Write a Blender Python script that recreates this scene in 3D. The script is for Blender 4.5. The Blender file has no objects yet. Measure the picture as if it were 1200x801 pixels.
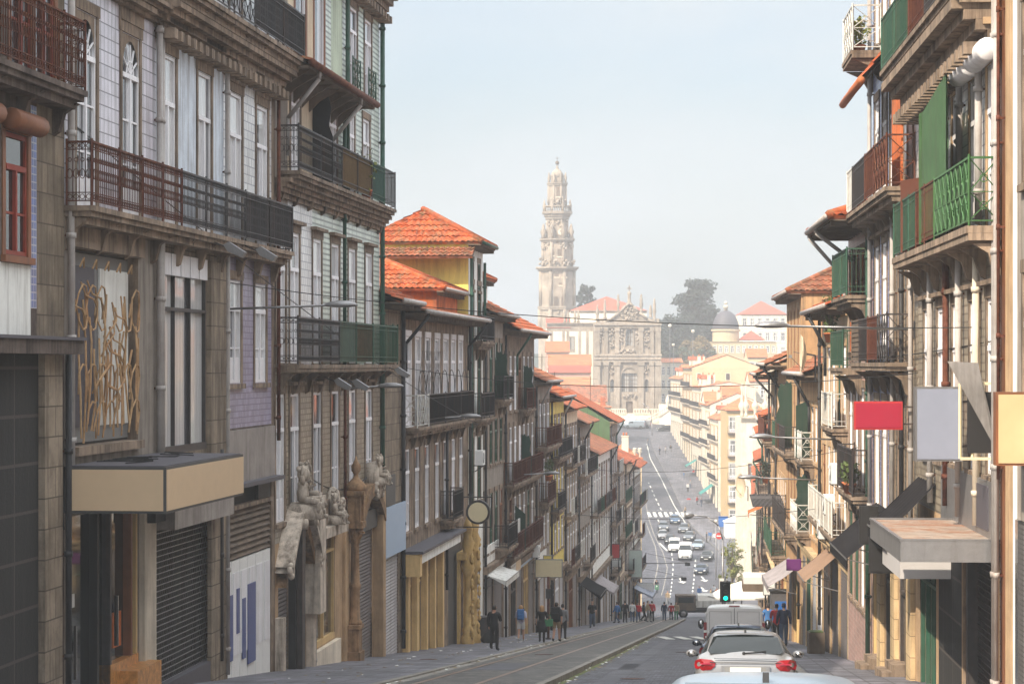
import bpy, bmesh, math, random
from mathutils import Vector, Matrix
R = math.radians
rnd = random.Random(7)
sc = bpy.context.scene
col = sc.collection
F = 2833.0          # focal length of the photograph in its own pixels (85 mm lens)
HZ = 427.0          # horizon row
# ------------------------------------------------------------------ materials
M = {}
def hexv(c): return (c[0], c[1], c[2], 1.0)
class NT:
    def __init__(s, name):
        s.m = bpy.data.materials.new(name); s.m.use_nodes = True
        s.t = s.m.node_tree; s.b = s.t.nodes['Principled BSDF']; s.L = s.t.links
    def n(s, typ, **kw):
        x = s.t.nodes.new(typ)
        for k, v in kw.items():
            if k in x.inputs.keys(): x.inputs[k].default_value = v
            else: setattr(x, k, v)
        return x
    def l(s, a, b): s.L.new(a, b)
def facade_vec(nt, sx=1.0, sz=1.0):
    tc = nt.n('ShaderNodeTexCoord'); sp = nt.n('ShaderNodeSeparateXYZ'); nt.l(tc.outputs['Object'], sp.inputs[0])
    ad = nt.n('ShaderNodeMath', operation='ADD'); nt.l(sp.outputs[0], ad.inputs[0]); nt.l(sp.outputs[1], ad.inputs[1])
    cb = nt.n('ShaderNodeCombineXYZ'); nt.l(ad.outputs[0], cb.inputs[0]); nt.l(sp.outputs[2], cb.inputs[1])
    mp = nt.n('ShaderNodeMapping'); nt.l(cb.outputs[0], mp.inputs[0]); mp.inputs['Scale'].default_value = (sx, sz, 1)
    return mp.outputs[0], tc, sp
def mix(nt, fac, a, b, mode='MIX'):
    x = nt.n('ShaderNodeMix', data_type='RGBA', blend_type=mode)
    for i, v in ((0, fac), (6, a), (7, b)):
        if isinstance(v, (int, float)): x.inputs[i].default_value = v
        elif isinstance(v, tuple): x.inputs[i].default_value = hexv(v)
        else: nt.l(v, x.inputs[i])
    return x.outputs[2]
def ramp(nt, src, lo, hi):
    r = nt.n('ShaderNodeMapRange'); nt.l(src, r.inputs[0]); r.inputs[1].default_value = lo; r.inputs[2].default_value = hi
    return r.outputs[0]
def noise(nt, vec, scale, detail=4.0, rough=.6):
    x = nt.n('ShaderNodeTexNoise'); x.inputs['Scale'].default_value = scale; x.inputs['Detail'].default_value = detail
    x.inputs['Roughness'].default_value = rough
    if vec is not None: nt.l(vec, x.inputs['Vector'])
    return x.outputs['Fac']
def mk(name, c, rough=.85, var=.35, scale=1.2, streak=.45, dirt=(.09, .075, .06), bump=.25, metal=0.0, brick=None, mort=None, rand=.12, spec=.18, grime=0.0, speck=0.0, speck_col=(.05, .04, .03)):
    """weathered facade-like surface: blotches, vertical run-off streaks, optional brick / tile / block pattern"""
    if name.startswith(('stone', 'plaster', 'tile', 'carved')): c = tuple(min(.8, x*(1.05 if name in ('stone', 'stone_dark', 'stone_block', 'plaster_grey', 'tile_brown') else 1.35)) for x in c); streak *= 1.2
    nt = NT(name); vec, tc, sp = facade_vec(nt)
    obj = tc.outputs['Object']
    n1 = noise(nt, obj, scale, 6, .65)
    lo = tuple(x*(1-var) for x in c); hi = tuple(min(1, x*(1+var*.6)) for x in c)
    colr = mix(nt, ramp(nt, n1, .3, .7), lo, hi)
    hgt = noise(nt, obj, scale*9, 5, .7)
    if brick:
        bw, bh, ms, vr = brick[:4]
        bt = nt.n('ShaderNodeTexBrick'); nt.l(vec, bt.inputs['Vector'])
        bt.inputs['Scale'].default_value = 1; bt.inputs['Brick Width'].default_value = bw; bt.inputs['Row Height'].default_value = bh
        bt.inputs['Mortar Size'].default_value = ms; bt.offset = brick[4] if len(brick) > 4 else 0.5
        bt.inputs['Color1'].default_value = (1-vr, 1-vr, 1-vr, 1); bt.inputs['Color2'].default_value = (1, 1, 1, 1)
        mo = mort or tuple(x*.35 for x in c)
        bt.inputs['Mortar'].default_value = (1, 1, 1, 1)
        colr = mix(nt, 1.0, colr, bt.outputs['Color'], 'MULTIPLY')
        colr = mix(nt, bt.outputs['Fac'], colr, mo)
        hb = nt.n('ShaderNodeMath', operation='MULTIPLY_ADD'); nt.l(bt.outputs['Fac'], hb.inputs[0]); hb.inputs[1].default_value = -1.2; nt.l(hgt, hb.inputs[2])
        hgt = hb.outputs[0]
    if streak > 0:
        v2 = nt.n('ShaderNodeMapping'); nt.l(obj, v2.inputs[0]); v2.inputs['Scale'].default_value = (2.6, 2.6, .22)
        s1 = noise(nt, v2.outputs[0], 1.3, 5, .7)
        k = nt.n('ShaderNodeMath', operation='MULTIPLY'); nt.l(ramp(nt, s1, .47, .75), k.inputs[0]); k.inputs[1].default_value = streak*1.6
        k.use_clamp = True
        colr = mix(nt, k.outputs[0], colr, dirt)
    if grime > 0:
        g1 = noise(nt, obj, .9, 6, .75)
        k = nt.n('ShaderNodeMath', operation='MULTIPLY'); nt.l(ramp(nt, g1, .5, .68), k.inputs[0]); k.inputs[1].default_value = grime; k.use_clamp = True
        colr = mix(nt, k.outputs[0], colr, dirt)
    if speck > 0:
        v3 = nt.n('ShaderNodeTexVoronoi'); v3.inputs['Scale'].default_value = 3.6; nt.l(obj, v3.inputs['Vector'])
        sp3 = nt.n('ShaderNodeSeparateColor'); nt.l(v3.outputs['Color'], sp3.inputs[0])
        k = nt.n('ShaderNodeMath', operation='MULTIPLY'); nt.l(ramp(nt, sp3.outputs[0], .35, 1.0), k.inputs[0]); k.inputs[1].default_value = speck
        colr = mix(nt, k.outputs[0], colr, speck_col)
        k = nt.n('ShaderNodeMath', operation='MULTIPLY'); nt.l(ramp(nt, sp3.outputs[1], .6, 1.0), k.inputs[0]); k.inputs[1].default_value = speck*.5
        colr = mix(nt, k.outputs[0], colr, tuple(min(1, x*1.7+.04) for x in c))
        k = nt.n('ShaderNodeMath', operation='MULTIPLY'); nt.l(ramp(nt, noise(nt, obj, 2.3, 6, .8), .52, .62), k.inputs[0]); k.inputs[1].default_value = speck*.9
        colr = mix(nt, k.outputs[0], colr, (.16, .15, .09))
    if rand > 0:
        oi = nt.n('ShaderNodeObjectInfo'); hs = nt.n('ShaderNodeHueSaturation'); nt.l(colr, hs.inputs['Color'])
        mr = nt.n('ShaderNodeMapRange'); nt.l(oi.outputs['Random'], mr.inputs[0]); mr.inputs[3].default_value = 1-rand; mr.inputs[4].default_value = 1+rand
        nt.l(mr.outputs[0], hs.inputs['Value']); colr = hs.outputs[0]
    nt.l(colr, nt.b.inputs['Base Color'])
    nt.b.inputs['Roughness'].default_value = rough; nt.b.inputs['Metallic'].default_value = metal
    nt.b.inputs['Specular IOR Level'].default_value = spec
    if bump > 0:
        bp = nt.n('ShaderNodeBump'); nt.l(hgt, bp.inputs['Height']); bp.inputs['Strength'].default_value = bump; bp.inputs['Distance'].default_value = .03
        nt.l(bp.outputs[0], nt.b.inputs['Normal'])
    M[name] = nt.m
    return nt.m
def flat(name, c, rough=.6, metal=0.0, spec=.4, emit=0, coat=0.0, var=.06):
    nt = NT(name)
    if var > 0:
        tc = nt.n('ShaderNodeTexCoord'); n1 = noise(nt, tc.outputs['Object'], 3.0, 4, .6)
        nt.l(mix(nt, n1, tuple(x*(1-var*2) for x in c), tuple(min(1, x*(1+var)) for x in c)), nt.b.inputs['Base Color'])
    else: nt.b.inputs['Base Color'].default_value = hexv(c)
    nt.b.inputs['Roughness'].default_value = rough
    nt.b.inputs['Metallic'].default_value = metal; nt.b.inputs['Specular IOR Level'].default_value = spec
    nt.b.inputs['Coat Weight'].default_value = coat; nt.b.inputs['Coat Roughness'].default_value = .05
    if emit: nt.b.inputs['Emission Color'].default_value = hexv(c); nt.b.inputs['Emission Strength'].default_value = emit
    M[name] = nt.m; return nt.m
def glassy(name, dark, light, split=.5, rough=.06, folds=14.0):
    """window glazing seen from the street: reflecting pane with curtains or a dark room behind, different in each window"""
    nt = NT(name); tc = nt.n('ShaderNodeTexCoord'); oi = nt.n('ShaderNodeObjectInfo')
    sp = nt.n('ShaderNodeSeparateXYZ'); nt.l(tc.outputs['Object'], sp.inputs[0])
    w = nt.n('ShaderNodeTexWave'); w.inputs['Scale'].default_value = folds/6; w.inputs['Distortion'].default_value = 2.5; w.bands_direction = 'X'
    nt.l(tc.outputs['Object'], w.inputs['Vector'])
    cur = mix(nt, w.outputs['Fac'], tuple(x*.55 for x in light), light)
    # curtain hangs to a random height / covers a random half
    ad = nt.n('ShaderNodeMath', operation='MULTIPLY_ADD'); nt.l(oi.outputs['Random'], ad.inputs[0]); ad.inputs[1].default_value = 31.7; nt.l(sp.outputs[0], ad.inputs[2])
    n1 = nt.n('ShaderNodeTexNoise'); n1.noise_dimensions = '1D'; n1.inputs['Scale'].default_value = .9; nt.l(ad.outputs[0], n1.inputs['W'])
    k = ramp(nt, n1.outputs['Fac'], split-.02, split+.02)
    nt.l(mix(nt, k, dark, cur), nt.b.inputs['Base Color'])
    nt.b.inputs['Roughness'].default_value = rough; nt.b.inputs['Specular IOR Level'].default_value = .9
    n2 = noise(nt, tc.outputs['Object'], 1.1, 1, .4)
    bp = nt.n('ShaderNodeBump'); nt.l(n2, bp.inputs['Height']); bp.inputs['Strength'].default_value = .12; bp.inputs['Distance'].default_value = .05
    nt.l(bp.outputs[0], nt.b.inputs['Normal'])
    M[name] = nt.m
# walls
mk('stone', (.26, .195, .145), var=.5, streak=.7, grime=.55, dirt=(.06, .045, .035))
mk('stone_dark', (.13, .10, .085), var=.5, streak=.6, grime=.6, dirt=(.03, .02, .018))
mk('stone_block', (.27, .215, .16), brick=(.9, .55, .014, .3), streak=.6, grime=.5, dirt=(.06, .045, .035))
mk('stone_warm', (.33, .225, .135), var=.3, streak=.35, dirt=(.16, .11, .07))
mk('stone_pale', (.50, .44, .36), var=.22, streak=.25, dirt=(.2, .16, .12))
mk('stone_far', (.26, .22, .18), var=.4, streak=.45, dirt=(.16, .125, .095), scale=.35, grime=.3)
mk('stone_shop', (.46, .34, .20), var=.3, brick=(.8, .5, .01, .2), streak=.4)
mk('granite_black', (.009, .008, .0075), rough=.85, var=.3, streak=.1, brick=(1.6, .85, .03, .3, 0), mort=(.05, .04, .035), bump=.5, spec=.5)
mk('tile_lilac', (.56, .53, .62), rough=.3, var=.12, brick=(.27, .27, .014, .22, 0), mort=(.14, .12, .15), streak=.5, grime=.25, dirt=(.13, .10, .09), bump=.15, spec=.55)
mk('tile_white', (.62, .63, .66), rough=.28, var=.12, brick=(.3, .22, .014, .2), mort=(.24, .24, .3), streak=.5, grime=.25, dirt=(.13, .10, .09), bump=.15, spec=.55)
mk('tile_green', (.50, .56, .50), rough=.3, var=.15, brick=(1.4, .16, .03, .15, 0), mort=(.16, .20, .17), streak=.3, bump=.3, spec=.5)
mk('tile_violet', (.27, .26, .37), rough=.35, var=.2, brick=(.15, .15, .012, .3, 0), mort=(.15, .12, .2), streak=.3, bump=.15)
mk('tile_blue', (.08, .13, .36), rough=.3, var=.3, brick=(.14, .14, .012, .5, 0), mort=(.4, .42, .5), streak=.25, bump=.1, spec=.55)
mk('tile_brown', (.36, .31, .24), rough=.35, var=.25, brick=(.3, .16, .02, .4), mort=(.14, .11, .08), streak=.4, bump=.3)
mk('tile_pink', (.42, .25, .22), rough=.4, var=.2, brick=(.15, .15, .012, .4, 0), mort=(.5, .42, .38), streak=.3)
mk('plaster_blue', (.48, .53, .62), rough=.7, var=.18, grime=.25, dirt=(.2, .17, .16), streak=.5, bump=.08)
mk('plaster_white', (.62, .60, .57), rough=.8, var=.14, streak=.42, dirt=(.2, .17, .14), bump=.1)
mk('plaster_cream', (.46, .38, .28), rough=.8, var=.14, streak=.35, dirt=(.25, .17, .1), bump=.1)
mk('plaster_yellow', (.72, .47, .12), rough=.8, var=.12, streak=.25, bump=.1)
mk('plaster_grey', (.27, .235, .205), rough=.85, var=.22, streak=.5, bump=.15, grime=.25)
mk('plaster_ochre', (.36, .22, .115), rough=.85, var=.22, streak=.4, bump=.1)
mk('plaster_pink', (.55, .34, .29), rough=.85, var=.18, streak=.35, bump=.1)
mk('plaster_orange', (.44, .11, .03), rough=.85, var=.45, grime=.5, streak=.35, bump=.1)
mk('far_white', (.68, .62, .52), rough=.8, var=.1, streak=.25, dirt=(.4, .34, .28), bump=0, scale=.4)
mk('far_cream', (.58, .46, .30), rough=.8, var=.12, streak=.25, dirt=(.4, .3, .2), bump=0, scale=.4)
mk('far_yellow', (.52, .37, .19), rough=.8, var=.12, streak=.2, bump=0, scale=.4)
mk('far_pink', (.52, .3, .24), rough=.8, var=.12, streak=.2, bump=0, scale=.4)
mk('sheet_green', (.085, .15, .075), rough=.7, var=.2, brick=(.9, 50, .02, .1, 0), mort=(.05, .09, .05), streak=.3, bump=.3)
mk('rust_panel', (.25, .10, .05), rough=.8, var=.5, streak=.4, scale=4)
# joinery, iron
mk('wood_white', (.80, .79, .82), rough=.5, var=.1, streak=.25, dirt=(.3, .27, .25), bump=.05, rand=.1)
mk('wood_brown', (.22, .085, .04), rough=.5, var=.3, streak=.3, bump=.1)
mk('wood_green', (.025, .085, .055), rough=.5, var=.25, streak=.25, bump=.05)
mk('wood_red', (.24, .035, .02), rough=.5, var=.25, streak=.25, bump=.05)
mk('wood_cream', (.62, .43, .20), rough=.55, var=.2, streak=.3, dirt=(.2, .1, .04), bump=.1)
mk('wood_blue', (.07, .12, .22), rough=.5, var=.25, streak=.2, bump=.05)
mk('timber', (.16, .12, .09), rough=.85, var=.4, streak=.4, bump=.2)
mk('iron_dark', (.030, .027, .028), rough=.55, var=.4, streak=.2, dirt=(.14, .06, .03), scale=6, bump=.1, spec=.5)
mk('iron_rust', (.10, .035, .024), rough=.8, var=.6, streak=.4, dirt=(.22, .08, .03), scale=7, bump=.1)
mk('iron_bent', (.40, .26, .14), rough=.8, var=.4, streak=.35, dirt=(.3, .1, .03), scale=5, bump=.1)
mk('iron_green', (.035, .09, .06), rough=.55, var=.3, streak=.3, dirt=(.15, .12, .06), scale=4)
mk('iron_bright_green', (.05, .125, .045), rough=.5, var=.2, streak=.15, scale=3)
mk('iron_white', (.60, .60, .57), rough=.55, var=.2, streak=.4, dirt=(.25, .14, .08), scale=4)
mk('sheet_dark', (.035, .033, .036), rough=.5, var=.35, streak=.25, brick=(.22, .22, .03, .2, 0), mort=(.09, .085, .09), bump=.6)
mk('sheet_ochre', (.48, .31, .13), rough=.75, var=.3, streak=.45, dirt=(.2, .1, .04), scale=3)
mk('sheet_rust', (.20, .075, .045), rough=.8, var=.5, streak=.4, scale=4)
mk('sheet_teal', (.12, .20, .19), rough=.6, var=.3, streak=.4, scale=3)
mk('sheet_pale', (.32, .36, .31), rough=.7, var=.25, streak=.4, scale=3)
mk('sheet_slate', (.10, .10, .11), rough=.6, var=.3, streak=.3, scale=3)
mk('screen_green', (.06, .13, .055), rough=.85, var=.25, streak=.35, scale=1.6)
mk('screen_dark', (.018, .018, .02), rough=.8, var=.2, streak=.1)
mk('screen_brown', (.12, .04, .025), rough=.7, var=.2, streak=.2)
mk('screen_deep', (.022, .05, .035), rough=.75, var=.2, streak=.2)
mk('pipe_white', (.40, .375, .36), rough=.5, var=.2, streak=.5, dirt=(.2, .12, .08), scale=3)
mk('pipe_green', (.03, .085, .06), rough=.5, var=.3, streak=.2, scale=3)
mk('pipe_black', (.03, .03, .033), rough=.5, var=.3, streak=.2)
mk('roof_tile', (.36, .075, .024), rough=.85, var=.6, scale=1.9, streak=.0, grime=.8, dirt=(.11, .09, .05), bump=.4, rand=.08, speck=.65, speck_col=(.14, .045, .025))
mk('roof_old', (.30, .10, .05), rough=.9, var=.55, scale=1.8, streak=0, grime=1.0, dirt=(.10, .08, .06), bump=.4, rand=.08, speck=.7, speck_col=(.08, .045, .03))
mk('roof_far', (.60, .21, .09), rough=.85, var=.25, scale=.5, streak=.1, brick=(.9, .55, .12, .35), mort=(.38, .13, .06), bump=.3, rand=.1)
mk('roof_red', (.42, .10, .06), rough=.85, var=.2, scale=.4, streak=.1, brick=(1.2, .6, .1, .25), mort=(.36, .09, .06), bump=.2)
mk('metal_sheet', (.30, .28, .27), rough=.5, var=.3, streak=.4, metal=.3)
mk('alu', (.27, .265, .27), rough=.38, var=.15, streak=.25, metal=.6, scale=3)
mk('shutter_grey', (.17, .155, .15), rough=.55, var=.2, streak=.25, brick=(30, .085, .014, .12, 0), mort=(.05, .045, .045), bump=.9)
mk('shutter_pale', (.34, .33, .34), rough=.5, var=.2, streak=.25, brick=(30, .085, .014, .12, 0), mort=(.12, .12, .12), bump=.9)
mk('awning_black', (.014, .013, .015), rough=1, var=.2, streak=.1, spec=.05)
mk('awning_beige', (.22, .14, .095), rough=.85, var=.15, streak=.2)
mk('awning_grey', (.30, .27, .28), rough=.8, var=.2, streak=.3)
mk('marble', (.55, .25, .07), rough=.3, var=.5, streak=0, scale=8, bump=0)
mk('carved_pale', (.42, .36, .30), rough=.8, var=.35, streak=.6, scale=3, grime=.5, dirt=(.08, .06, .045))
mk('carved_ochre', (.22, .135, .075), rough=.85, var=.4, streak=.6, scale=4, grime=.5, dirt=(.05, .035, .025))
mk('gold_paint', (.62, .42, .17), rough=.5, var=.25, streak=.35, dirt=(.25, .13, .04), scale=4)
for n_, c_, r_ in [('sign_tan', (.60, .44, .28), .45), ('sign_pink', (.34, .008, .035), .55), ('sign_blue', (.23, .25, .32), .5), ('sign_yellow', (.55, .40, .22), .5),
        ('sign_grey', (.50, .48, .48), .5), ('sign_white', (.68, .68, .66), .5), ('sign_skyblue', (.30, .40, .53), .5), ('sign_purple', (.11, .01, .12), .6),
        ('sign_red', (.45, .03, .03), .5), ('sign_black', (.02, .018, .018), .5), ('sign_mint', (.48, .56, .52), .5), ('cream', (.72, .62, .40), .5),
        ('black', (.012, .012, .013), .6), ('dark_room', (.02, .018, .016), .7), ('dark_grey', (.06, .06, .06), .6), ('mid_grey', (.2, .2, .2), .6),
        ('pure_white', (.75, .75, .74), .5), ('poster_blue', (.06, .09, .25), .4), ('poster_red', (.3, .03, .03), .5), ('terracotta', (.42, .13, .05), .8),
        ('skin', (.48, .27, .19), .6), ('hair_dark', (.02, .013, .01), .6), ('hair_blond', (.35, .19, .07), .6), ('cloth_black', (.012, .012, .014), .9),
        ('cloth_navy', (.02, .03, .07), .9), ('cloth_red', (.42, .02, .025), .9), ('cloth_white', (.6, .6, .6), .9), ('cloth_grey', (.2, .2, .21), .9),
        ('cloth_lilac', (.42, .40, .50), .9), ('cloth_blue', (.04, .14, .35), .9), ('denim', (.06, .09, .15), .9), ('cloth_tan', (.30, .22, .13), .9), ('cloth_green', (.04, .18, .08), .9),
        ('rubber', (.02, .02, .02), .8), ('plastic_blue', (.02, .12, .4), .4), ('teal', (.03, .22, .2), .7), ('cloth_orange', (.5, .13, .03), .8),
        ('amber', (.6, .25, .03), .3), ('plate', (.62, .62, .58), .5), ('canvas', (.70, .68, .64), .8), ('lead', (.075, .07, .085), .6)]:
    flat(n_, c_, r_)
flat('tail_red', (.24, .004, .008), .15, spec=.5, coat=.3)
flat('lamp_clear', (.75, .75, .72), .1, spec=.9)
flat('chrome', (.6, .6, .6), .15, metal=1)
flat('signal_green', (.0, .75, .42), .4, emit=1.6, var=0)
for n_, c_ in [('paint_silver', (.27, .27, .28)), ('paint_white', (.70, .70, .69)), ('paint_navy', (.03, .045, .08)), ('paint_black', (.015, .015, .018)), ('paint_grey', (.13, .14, .16)), ('paint_blue', (.08, .14, .24)), ('paint_sky', (.26, .32, .38))]:
    flat(n_, c_, .32, metal=.5 if n_ != 'paint_white' else 0, spec=.4, coat=.3, var=.02)
flat('car_glass', (.012, .016, .018), .04, spec=.5, coat=.0, var=0)
mk('rusty_deck', (.34, .27, .22), rough=.7, var=.4, streak=0, grime=1.0, dirt=(.26, .09, .03), scale=2)
flat('van_mark', (.30, .30, .31), .6)
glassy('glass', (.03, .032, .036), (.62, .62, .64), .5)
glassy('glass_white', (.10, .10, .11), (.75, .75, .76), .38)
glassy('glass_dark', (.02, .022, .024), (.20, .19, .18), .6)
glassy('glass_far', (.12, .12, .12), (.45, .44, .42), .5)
glassy('shop_glass', (.02, .02, .02), (.30, .24, .16), .55, rough=.03)
# ground
def ground_mat(name, c, kind):
    nt = NT(name); tc = nt.n('ShaderNodeTexCoord'); o = tc.outputs['Object']
    big = noise(nt, o, .12, 5, .6); fine = noise(nt, o, 14, 4, .7)
    cc = mix(nt, ramp(nt, big, .3, .7), tuple(x*.72 for x in c), tuple(x*1.25 for x in c))
    h = fine
    if kind in ('setts', 'flags'):
        bt = nt.n('ShaderNodeTexBrick'); mp = nt.n('ShaderNodeMapping'); nt.l(o, mp.inputs[0]); mp.inputs['Rotation'].default_value = (0, 0, R(5) if kind == 'setts' else R(95))
        nt.l(mp.outputs[0], bt.inputs['Vector'])
        w, hh, ms = (.22, .24, .022) if kind == 'setts' else (1.1, .55, .02)
        bt.inputs['Scale'].default_value = 1; bt.inputs['Brick Width'].default_value = w; bt.inputs['Row Height'].default_value = hh; bt.inputs['Mortar Size'].default_value = ms
        bt.inputs['Mortar Smooth'].default_value = .3
        bt.inputs['Color1'].default_value = (.3, .3, .3, 1); bt.inputs['Color2'].default_value = (1.7, 1.7, 1.7, 1)
        if kind == 'flags': bt.inputs['Color1'].default_value = (.75, .75, .75, 1); bt.inputs['Color2'].default_value = (1.1, 1.1, 1.1, 1)
        bt.inputs['Mortar'].default_value = (1, 1, 1, 1)
        cc = mix(nt, 1.0, cc, bt.outputs['Color'], 'MULTIPLY'); cc = mix(nt, bt.outputs['Fac'], cc, tuple(x*.3 for x in c))
        hb = nt.n('ShaderNodeMath', operation='MULTIPLY_ADD'); nt.l(bt.outputs['Fac'], hb.inputs[0]); hb.inputs[1].default_value = -1.5; nt.l(fine, hb.inputs[2]); h = hb.outputs[0]
    else:
        v = ramp(nt, noise(nt, o, 1.4, 6, .7), .35, .7)
        cc = mix(nt, v, cc, tuple(x*.8 for x in c))
    rows = nt.n('ShaderNodeMapping'); nt.l(o, rows.inputs[0]); rows.inputs['Rotation'].default_value = (0, 0, R(5)); rows.inputs['Scale'].default_value = (.5, .9, 1)
    rw = ramp(nt, noise(nt, rows.outputs[0], 1.1, 5, .75), .36, .66)
    cc = mix(nt, rw, mix(nt, 1.0, cc, (.5, .5, .5), 'MULTIPLY'), mix(nt, 1.0, cc, (1.65, 1.6, 1.55), 'MULTIPLY'))
    oil = ramp(nt, noise(nt, o, .55, 3, .6), .62, .72); cc = mix(nt, oil, cc, tuple(x*.45 for x in c))
    # worn wheel tracks / damp patches
    st = nt.n('ShaderNodeMapping'); nt.l(o, st.inputs[0]); st.inputs['Rotation'].default_value = (0, 0, R(5)); st.inputs['Scale'].default_value = (.9, .05, 1)
    w2 = ramp(nt, noise(nt, st.outputs[0], 1, 4, .6), .42, .7)
    cc = mix(nt, w2, cc, mix(nt, 1.0, cc, (1.4, 1.38, 1.35), 'MULTIPLY'))
    sw = ramp(nt, noise(nt, o, 2.2, 6, .8), .4, .62); cc = mix(nt, sw, mix(nt, 1.0, cc, (.68, .68, .7), 'MULTIPLY'), cc)
    nt.l(cc, nt.b.inputs['Base Color'])
    rr = nt.n('ShaderNodeMapRange'); nt.l(big, rr.inputs[0]); rr.inputs[3].default_value = .5; rr.inputs[4].default_value = .8
    nt.l(rr.outputs[0], nt.b.inputs['Roughness'])
    bp = nt.n('ShaderNodeBump'); nt.l(h, bp.inputs['Height']); bp.inputs['Strength'].default_value = .6 if kind != 'asphalt' else .25; bp.inputs['Distance'].default_value = .02
    nt.l(bp.outputs[0], nt.b.inputs['Normal']); M[name] = nt.m
ground_mat('asphalt', (.062, .062, .078), 'asphalt')
ground_mat('setts', (.058, .058, .076), 'setts')
ground_mat('setts_track', (.085, .078, .068), 'setts')
ground_mat('flags', (.125, .125, .15), 'flags')
ground_mat('earth', (.12, .11, .09), 'asphalt')
mk('kerb', (.30, .28, .25), var=.2, streak=0, brick=(1.0, 9, .02, .2, 0))
mk('moss', (.13, .15, .05), var=.6, streak=0, scale=3)
mk('paint', (.62, .62, .58), var=.15, streak=0, scale=3, grime=.35, dirt=(.2, .2, .2), bump=0, rand=0)
mk('rail_steel', (.24, .15, .10), var=.2, streak=0, metal=.5, rough=.4)
def leafmat(name, a, b):
    nt = NT(name); tc = nt.n('ShaderNodeTexCoord'); n = noise(nt, tc.outputs['Object'], .7, 3, .6); n2 = noise(nt, tc.outputs['Object'], 9, 2, .6)
    c = mix(nt, ramp(nt, n, .35, .65), a, b); c = mix(nt, n2, tuple(x*.7 for x in a), c)
    nt.l(c, nt.b.inputs['Base Color']); nt.b.inputs['Roughness'].default_value = .7; M[name] = nt.m
leafmat('leaf_dark', (.012, .026, .018), (.035, .055, .03)); leafmat('leaf', (.05, .09, .02), (.12, .15, .03))
leafmat('leaf_lime', (.12, .15, .02), (.30, .28, .05)); leafmat('leaf_rust', (.16, .12, .04), (.26, .17, .06)); leafmat('leaf_grey', (.09, .12, .07), (.16, .19, .12))
mk('bark', (.10, .075, .055), var=.4, streak=0, scale=5)
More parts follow.
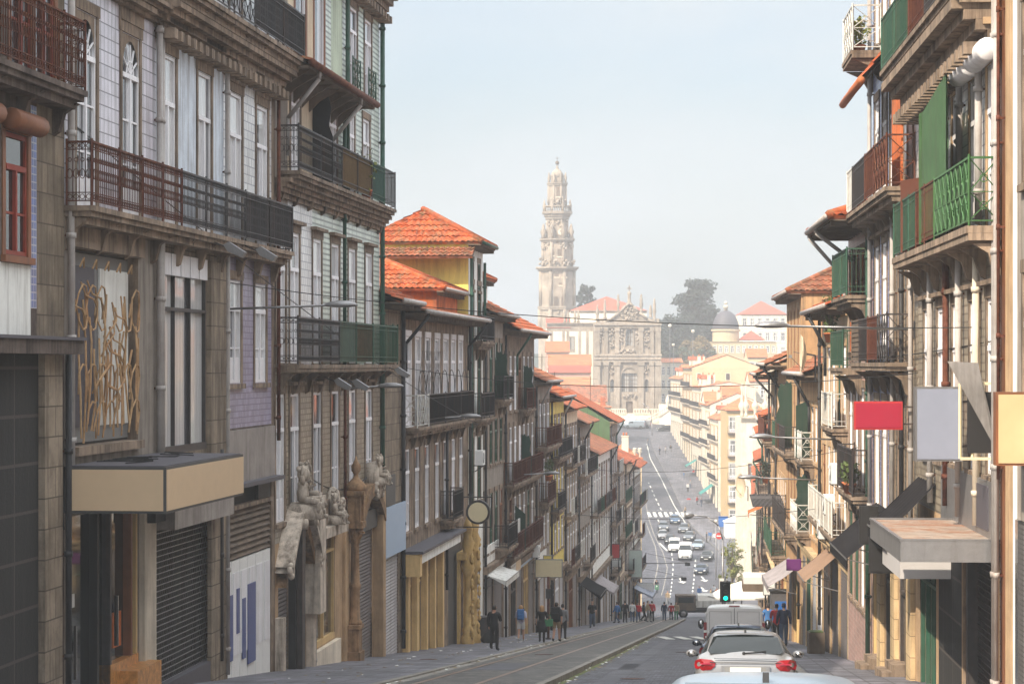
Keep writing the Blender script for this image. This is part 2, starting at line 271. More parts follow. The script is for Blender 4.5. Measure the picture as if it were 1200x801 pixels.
# ------------------------------------------------------------------ mesh helper
class MB:
    def __init__(s): s.v = []; s.f = []; s.m = []; s.names = []; s.sm = []
    def mi(s, m):
        if m not in s.names: s.names.append(m)
        return s.names.index(m)
    def face(s, pts, m, smooth=False):
        i = len(s.v); s.v += [tuple(p) for p in pts]; s.f.append(tuple(range(i, i+len(pts)))); s.m.append(s.mi(m)); s.sm.append(smooth)
    def poly(s, verts, faces, m, smooth=False):
        i = len(s.v); s.v += [tuple(p) for p in verts]; k = s.mi(m)
        for f in faces: s.f.append(tuple(i+a for a in f)); s.m.append(k); s.sm.append(smooth)
    def box(s, x0, x1, y0, y1, z0, z1, m):
        v = [(x0, y0, z0), (x1, y0, z0), (x1, y1, z0), (x0, y1, z0), (x0, y0, z1), (x1, y0, z1), (x1, y1, z1), (x0, y1, z1)]
        s.poly(v, [(3, 2, 1, 0), (4, 5, 6, 7), (0, 1, 5, 4), (1, 2, 6, 5), (2, 3, 7, 6), (3, 0, 4, 7)], m)
    def bar(s, p, q, r, m, n=4, r2=None, smooth=None):
        p = Vector(p); q = Vector(q); d = q-p
        if d.length < 1e-6: return
        d.normalize(); a = d.orthogonal().normalized() if abs(d.z) > .9 else d.cross(Vector((0, 0, 1))).normalized(); b = d.cross(a); r2 = r if r2 is None else r2
        vs = []
        for c, rr in ((p, r), (q, r2)):
            for k in range(n):
                t = 2*math.pi*(k+.5)/n; vs.append(c+a*math.cos(t)*rr+b*math.sin(t)*rr)
        fs = [(k, (k+1) % n, n+(k+1) % n, n+k) for k in range(n)]+[tuple(range(n-1, -1, -1)), tuple(range(n, 2*n))]
        s.poly(vs, fs, m, (n > 5) if smooth is None else smooth)
    def tube(s, pts, r, m, n=6):
        for a, b in zip(pts, pts[1:]): s.bar(a, b, r, m, n)
    def lathe(s, prof, c, m, n=12, axis='z', sx=1, sy=1, smooth=True, sq=False):
        vs = []; c = Vector(c)
        for r, h in prof:
            for k in range(n):
                t = 2*math.pi*(k+(.5 if sq else 0))/n; a, b = math.cos(t)*r*sx, math.sin(t)*r*sy
                vs.append(c+(Vector((a, b, h)) if axis == 'z' else Vector((a, h, b)) if axis == 'y' else Vector((h, a, b))))
        fs = []
        for i in range(len(prof)-1):
            for k in range(n): fs.append((i*n+k, i*n+(k+1) % n, (i+1)*n+(k+1) % n, (i+1)*n+k))
        fs += [tuple(range(n-1, -1, -1)), tuple((len(prof)-1)*n+k for k in range(n))]
        s.poly(vs, fs, m, smooth)
    def ball(s, c, r, m, n=10, sz=1.0):
        k = 7; s.lathe([(max(.001, r*math.sin(math.pi*i/k)), -r*sz*math.cos(math.pi*i/k)) for i in range(k+1)], c, m, n)
    def prism(s, poly, y0, y1, m):       # polygon in x,z pushed along y
        n = len(poly); vs = [(x, y0, z) for x, z in poly]+[(x, y1, z) for x, z in poly]
        s.poly(vs, [tuple(range(n)), tuple(range(2*n-1, n-1, -1))]+[(k, n+k, n+(k+1) % n, (k+1) % n) for k in range(n)], m)
    def prismx(s, poly, x0, x1, m):      # polygon in y,z pushed along x
        n = len(poly); vs = [(x0, y, z) for y, z in poly]+[(x1, y, z) for y, z in poly]
        s.poly(vs, [tuple(range(n-1, -1, -1)), tuple(range(n, 2*n))]+[(k, (k+1) % n, n+(k+1) % n, n+k) for k in range(n)], m)
    def mesh(s, name):
        me = bpy.data.meshes.new(name); me.from_pydata(s.v, [], s.f)
        for n in s.names: me.materials.append(M[n])
        me.polygons.foreach_set('material_index', s.m); me.polygons.foreach_set('use_smooth', s.sm); me.update()
        return me
    def build(s, name, parent=None, loc=(0, 0, 0), rz=0.0):
        return put(name, s.mesh(name), parent, loc, rz)
def put(name, me, parent=None, loc=(0, 0, 0), rz=0.0):
    o = bpy.data.objects.new(name, me); col.objects.link(o); o.location = loc; o.rotation_euler = (0, 0, rz)
    if parent is not None: o.parent = parent
    return o
def tag(o, label=None, cat=None, group=None, kind=None):
    if label: o['label'] = label
    if cat: o['category'] = cat
    if group: o['group'] = group
    if kind: o['kind'] = kind
    return o
def empty(name, loc, rz=0.0):
    o = bpy.data.objects.new(name, None); o.empty_display_size = .3; col.objects.link(o); o.location = loc; o.rotation_euler = (0, 0, rz); return o
def copy_tree(o, parent=None):
    c = o.copy(); col.objects.link(c)
    if parent is not None: c.parent = parent
    for ch in list(o.children): copy_tree(ch, c)
    return c
# ------------------------------------------------------------------ plan of the street (metres, camera at the origin, +Y down the street)
_G = [(-60, 2.0), (0, -2.1), (60, -7.86), (120, -13.62), (180, -19.38), (240, -25.0), (275, -28.0), (310, -29.9), (345, -30.2), (380, -28.7), (410, -26.9), (440, -24.7), (500, -19.8), (560, -15.0), (590, -13.8), (640, -12.5), (800, -6), (1600, 0)]
def interp(tab, x):
    if x <= tab[0][0]: return tab[0][1]
    for i in range(len(tab)-1):
        (x0, y0), (x1, y1) = tab[i], tab[i+1]
        if x <= x1:
            m0 = (y1-tab[i-1][1])/(x1-tab[i-1][0]) if i > 0 else (y1-y0)/(x1-x0)
            m1 = (tab[i+2][1]-y0)/(tab[i+2][0]-x0) if i+2 < len(tab) else (y1-y0)/(x1-x0)
            h = x1-x0; t = (x-x0)/h
            return (2*t**3-3*t*t+1)*y0+(t**3-2*t*t+t)*h*m0+(-2*t**3+3*t*t)*y1+(t**3-t*t)*h*m1
    return tab[-1][1]
def lin(tab, x):
    if x <= tab[0][0]: i = 0
    elif x >= tab[-1][0]: i = len(tab)-2
    else: i = max(j for j in range(len(tab)-1) if tab[j][0] <= x)
    (x0, y0), (x1, y1) = tab[i], tab[i+1]
    return y0+(y1-y0)*(x-x0)/(x1-x0)
def g(y): return interp(_G, y)
def s2x(s, y): return s+.0918*y          # offset across the street -> world x
def at(px, py, d): return Vector(((px-600)/F*d, d, (HZ-py)/F*d))
def zat(py, d): return (HZ-py)/F*d
def XL(d): return -6.9+.108*(d-58)
_R = [(30, 7.9), (61, 9.7), (110, 12.54), (130, 14.0), (160, 16.7), (200, 20.5), (240, 24.4)]
def XR(d): return lin(_R, d)
def dL(px): return 37294/(906-px)
def dR(px):
    lo, hi = 31, 240
    for _ in range(50):
        m = (lo+hi)/2
        if 600+F*XR(m)/m > px: lo = m
        else: hi = m
    return lo
def dG(py):                               # distance at which the road shows at picture row py
    lo, hi = 20, 620
    for _ in range(50):
        m = (lo+hi)/2
        if HZ-g(m)/m*F > py: lo = m
        else: hi = m
    return lo
HAZE=.0007; SKY=.068; SUN=2.8; EXPO=1.56; SKC=4.55; ZEN=2.9; HZC=(.56,.595,.64,1)
# ------------------------------------------------------------------ railings
def rail_mesh(L, h, kind, mat, sheet=None, step=.125):
    b = MB()
    b.bar((0, 0, h), (L, 0, h), .028, mat); b.bar((0, 0, .09), (L, 0, .09), .018, mat)
    n = max(1, round(L/step)); st = L/n; r = .0105 if step < .2 else .018
    for k in (0, n): b.bar((k*st, 0, 0), (k*st, 0, h+.06), .022, mat)
    if kind in ('bars', 'scroll', 'sheet', 'tall'):
        b.bar((0, 0, h-.14), (L, 0, h-.14), .013, mat); b.bar((0, 0, .24), (L, 0, .24), .013, mat)
        for k in range(1, n): b.bar((k*st, 0, .09), (k*st, 0, h), r, mat, 3)
    if kind == 'scroll':
        for k in range(n):
            for zc, rr in ((h*.5, st*.42), (h*.72, st*.3), (h-.07, .045), (.165, .045)):
                x = (k+.5)*st; pts = [(x+math.cos(t*math.pi/4)*rr, 0, zc+math.sin(t*math.pi/4)*rr*(1.8 if rr == st*.42 else 1)) for t in range(9)]
                b.tube(pts, .0085, mat, 3)
    if kind == 'cross':
        b.bar((0, 0, h*.5), (L, 0, h*.5), .012, mat)
        m = max(1, round(L/(h*.55)))
        for k in range(m):
            x0, x1 = k*L/m, (k+1)*L/m
            for a, c in (((x0, 0, .09), (x1, 0, h*.5)), ((x1, 0, .09), (x0, 0, h*.5)), ((x0, 0, h*.5), (x1, 0, h)), ((x1, 0, h*.5), (x0, 0, h))): b.bar(a, c, .012, mat, 3)
            b.bar((x0, 0, .09), (x0, 0, h), .016, mat, 3)
            for q in (.3, .7):
                x = (x0+x1)/2; b.tube([(x+math.cos(t*math.pi/4)*.07, 0, h*q+math.sin(t*math.pi/4)*.07) for t in range(9)], .01, mat, 3)
    if kind == 'slats':
        for k in range(int(h/.13)): b.box(0, L, -.012, .012, .05+k*.13, .15+k*.13, mat)
    if sheet: b.box(.02, L-.02, .02, .032, .1, h-.03, sheet)
    return b.mesh('railing')
# ------------------------------------------------------------------ windows (origin at the sill centre, outward is -y)
_wc = {}
def win_meshes(w, h, st):
    key = (round(w, 2), round(h, 2), st)
    if key in _wc: return _wc[key]
    fr, gl, sur, kind, far = st
    out = {}
    s = MB(); t = .17 if w > .9 else .12
    if sur:
        for sg in (-1, 1): s.box(min(sg*(w/2+.003), sg*(w/2+t)), max(sg*(w/2+.003), sg*(w/2+t)), -.022, .02, -.02, h+.02, sur)
        s.box(-w/2-t-.03, w/2+t+.03, -.035, .02, h+.021, h+.24, sur)
        if 'hood' in kind:
            s.box(-w/2-t-.10, w/2+t+.10, -.16, .02, h+.50, h+.58, sur); s.box(-w/2-t-.18, w/2+t+.18, -.30, .02, h+.581, h+.70, sur); s.box(-w/2-t-.02, w/2+t+.02, -.06, .02, h+.241, h+.499, sur)
        elif 'lintel' in kind: s.box(-w/2-t-.1, w/2+t+.1, -.17, .02, h+.241, h+.33, sur)
        s.box(-w/2-t-.05, w/2+t+.05, -.09, .04, -.14, -.021, sur)
    f = MB() if not far else s; y0, y1 = .012, .075
    if 'shutters' in kind:
        for sg in (-1, 1):
            a, c = sorted((sg*w/2*.98, sg*.02)); f.box(a, c, y0, y1, 0.02, h-.02, fr)
            for q in range(5): f.box(a+.07, c-.07, y0-.02, y0+.01, .1+q*h/5.2, .1+(q+.82)*h/5.2, fr)
    else:
        e = .075
        f.box(-w/2, -w/2+e, y0, y1, 0, h, fr); f.box(w/2-e, w/2, y0, y1, 0, h, fr); f.box(-w/2+e, w/2-e, y0, y1, h-e, h, fr); f.box(-w/2+e, w/2-e, y0, y1, 0, e, fr)
        arch = 'fan' in kind; tz = h-w*.62 if arch else h*.72
        if 'plain' not in kind:
            f.box(-w/2+e, w/2-e, y0-.025, y1-.01, tz-.05, tz+.05, fr)
            f.box(-.045, .045, y0-.02, y1-.005, e, tz-.05, fr)
            for sg in (-1, 1):
                for q in ((.36, .68) if 'bars' in kind else (.45,)):
                    zz = e+(tz-e)*q; a, c = sorted((sg*.045, sg*(w/2-e))); f.box(a, c, y0+.01, y1-.01, zz-.02, zz+.02, fr)
                if h > 2.3:
                    a, c = sorted((sg*.05, sg*(w/2-e))); f.box(a, c, y0+.02, y1-.01, e, e+.55 if 'low' not in kind else e+.1, fr)
        if arch:
            rr = w/2-e
            pts = [(-rr, tz+.05)]+[(-rr*math.cos(math.pi*k/12), tz+.05+rr*1.12*math.sin(math.pi*k/12)) for k in range(13)]
            for k in range(6):
                for sgn in (-1, 1):
                    a, c = k*math.pi/12, (k+1)*math.pi/12
                    q = [(sgn*rr*math.cos(a), tz+.05+rr*1.12*math.sin(a)), (sgn*rr*math.cos(c), tz+.05+rr*1.12*math.sin(c)), (sgn*rr*math.cos(c), h), (sgn*rr*math.cos(a), h)]
                    f.face([(x, y0-.01, z) for x, z in (q if sgn > 0 else q[::-1])], sur or fr)
            for k in range(1, 6):
                a = k*math.pi/6; f.bar((0, y0, tz+.05), (rr*math.cos(a), y0, tz+.05+rr*math.sin(a)), .02, fr)
            f.tube([(rr*.45*math.cos(k*math.pi/8), y0, tz+.05+rr*.45*math.sin(k*math.pi/8)) for k in range(9)], .02, fr, 4)
    p = MB() if not far else s
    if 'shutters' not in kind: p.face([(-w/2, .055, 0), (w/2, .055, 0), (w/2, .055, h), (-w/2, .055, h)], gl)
    if far: out['one'] = s.mesh('window')
    else:
        if sur:
            out['sur'] = s.mesh('window'); out['frame'] = f.mesh('frame')
        else: out['sur'] = f.mesh('window')
        if p.f: out['pane'] = p.mesh('pane')
    _wc[key] = out
    return out
# ------------------------------------------------------------------ buildings
class Bld:
    """root at the left end of the facade as seen from outside; local x along the facade, -y outwards, z up (heights are given in world z)"""
    def __init__(s, name, label, p0, p1, zt, wall, depth=9, base=None, cat='town house', group=None, side=None, sur='stone', far=False, zoff=.12):
        s.p0 = Vector(p0); s.p1 = Vector(p1); d = s.p1-s.p0; s.L = d.length; s.ang = math.atan2(d.y, d.x); s.dir = d/s.L
        s.z0 = base if base is not None else max(g(p0[1]), g(p1[1]))+zoff
        s.low = min(s.z0, g(p0[1])-.6, g(p1[1])-.6)
        s.zt = zt; s.wall = wall; s.depth = depth; s.holes = []; s.bands = []; s.sur = sur; s.far = far; s.side = side or wall
        s.root = empty(name, (s.p0.x, s.p0.y, s.z0), s.ang); tag(s.root, label, cat, group)
    def zl(s, z): return z-s.z0
    def U(s, px):        # facade picture column -> distance along the facade
        d = dL(px) if s.dir.y > 0 else dR(px)
        return (d-s.p0.y)/s.dir.y
    def D(s, px): return dL(px) if s.dir.y > 0 else dR(px)
    def Z(s, px, py): return zat(py, s.D(px))
    def win(s, u, w, z0, h, fr='wood_white', gl='glass', sur=True, kind='', label=None):
        sm = s.sur if sur is True else sur
        s.holes.append((u-w/2, u+w/2, z0, z0+h))
        ms = win_meshes(w, h, (fr, gl, sm, kind, s.far)); loc = (u, 0, s.zl(z0))
        if s.far: o = put('window', ms['one'], s.root, loc)
        else:
            o = put('window', ms['sur'], s.root, loc)
            for k in ('frame', 'pane'):
                if k in ms: put(k, ms[k], o)
        if label: o['label'] = label
        return o
    def hole(s, u0, u1, z0, z1): s.holes.append((u0, u1, z0, z1))
    def band(s, u0, u1, z0, z1, m): s.bands.append((u0, u1, z0, z1, m))
    def walls(s, side_windows=None, reveal=.24):
        b = MB(); L = s.L
        us = sorted({0, L} | {min(max(x, 0), L) for h in s.holes+s.bands for x in h[:2]})
        zs = sorted({s.low, s.zt} | {min(max(x, s.low), s.zt) for h in s.holes+s.bands for x in h[2:4]})
        for i in range(len(us)-1):
            if us[i+1]-us[i] < 1e-4: continue
            um = (us[i]+us[i+1])/2
            for j in range(len(zs)-1):
                if zs[j+1]-zs[j] < 1e-4: continue
                zm = (zs[j]+zs[j+1])/2
                if any(h[0] < um < h[1] and h[2] < zm < h[3] for h in s.holes): continue
                m = s.wall
                for q in s.bands:
                    if q[0] < um < q[1] and q[2] < zm < q[3]: m = q[4]
                a, c = s.zl(zs[j]), s.zl(zs[j+1])
                b.face([(us[i], 0, a), (us[i+1], 0, a), (us[i+1], 0, c), (us[i], 0, c)], m)
        rv = s.sur or s.wall
        for u0, u1, z0, z1 in s.holes:
            a, c = s.zl(z0), s.zl(z1); dd = reveal
            b.face([(u0, 0, a), (u0, 0, c), (u0, dd, c), (u0, dd, a)], rv); b.face([(u1, 0, c), (u1, 0, a), (u1, dd, a), (u1, dd, c)], rv)
            b.face([(u0, 0, c), (u1, 0, c), (u1, dd, c), (u0, dd, c)], rv); b.face([(u0, 0, a), (u0, dd, a), (u1, dd, a), (u1, 0, a)], rv)
            b.face([(u0, dd, a), (u1, dd, a), (u1, dd, c), (u0, dd, c)], 'dark_room')
        a, c, D = s.zl(s.low), s.zl(s.zt), s.depth
        b.face([(0, D, a), (0, 0, a), (0, 0, c), (0, D, c)], s.side); b.face([(L, 0, a), (L, D, a), (L, D, c), (L, 0, c)], s.side)
        b.face([(L, D, a), (0, D, a), (0, D, c), (L, D, c)], s.side); b.face([(0, 0, c), (L, 0, c), (L, D, c), (0, D, c)], s.side)
        return b.build('wall', s.root)
    def part(s, name, b, loc=(0, 0, 0), parent=None):
        return b.build(name, parent or s.root, loc)
    def cornice(s, z, m='stone', prot=.45, u0=0, u1=None, h=.5, dentils=False):
        b = MB(); u1 = s.L if u1 is None else u1; zz = s.zl(z)
        steps = 4
        for k in range(steps):
            p = prot*(k+1)/steps; b.box(u0-(.03*k if u0 > 0 else 0), u1, -p, .0-.002, zz-h+k*h/steps, zz-h+(k+1)*h/steps-.004, m)
        if dentils:
            n = int((u1-u0)/.55)
            for k in range(n): b.box(u0+(k+.2)*(u1-u0)/n, u0+(k+.7)*(u1-u0)/n, -prot*.72, -.003, zz-h-.22, zz-h-.003, m)
        return s.part('cornice', b)
    def pipe(s, u, z0, z1, m='pipe_white', r=.055, y=-.12, label=None):
        b = MB(); b.bar((0, y, s.zl(z0)), (0, y, s.zl(z1)), r, m, 8)
        z = z0+.6
        while z < z1: b.bar((0, y, s.zl(z)-.05), (0, y, s.zl(z)+.05), r*1.35, m, 8); b.box(-.02, .02, y, 0, s.zl(z)-.02, s.zl(z)+.02, 'iron_rust'); z += 1.9
        o = s.part('downpipe', b, (u, 0, 0)); return o
    def gutterpipe(s, u, z, prot, m='pipe_white', drop=1.3):
        b = MB(); zz = s.zl(z); b.tube([(0, -prot, 0), (0, -prot, -.25), (0, -.14, -drop), (0, -.14, -drop-1)], .06, m, 6)
        return s.part('gutter_pipe', b, (u, 0, zz))
    def balcony(s, u0, u1, z, prot=.8, segs=None, h=1.1, m='stone', th=.2, moulded=True, step=.125, dz=0, ends=True, brackets=True):
        b = MB(); L = u1-u0
        b.box(0, L, -prot, -.002, -th*.5, 0, m)
        if moulded:
            b.box(.04, L-.04, -prot+.06, -.002, -th, -th*.5-.003, m); b.box(.1, L-.1, -prot+.18, -.002, -th*1.7, -th-.003, m)
        else: b.box(.0, L, -prot+.03, -.002, -th, -th*.5-.003, m)
        if brackets:
            n = max(2, int(L/1.9)+1)
            for k in range(n):
                x = .18+(L-.36)*k/(n-1); p = prot-.12
                b.prismx([(-p, -th*1.2), (-.003, -th*1.2), (-.003, -th-.62), (-.12, -th-.55), (-p*.45, -th-.22)], x-.09, x+.09, m)
        o = s.part('balcony', b, (u0, 0, s.zl(z)))
        segs = segs or [(1, 'bars', 'iron_dark', None)]
        tot = sum(q[0] for q in segs); x = 0
        for q in segs:
            w = L*q[0]/tot; put('railing', rail_mesh(w-.01, h, q[1], q[2], q[3], step), o, (x+.005, -prot+.05, 0)); x += w
        if ends and not s.far:
            for xx, q in ((0.03, segs[0]), (L-.03, segs[-1])):
                put('railing', rail_mesh(prot-.1, h, q[1] if q[1] != 'cross' else 'cross', q[2], None, step), o, (xx, -prot+.05, 0), R(90))
        return o
    def partition(s, u, z, prot, h, m, wavy=False, top=0):
        """privacy screen standing across a balcony"""
        b = MB(); zz = s.zl(z)
        if wavy: poly = [(-prot, .05), (-.01, .05), (-.01, h), (-prot*.2, h*.96), (-prot*.35, h*1.0), (-prot*.5, h*.93), (-prot*.75, h*.96), (-prot*.92, h*.8), (-prot*.8, h*.62), (-prot, h*.5)]
        else: poly = [(-prot, .05), (-.01, .05), (-.01, h), (-prot, h-top)]
        b.prismx(poly, -.02, .02, m); return s.part('privacy_screen', b, (u, 0, zz))
    def roof(s, kind='gable', rise=2.2, over=.7, m='roof_tile', u0=None, u1=None, z=None, depth=None, pitch=.24, gutter='pipe_white', soffit='timber', y0=0):
        u0 = 0 if u0 is None else u0; u1 = s.L if u1 is None else u1; z = s.zt if z is None else z; D = depth or s.depth
        b = MB(); zz = s.zl(z)+.02; zo = zz-over*.12
        A = Vector((u0-.15, y0-over, zo)); B_ = Vector((u1+.15, y0-over, zo)); C_ = Vector((u1+.15, y0+D+.3, zo)); D_ = Vector((u0-.15, y0+D+.3, zo))
        ym = y0+D/2
        if kind == 'gable': P = Vector((u0-.15, ym, zz+rise)); Q = Vector((u1+.15, ym, zz+rise))
        elif kind == 'shed': P = Vector((u0-.15, y0+D+.3, zz+rise)); Q = Vector((u1+.15, y0+D+.3, zz+rise))
        else:
            hh = min((u1-u0)/2, D/2)*.98; P = Vector((u0+hh, ym, zz+rise)); Q = Vector((u1-hh, ym, zz+rise))
        slope(b, A, B_, Q, P, m, pitch, s.far)
        if kind == 'gable':
            slope(b, C_, D_, P, Q, m, pitch, s.far)
            for e in (u0, u1): b.poly([(e, y0, zz-.02), (e, y0+D, zz-.02), (e, ym, zz+rise-.05)], [(0, 1, 2)], s.side)
        elif kind == 'shed':
            for e in (u0, u1): b.poly([(e, y0, zz-.02), (e, y0+D, zz-.02), (e, y0+D, zz+rise-.05)], [(0, 1, 2)], s.side)
            b.face([(u1, y0+D, zz), (u0, y0+D, zz), (u0, y0+D, zz+rise-.05), (u1, y0+D, zz+rise-.05)], s.side)
        else:
            slope(b, D_, A, P, P, m, pitch, s.far); slope(b, B_, C_, Q, Q, m, pitch, s.far); slope(b, C_, D_, P, Q, m, pitch, s.far)
        b.box(u0-.12, u1+.12, y0-over+.04, y0-.003, zo-.1, zo-.03, soffit)
        if not s.far:
            n = max(2, int((u1-u0)/.7))
            for k in range(n): x = u0+.1+(u1-u0-.2)*k/(n-1); b.box(x-.05, x+.05, y0-over+.08, y0-.004, zo-.24, zo-.101, soffit)
            # ridge and hip caps
            for a, c in ([(P, Q)] if kind != 'hip' else [(P, Q), (A, P), (B_, Q)]):
                if (a-c).length > .3: b.bar(a+Vector((0, 0, .06)), c+Vector((0, 0, .06)), .13, m, 6)
        o = s.part('roof', b)
        if gutter and not s.far:
            q = MB(); q.lathe([(.085, u0-.1), (.085, u1+.1)], (0, y0-over-.04, zo+.02), gutter, 8, axis='x'); q.build('gutter', o)
        return o
    def chimney(s, u, y, z, h=1.6, w=.7, m='plaster_white', parent=None):
        b = MB(); b.box(-w/2, w/2, -.3, .3, 0, h, m); b.box(-w/2-.06, w/2+.06, -.36, .36, h, h+.12, m)
        for q in (-.18, .18): b.lathe([(.1, h+.12), (.12, h+.45), (.08, h+.5)], (q, 0, 0), 'terracotta', 8)
        return s.part('chimney', b, (u, y, s.zl(z)), parent)
    def W(s, u, y, z): return Vector((s.p0.x, s.p0.y, 0))+Matrix.Rotation(s.ang, 3, 'Z') @ Vector((u, y, 0))+Vector((0, 0, z))
def slope(b, A, B_, C_, D_, m, pitch=.24, far=False):
    """tiled roof slope: A-B eave, D-C ridge; rows of rounded tiles as real relief"""
    A, B_, C_, D_ = map(Vector, (A, B_, C_, D_)); nrm = (B_-A).cross(D_-A if (D_-A).length > .01 else C_-A).normalized()
    if nrm.z < 0: nrm = -nrm
    if far:
        b.poly([A, B_, C_, D_] if (C_-D_).length > .01 else [A, B_, C_], [(0, 1, 2, 3)] if (C_-D_).length > .01 else [(0, 1, 2)], m)
        q = -nrm*.12; b.poly([A+q, B_+q, B_, A], [(0, 1, 2, 3)], m); return
    L = (B_-A).length; S = ((C_+D_)/2-(A+B_)/2).length
    nu = min(260, max(6, int(L/pitch)*4)); nv = min(60, max(3, int(S/.42)))
    vs = []; fs = []; w = nu+1
    rr = random.Random(int(L*100)+int(S*10))
    for j in range(nv):
        for e in (0, 1):
            t = (j+e)/nv; lft = A.lerp(D_, t); rgt = B_.lerp(C_, t); lw = (rgt-lft).length; off = (.05 if e == 0 else .0)
            for i in range(nu+1):
                x = i/nu; p = lft.lerp(rgt, x)
                arc = x*lw+(lft-A).dot((B_-A)/L)
                hh = abs(math.sin(math.pi*arc/pitch))*.07+off+rr.uniform(-.006, .006)
                vs.append(p+nrm*hh)
    for j in range(nv):
        r0, r1 = (2*j)*w, (2*j+1)*w
        for i in range(nu): fs.append((r0+i, r0+i+1, r1+i+1, r1+i))
        if j < nv-1:
            r2 = (2*j+2)*w
            for i in range(nu): fs.append((r1+i, r1+i+1, r2+i+1, r2+i))
    b.poly(vs, fs, m)
    q = -nrm*.06; b.poly([A+q, B_+q, C_+q, D_+q], [(3, 2, 1, 0)], 'timber')
    b.poly([A+q, B_+q, B_+nrm*.05, A+nrm*.05], [(0, 1, 2, 3)], m)
# small things fixed to houses, each a thing of its own ---------------------------------
def hang(bl, name, b, u, y, z, label, cat, group=None, rz=0.0):
    w = bl.W(u, y, z); o = b.build(name, None, w, bl.ang+rz); tag(o, label, cat, group); return o
def sign_box(bl, u, z0, z1, y0, y1, face, body='mid_grey', label='', th=.18, group=None, arm=True):
    """sign sticking out from the wall, its broad faces looking up and down the street"""
    b = MB(); h = z1-z0
    b.box(-th/2, th/2, y0, y1, 0, h, body)
    f = MB()
    for sg in (-1, 1):
        x0, x1 = sorted((sg*(th/2+.002), sg*(th/2+.015))); f.box(x0, x1, y0+.04, y1-.04, .04, h-.04, face)
    if arm: b.bar((0, y1, h*.8), (0, 0, h*.8), .03, 'iron_dark'); b.bar((0, y1, h*.2), (0, 0, h*.2), .03, 'iron_dark')
    w = bl.W(u, 0, z0); o = b.build('sign', None, w, bl.ang); tag(o, label, 'sign', group); f.build('sign_face', o); return o
def street_lamp(bl, u, z, reach, label, group='street lamps on wall arms'):
    root = empty('street_lamp', bl.W(u, 0, z), bl.ang); tag(root, label, 'street lamp', group)
    b = MB(); b.bar((0, 0, 0), (0, -reach+.45, .08), .03, 'alu', 8); b.box(-.06, .06, -.03, 0, -.2, .2, 'alu'); b.build('arm', root)
    h = MB(); prof = [(-.0, .04), (.12, .10), (.35, .16), (.62, .15), (.8, .08), (.85, .02)]
    vs = []; n = 8
    for t, r in prof:
        for k in range(n):
            a = 2*math.pi*k/n; vs.append((math.cos(a)*r, -reach+.5-t, .08+math.sin(a)*r*(.75 if math.sin(a) > 0 else .3)))
    fs = [(i*n+k, i*n+(k+1) % n, (i+1)*n+(k+1) % n, (i+1)*n+k) for i in range(len(prof)-1) for k in range(n)]+[tuple(range(n)), tuple((len(prof)-1)*n+k for k in range(n))]
    h.poly(vs, fs, 'alu', True); hd = h.build('lamp_head', root)
    return root
def ac_unit(bl, u, z, label, y=-.1, group='air conditioners on the walls'):
    root = empty('air_conditioner', bl.W(u, y, z), bl.ang); tag(root, label, 'air conditioner', group)
    b = MB(); b.box(-.42, .42, -.33, 0, 0, .62, 'pure_white'); b.build('casing', root)
    f = MB(); f.lathe([(.235, -.345), (.235, -.331)], (-.12, 0, .31), 'dark_grey', 18, axis='y', smooth=False)
    for r in (.09, .15, .21): f.tube([(-.12+r*math.cos(t*math.pi/8), -.35, .31+r*math.sin(t*math.pi/8)) for t in range(17)], .006, 'pure_white', 3)
    f.build('fan_grille', root)
    k = MB()
    for x in (-.3, .3): k.box(x-.02, x+.02, -.34, .1, -.04, -.003, 'iron_dark'); k.bar((x, -.3, -.04), (x, .08, -.3), .015, 'iron_dark')
    k.build('bracket', root); return root
def dish(bl, u, z, y, label, rz=0.0, r=.5):
    root = empty('satellite_dish', bl.W(u, y, z), bl.ang+rz); tag(root, label, 'satellite dish', 'satellite dishes on the houses')
    b = MB(); b.lathe([(.02, 0), (r*.4, -.03), (r*.75, -.09), (r, -.17), (r+.01, -.17), (r*.75, -.07), (r*.4, -.01), (.02, .02)], (0, 0, 0), 'plaster_cream', 20, axis='y'); b.build('dish', root)
    a = MB(); a.bar((0, 0, 0), (0, .3, -.05), .025, 'iron_dark'); a.bar((0, .3, -.05), (0, .3, -.9), .03, 'iron_dark'); a.bar((0, -.05, -r*.9), (0, -.5, -.1), .012, 'iron_dark'); a.box(-.04, .04, -.55, -.45, -.14, -.04, 'mid_grey'); a.build('mount', root)
    return root
def plant_pots(bl, u, z, y, label, n=3, mat='leaf', name='potted_plant', hgt=.8):
    root = empty(name, bl.W(u, y, z), bl.ang); tag(root, label, 'potted plant', 'plants on the balconies')
    b = MB(); lf = MB(); rr = random.Random(int(u*100))
    for k in range(n):
        x = (k-(n-1)/2)*.42; b.lathe([(.11, 0), (.17, .26), (.185, .26), (.185, .31)], (x, 0, 0), 'terracotta', 10)
        for q in range(70):
            t = rr.random(); a = rr.uniform(0, 6.28); rad = rr.uniform(.02, .32)*(1-.5*abs(t-.5)); c = Vector((x+math.cos(a)*rad, math.sin(a)*rad, .3+t*hgt))
            e1 = Vector((rr.uniform(-1, 1), rr.uniform(-1, 1), rr.uniform(-1, 1)))*.07; e2 = Vector((rr.uniform(-1, 1), rr.uniform(-1, 1), rr.uniform(-1, 1)))*.06
            lf.face([c-e1, c+e2, c+e1, c-e2], mat)
        for q in range(5): a = rr.uniform(0, 6.28); lf.bar((x, 0, .3), (x+math.cos(a)*.2, math.sin(a)*.2, .3+hgt*.9), .008, 'bark', 3)
    b.build('pot', root); lf.build('foliage', root); return root
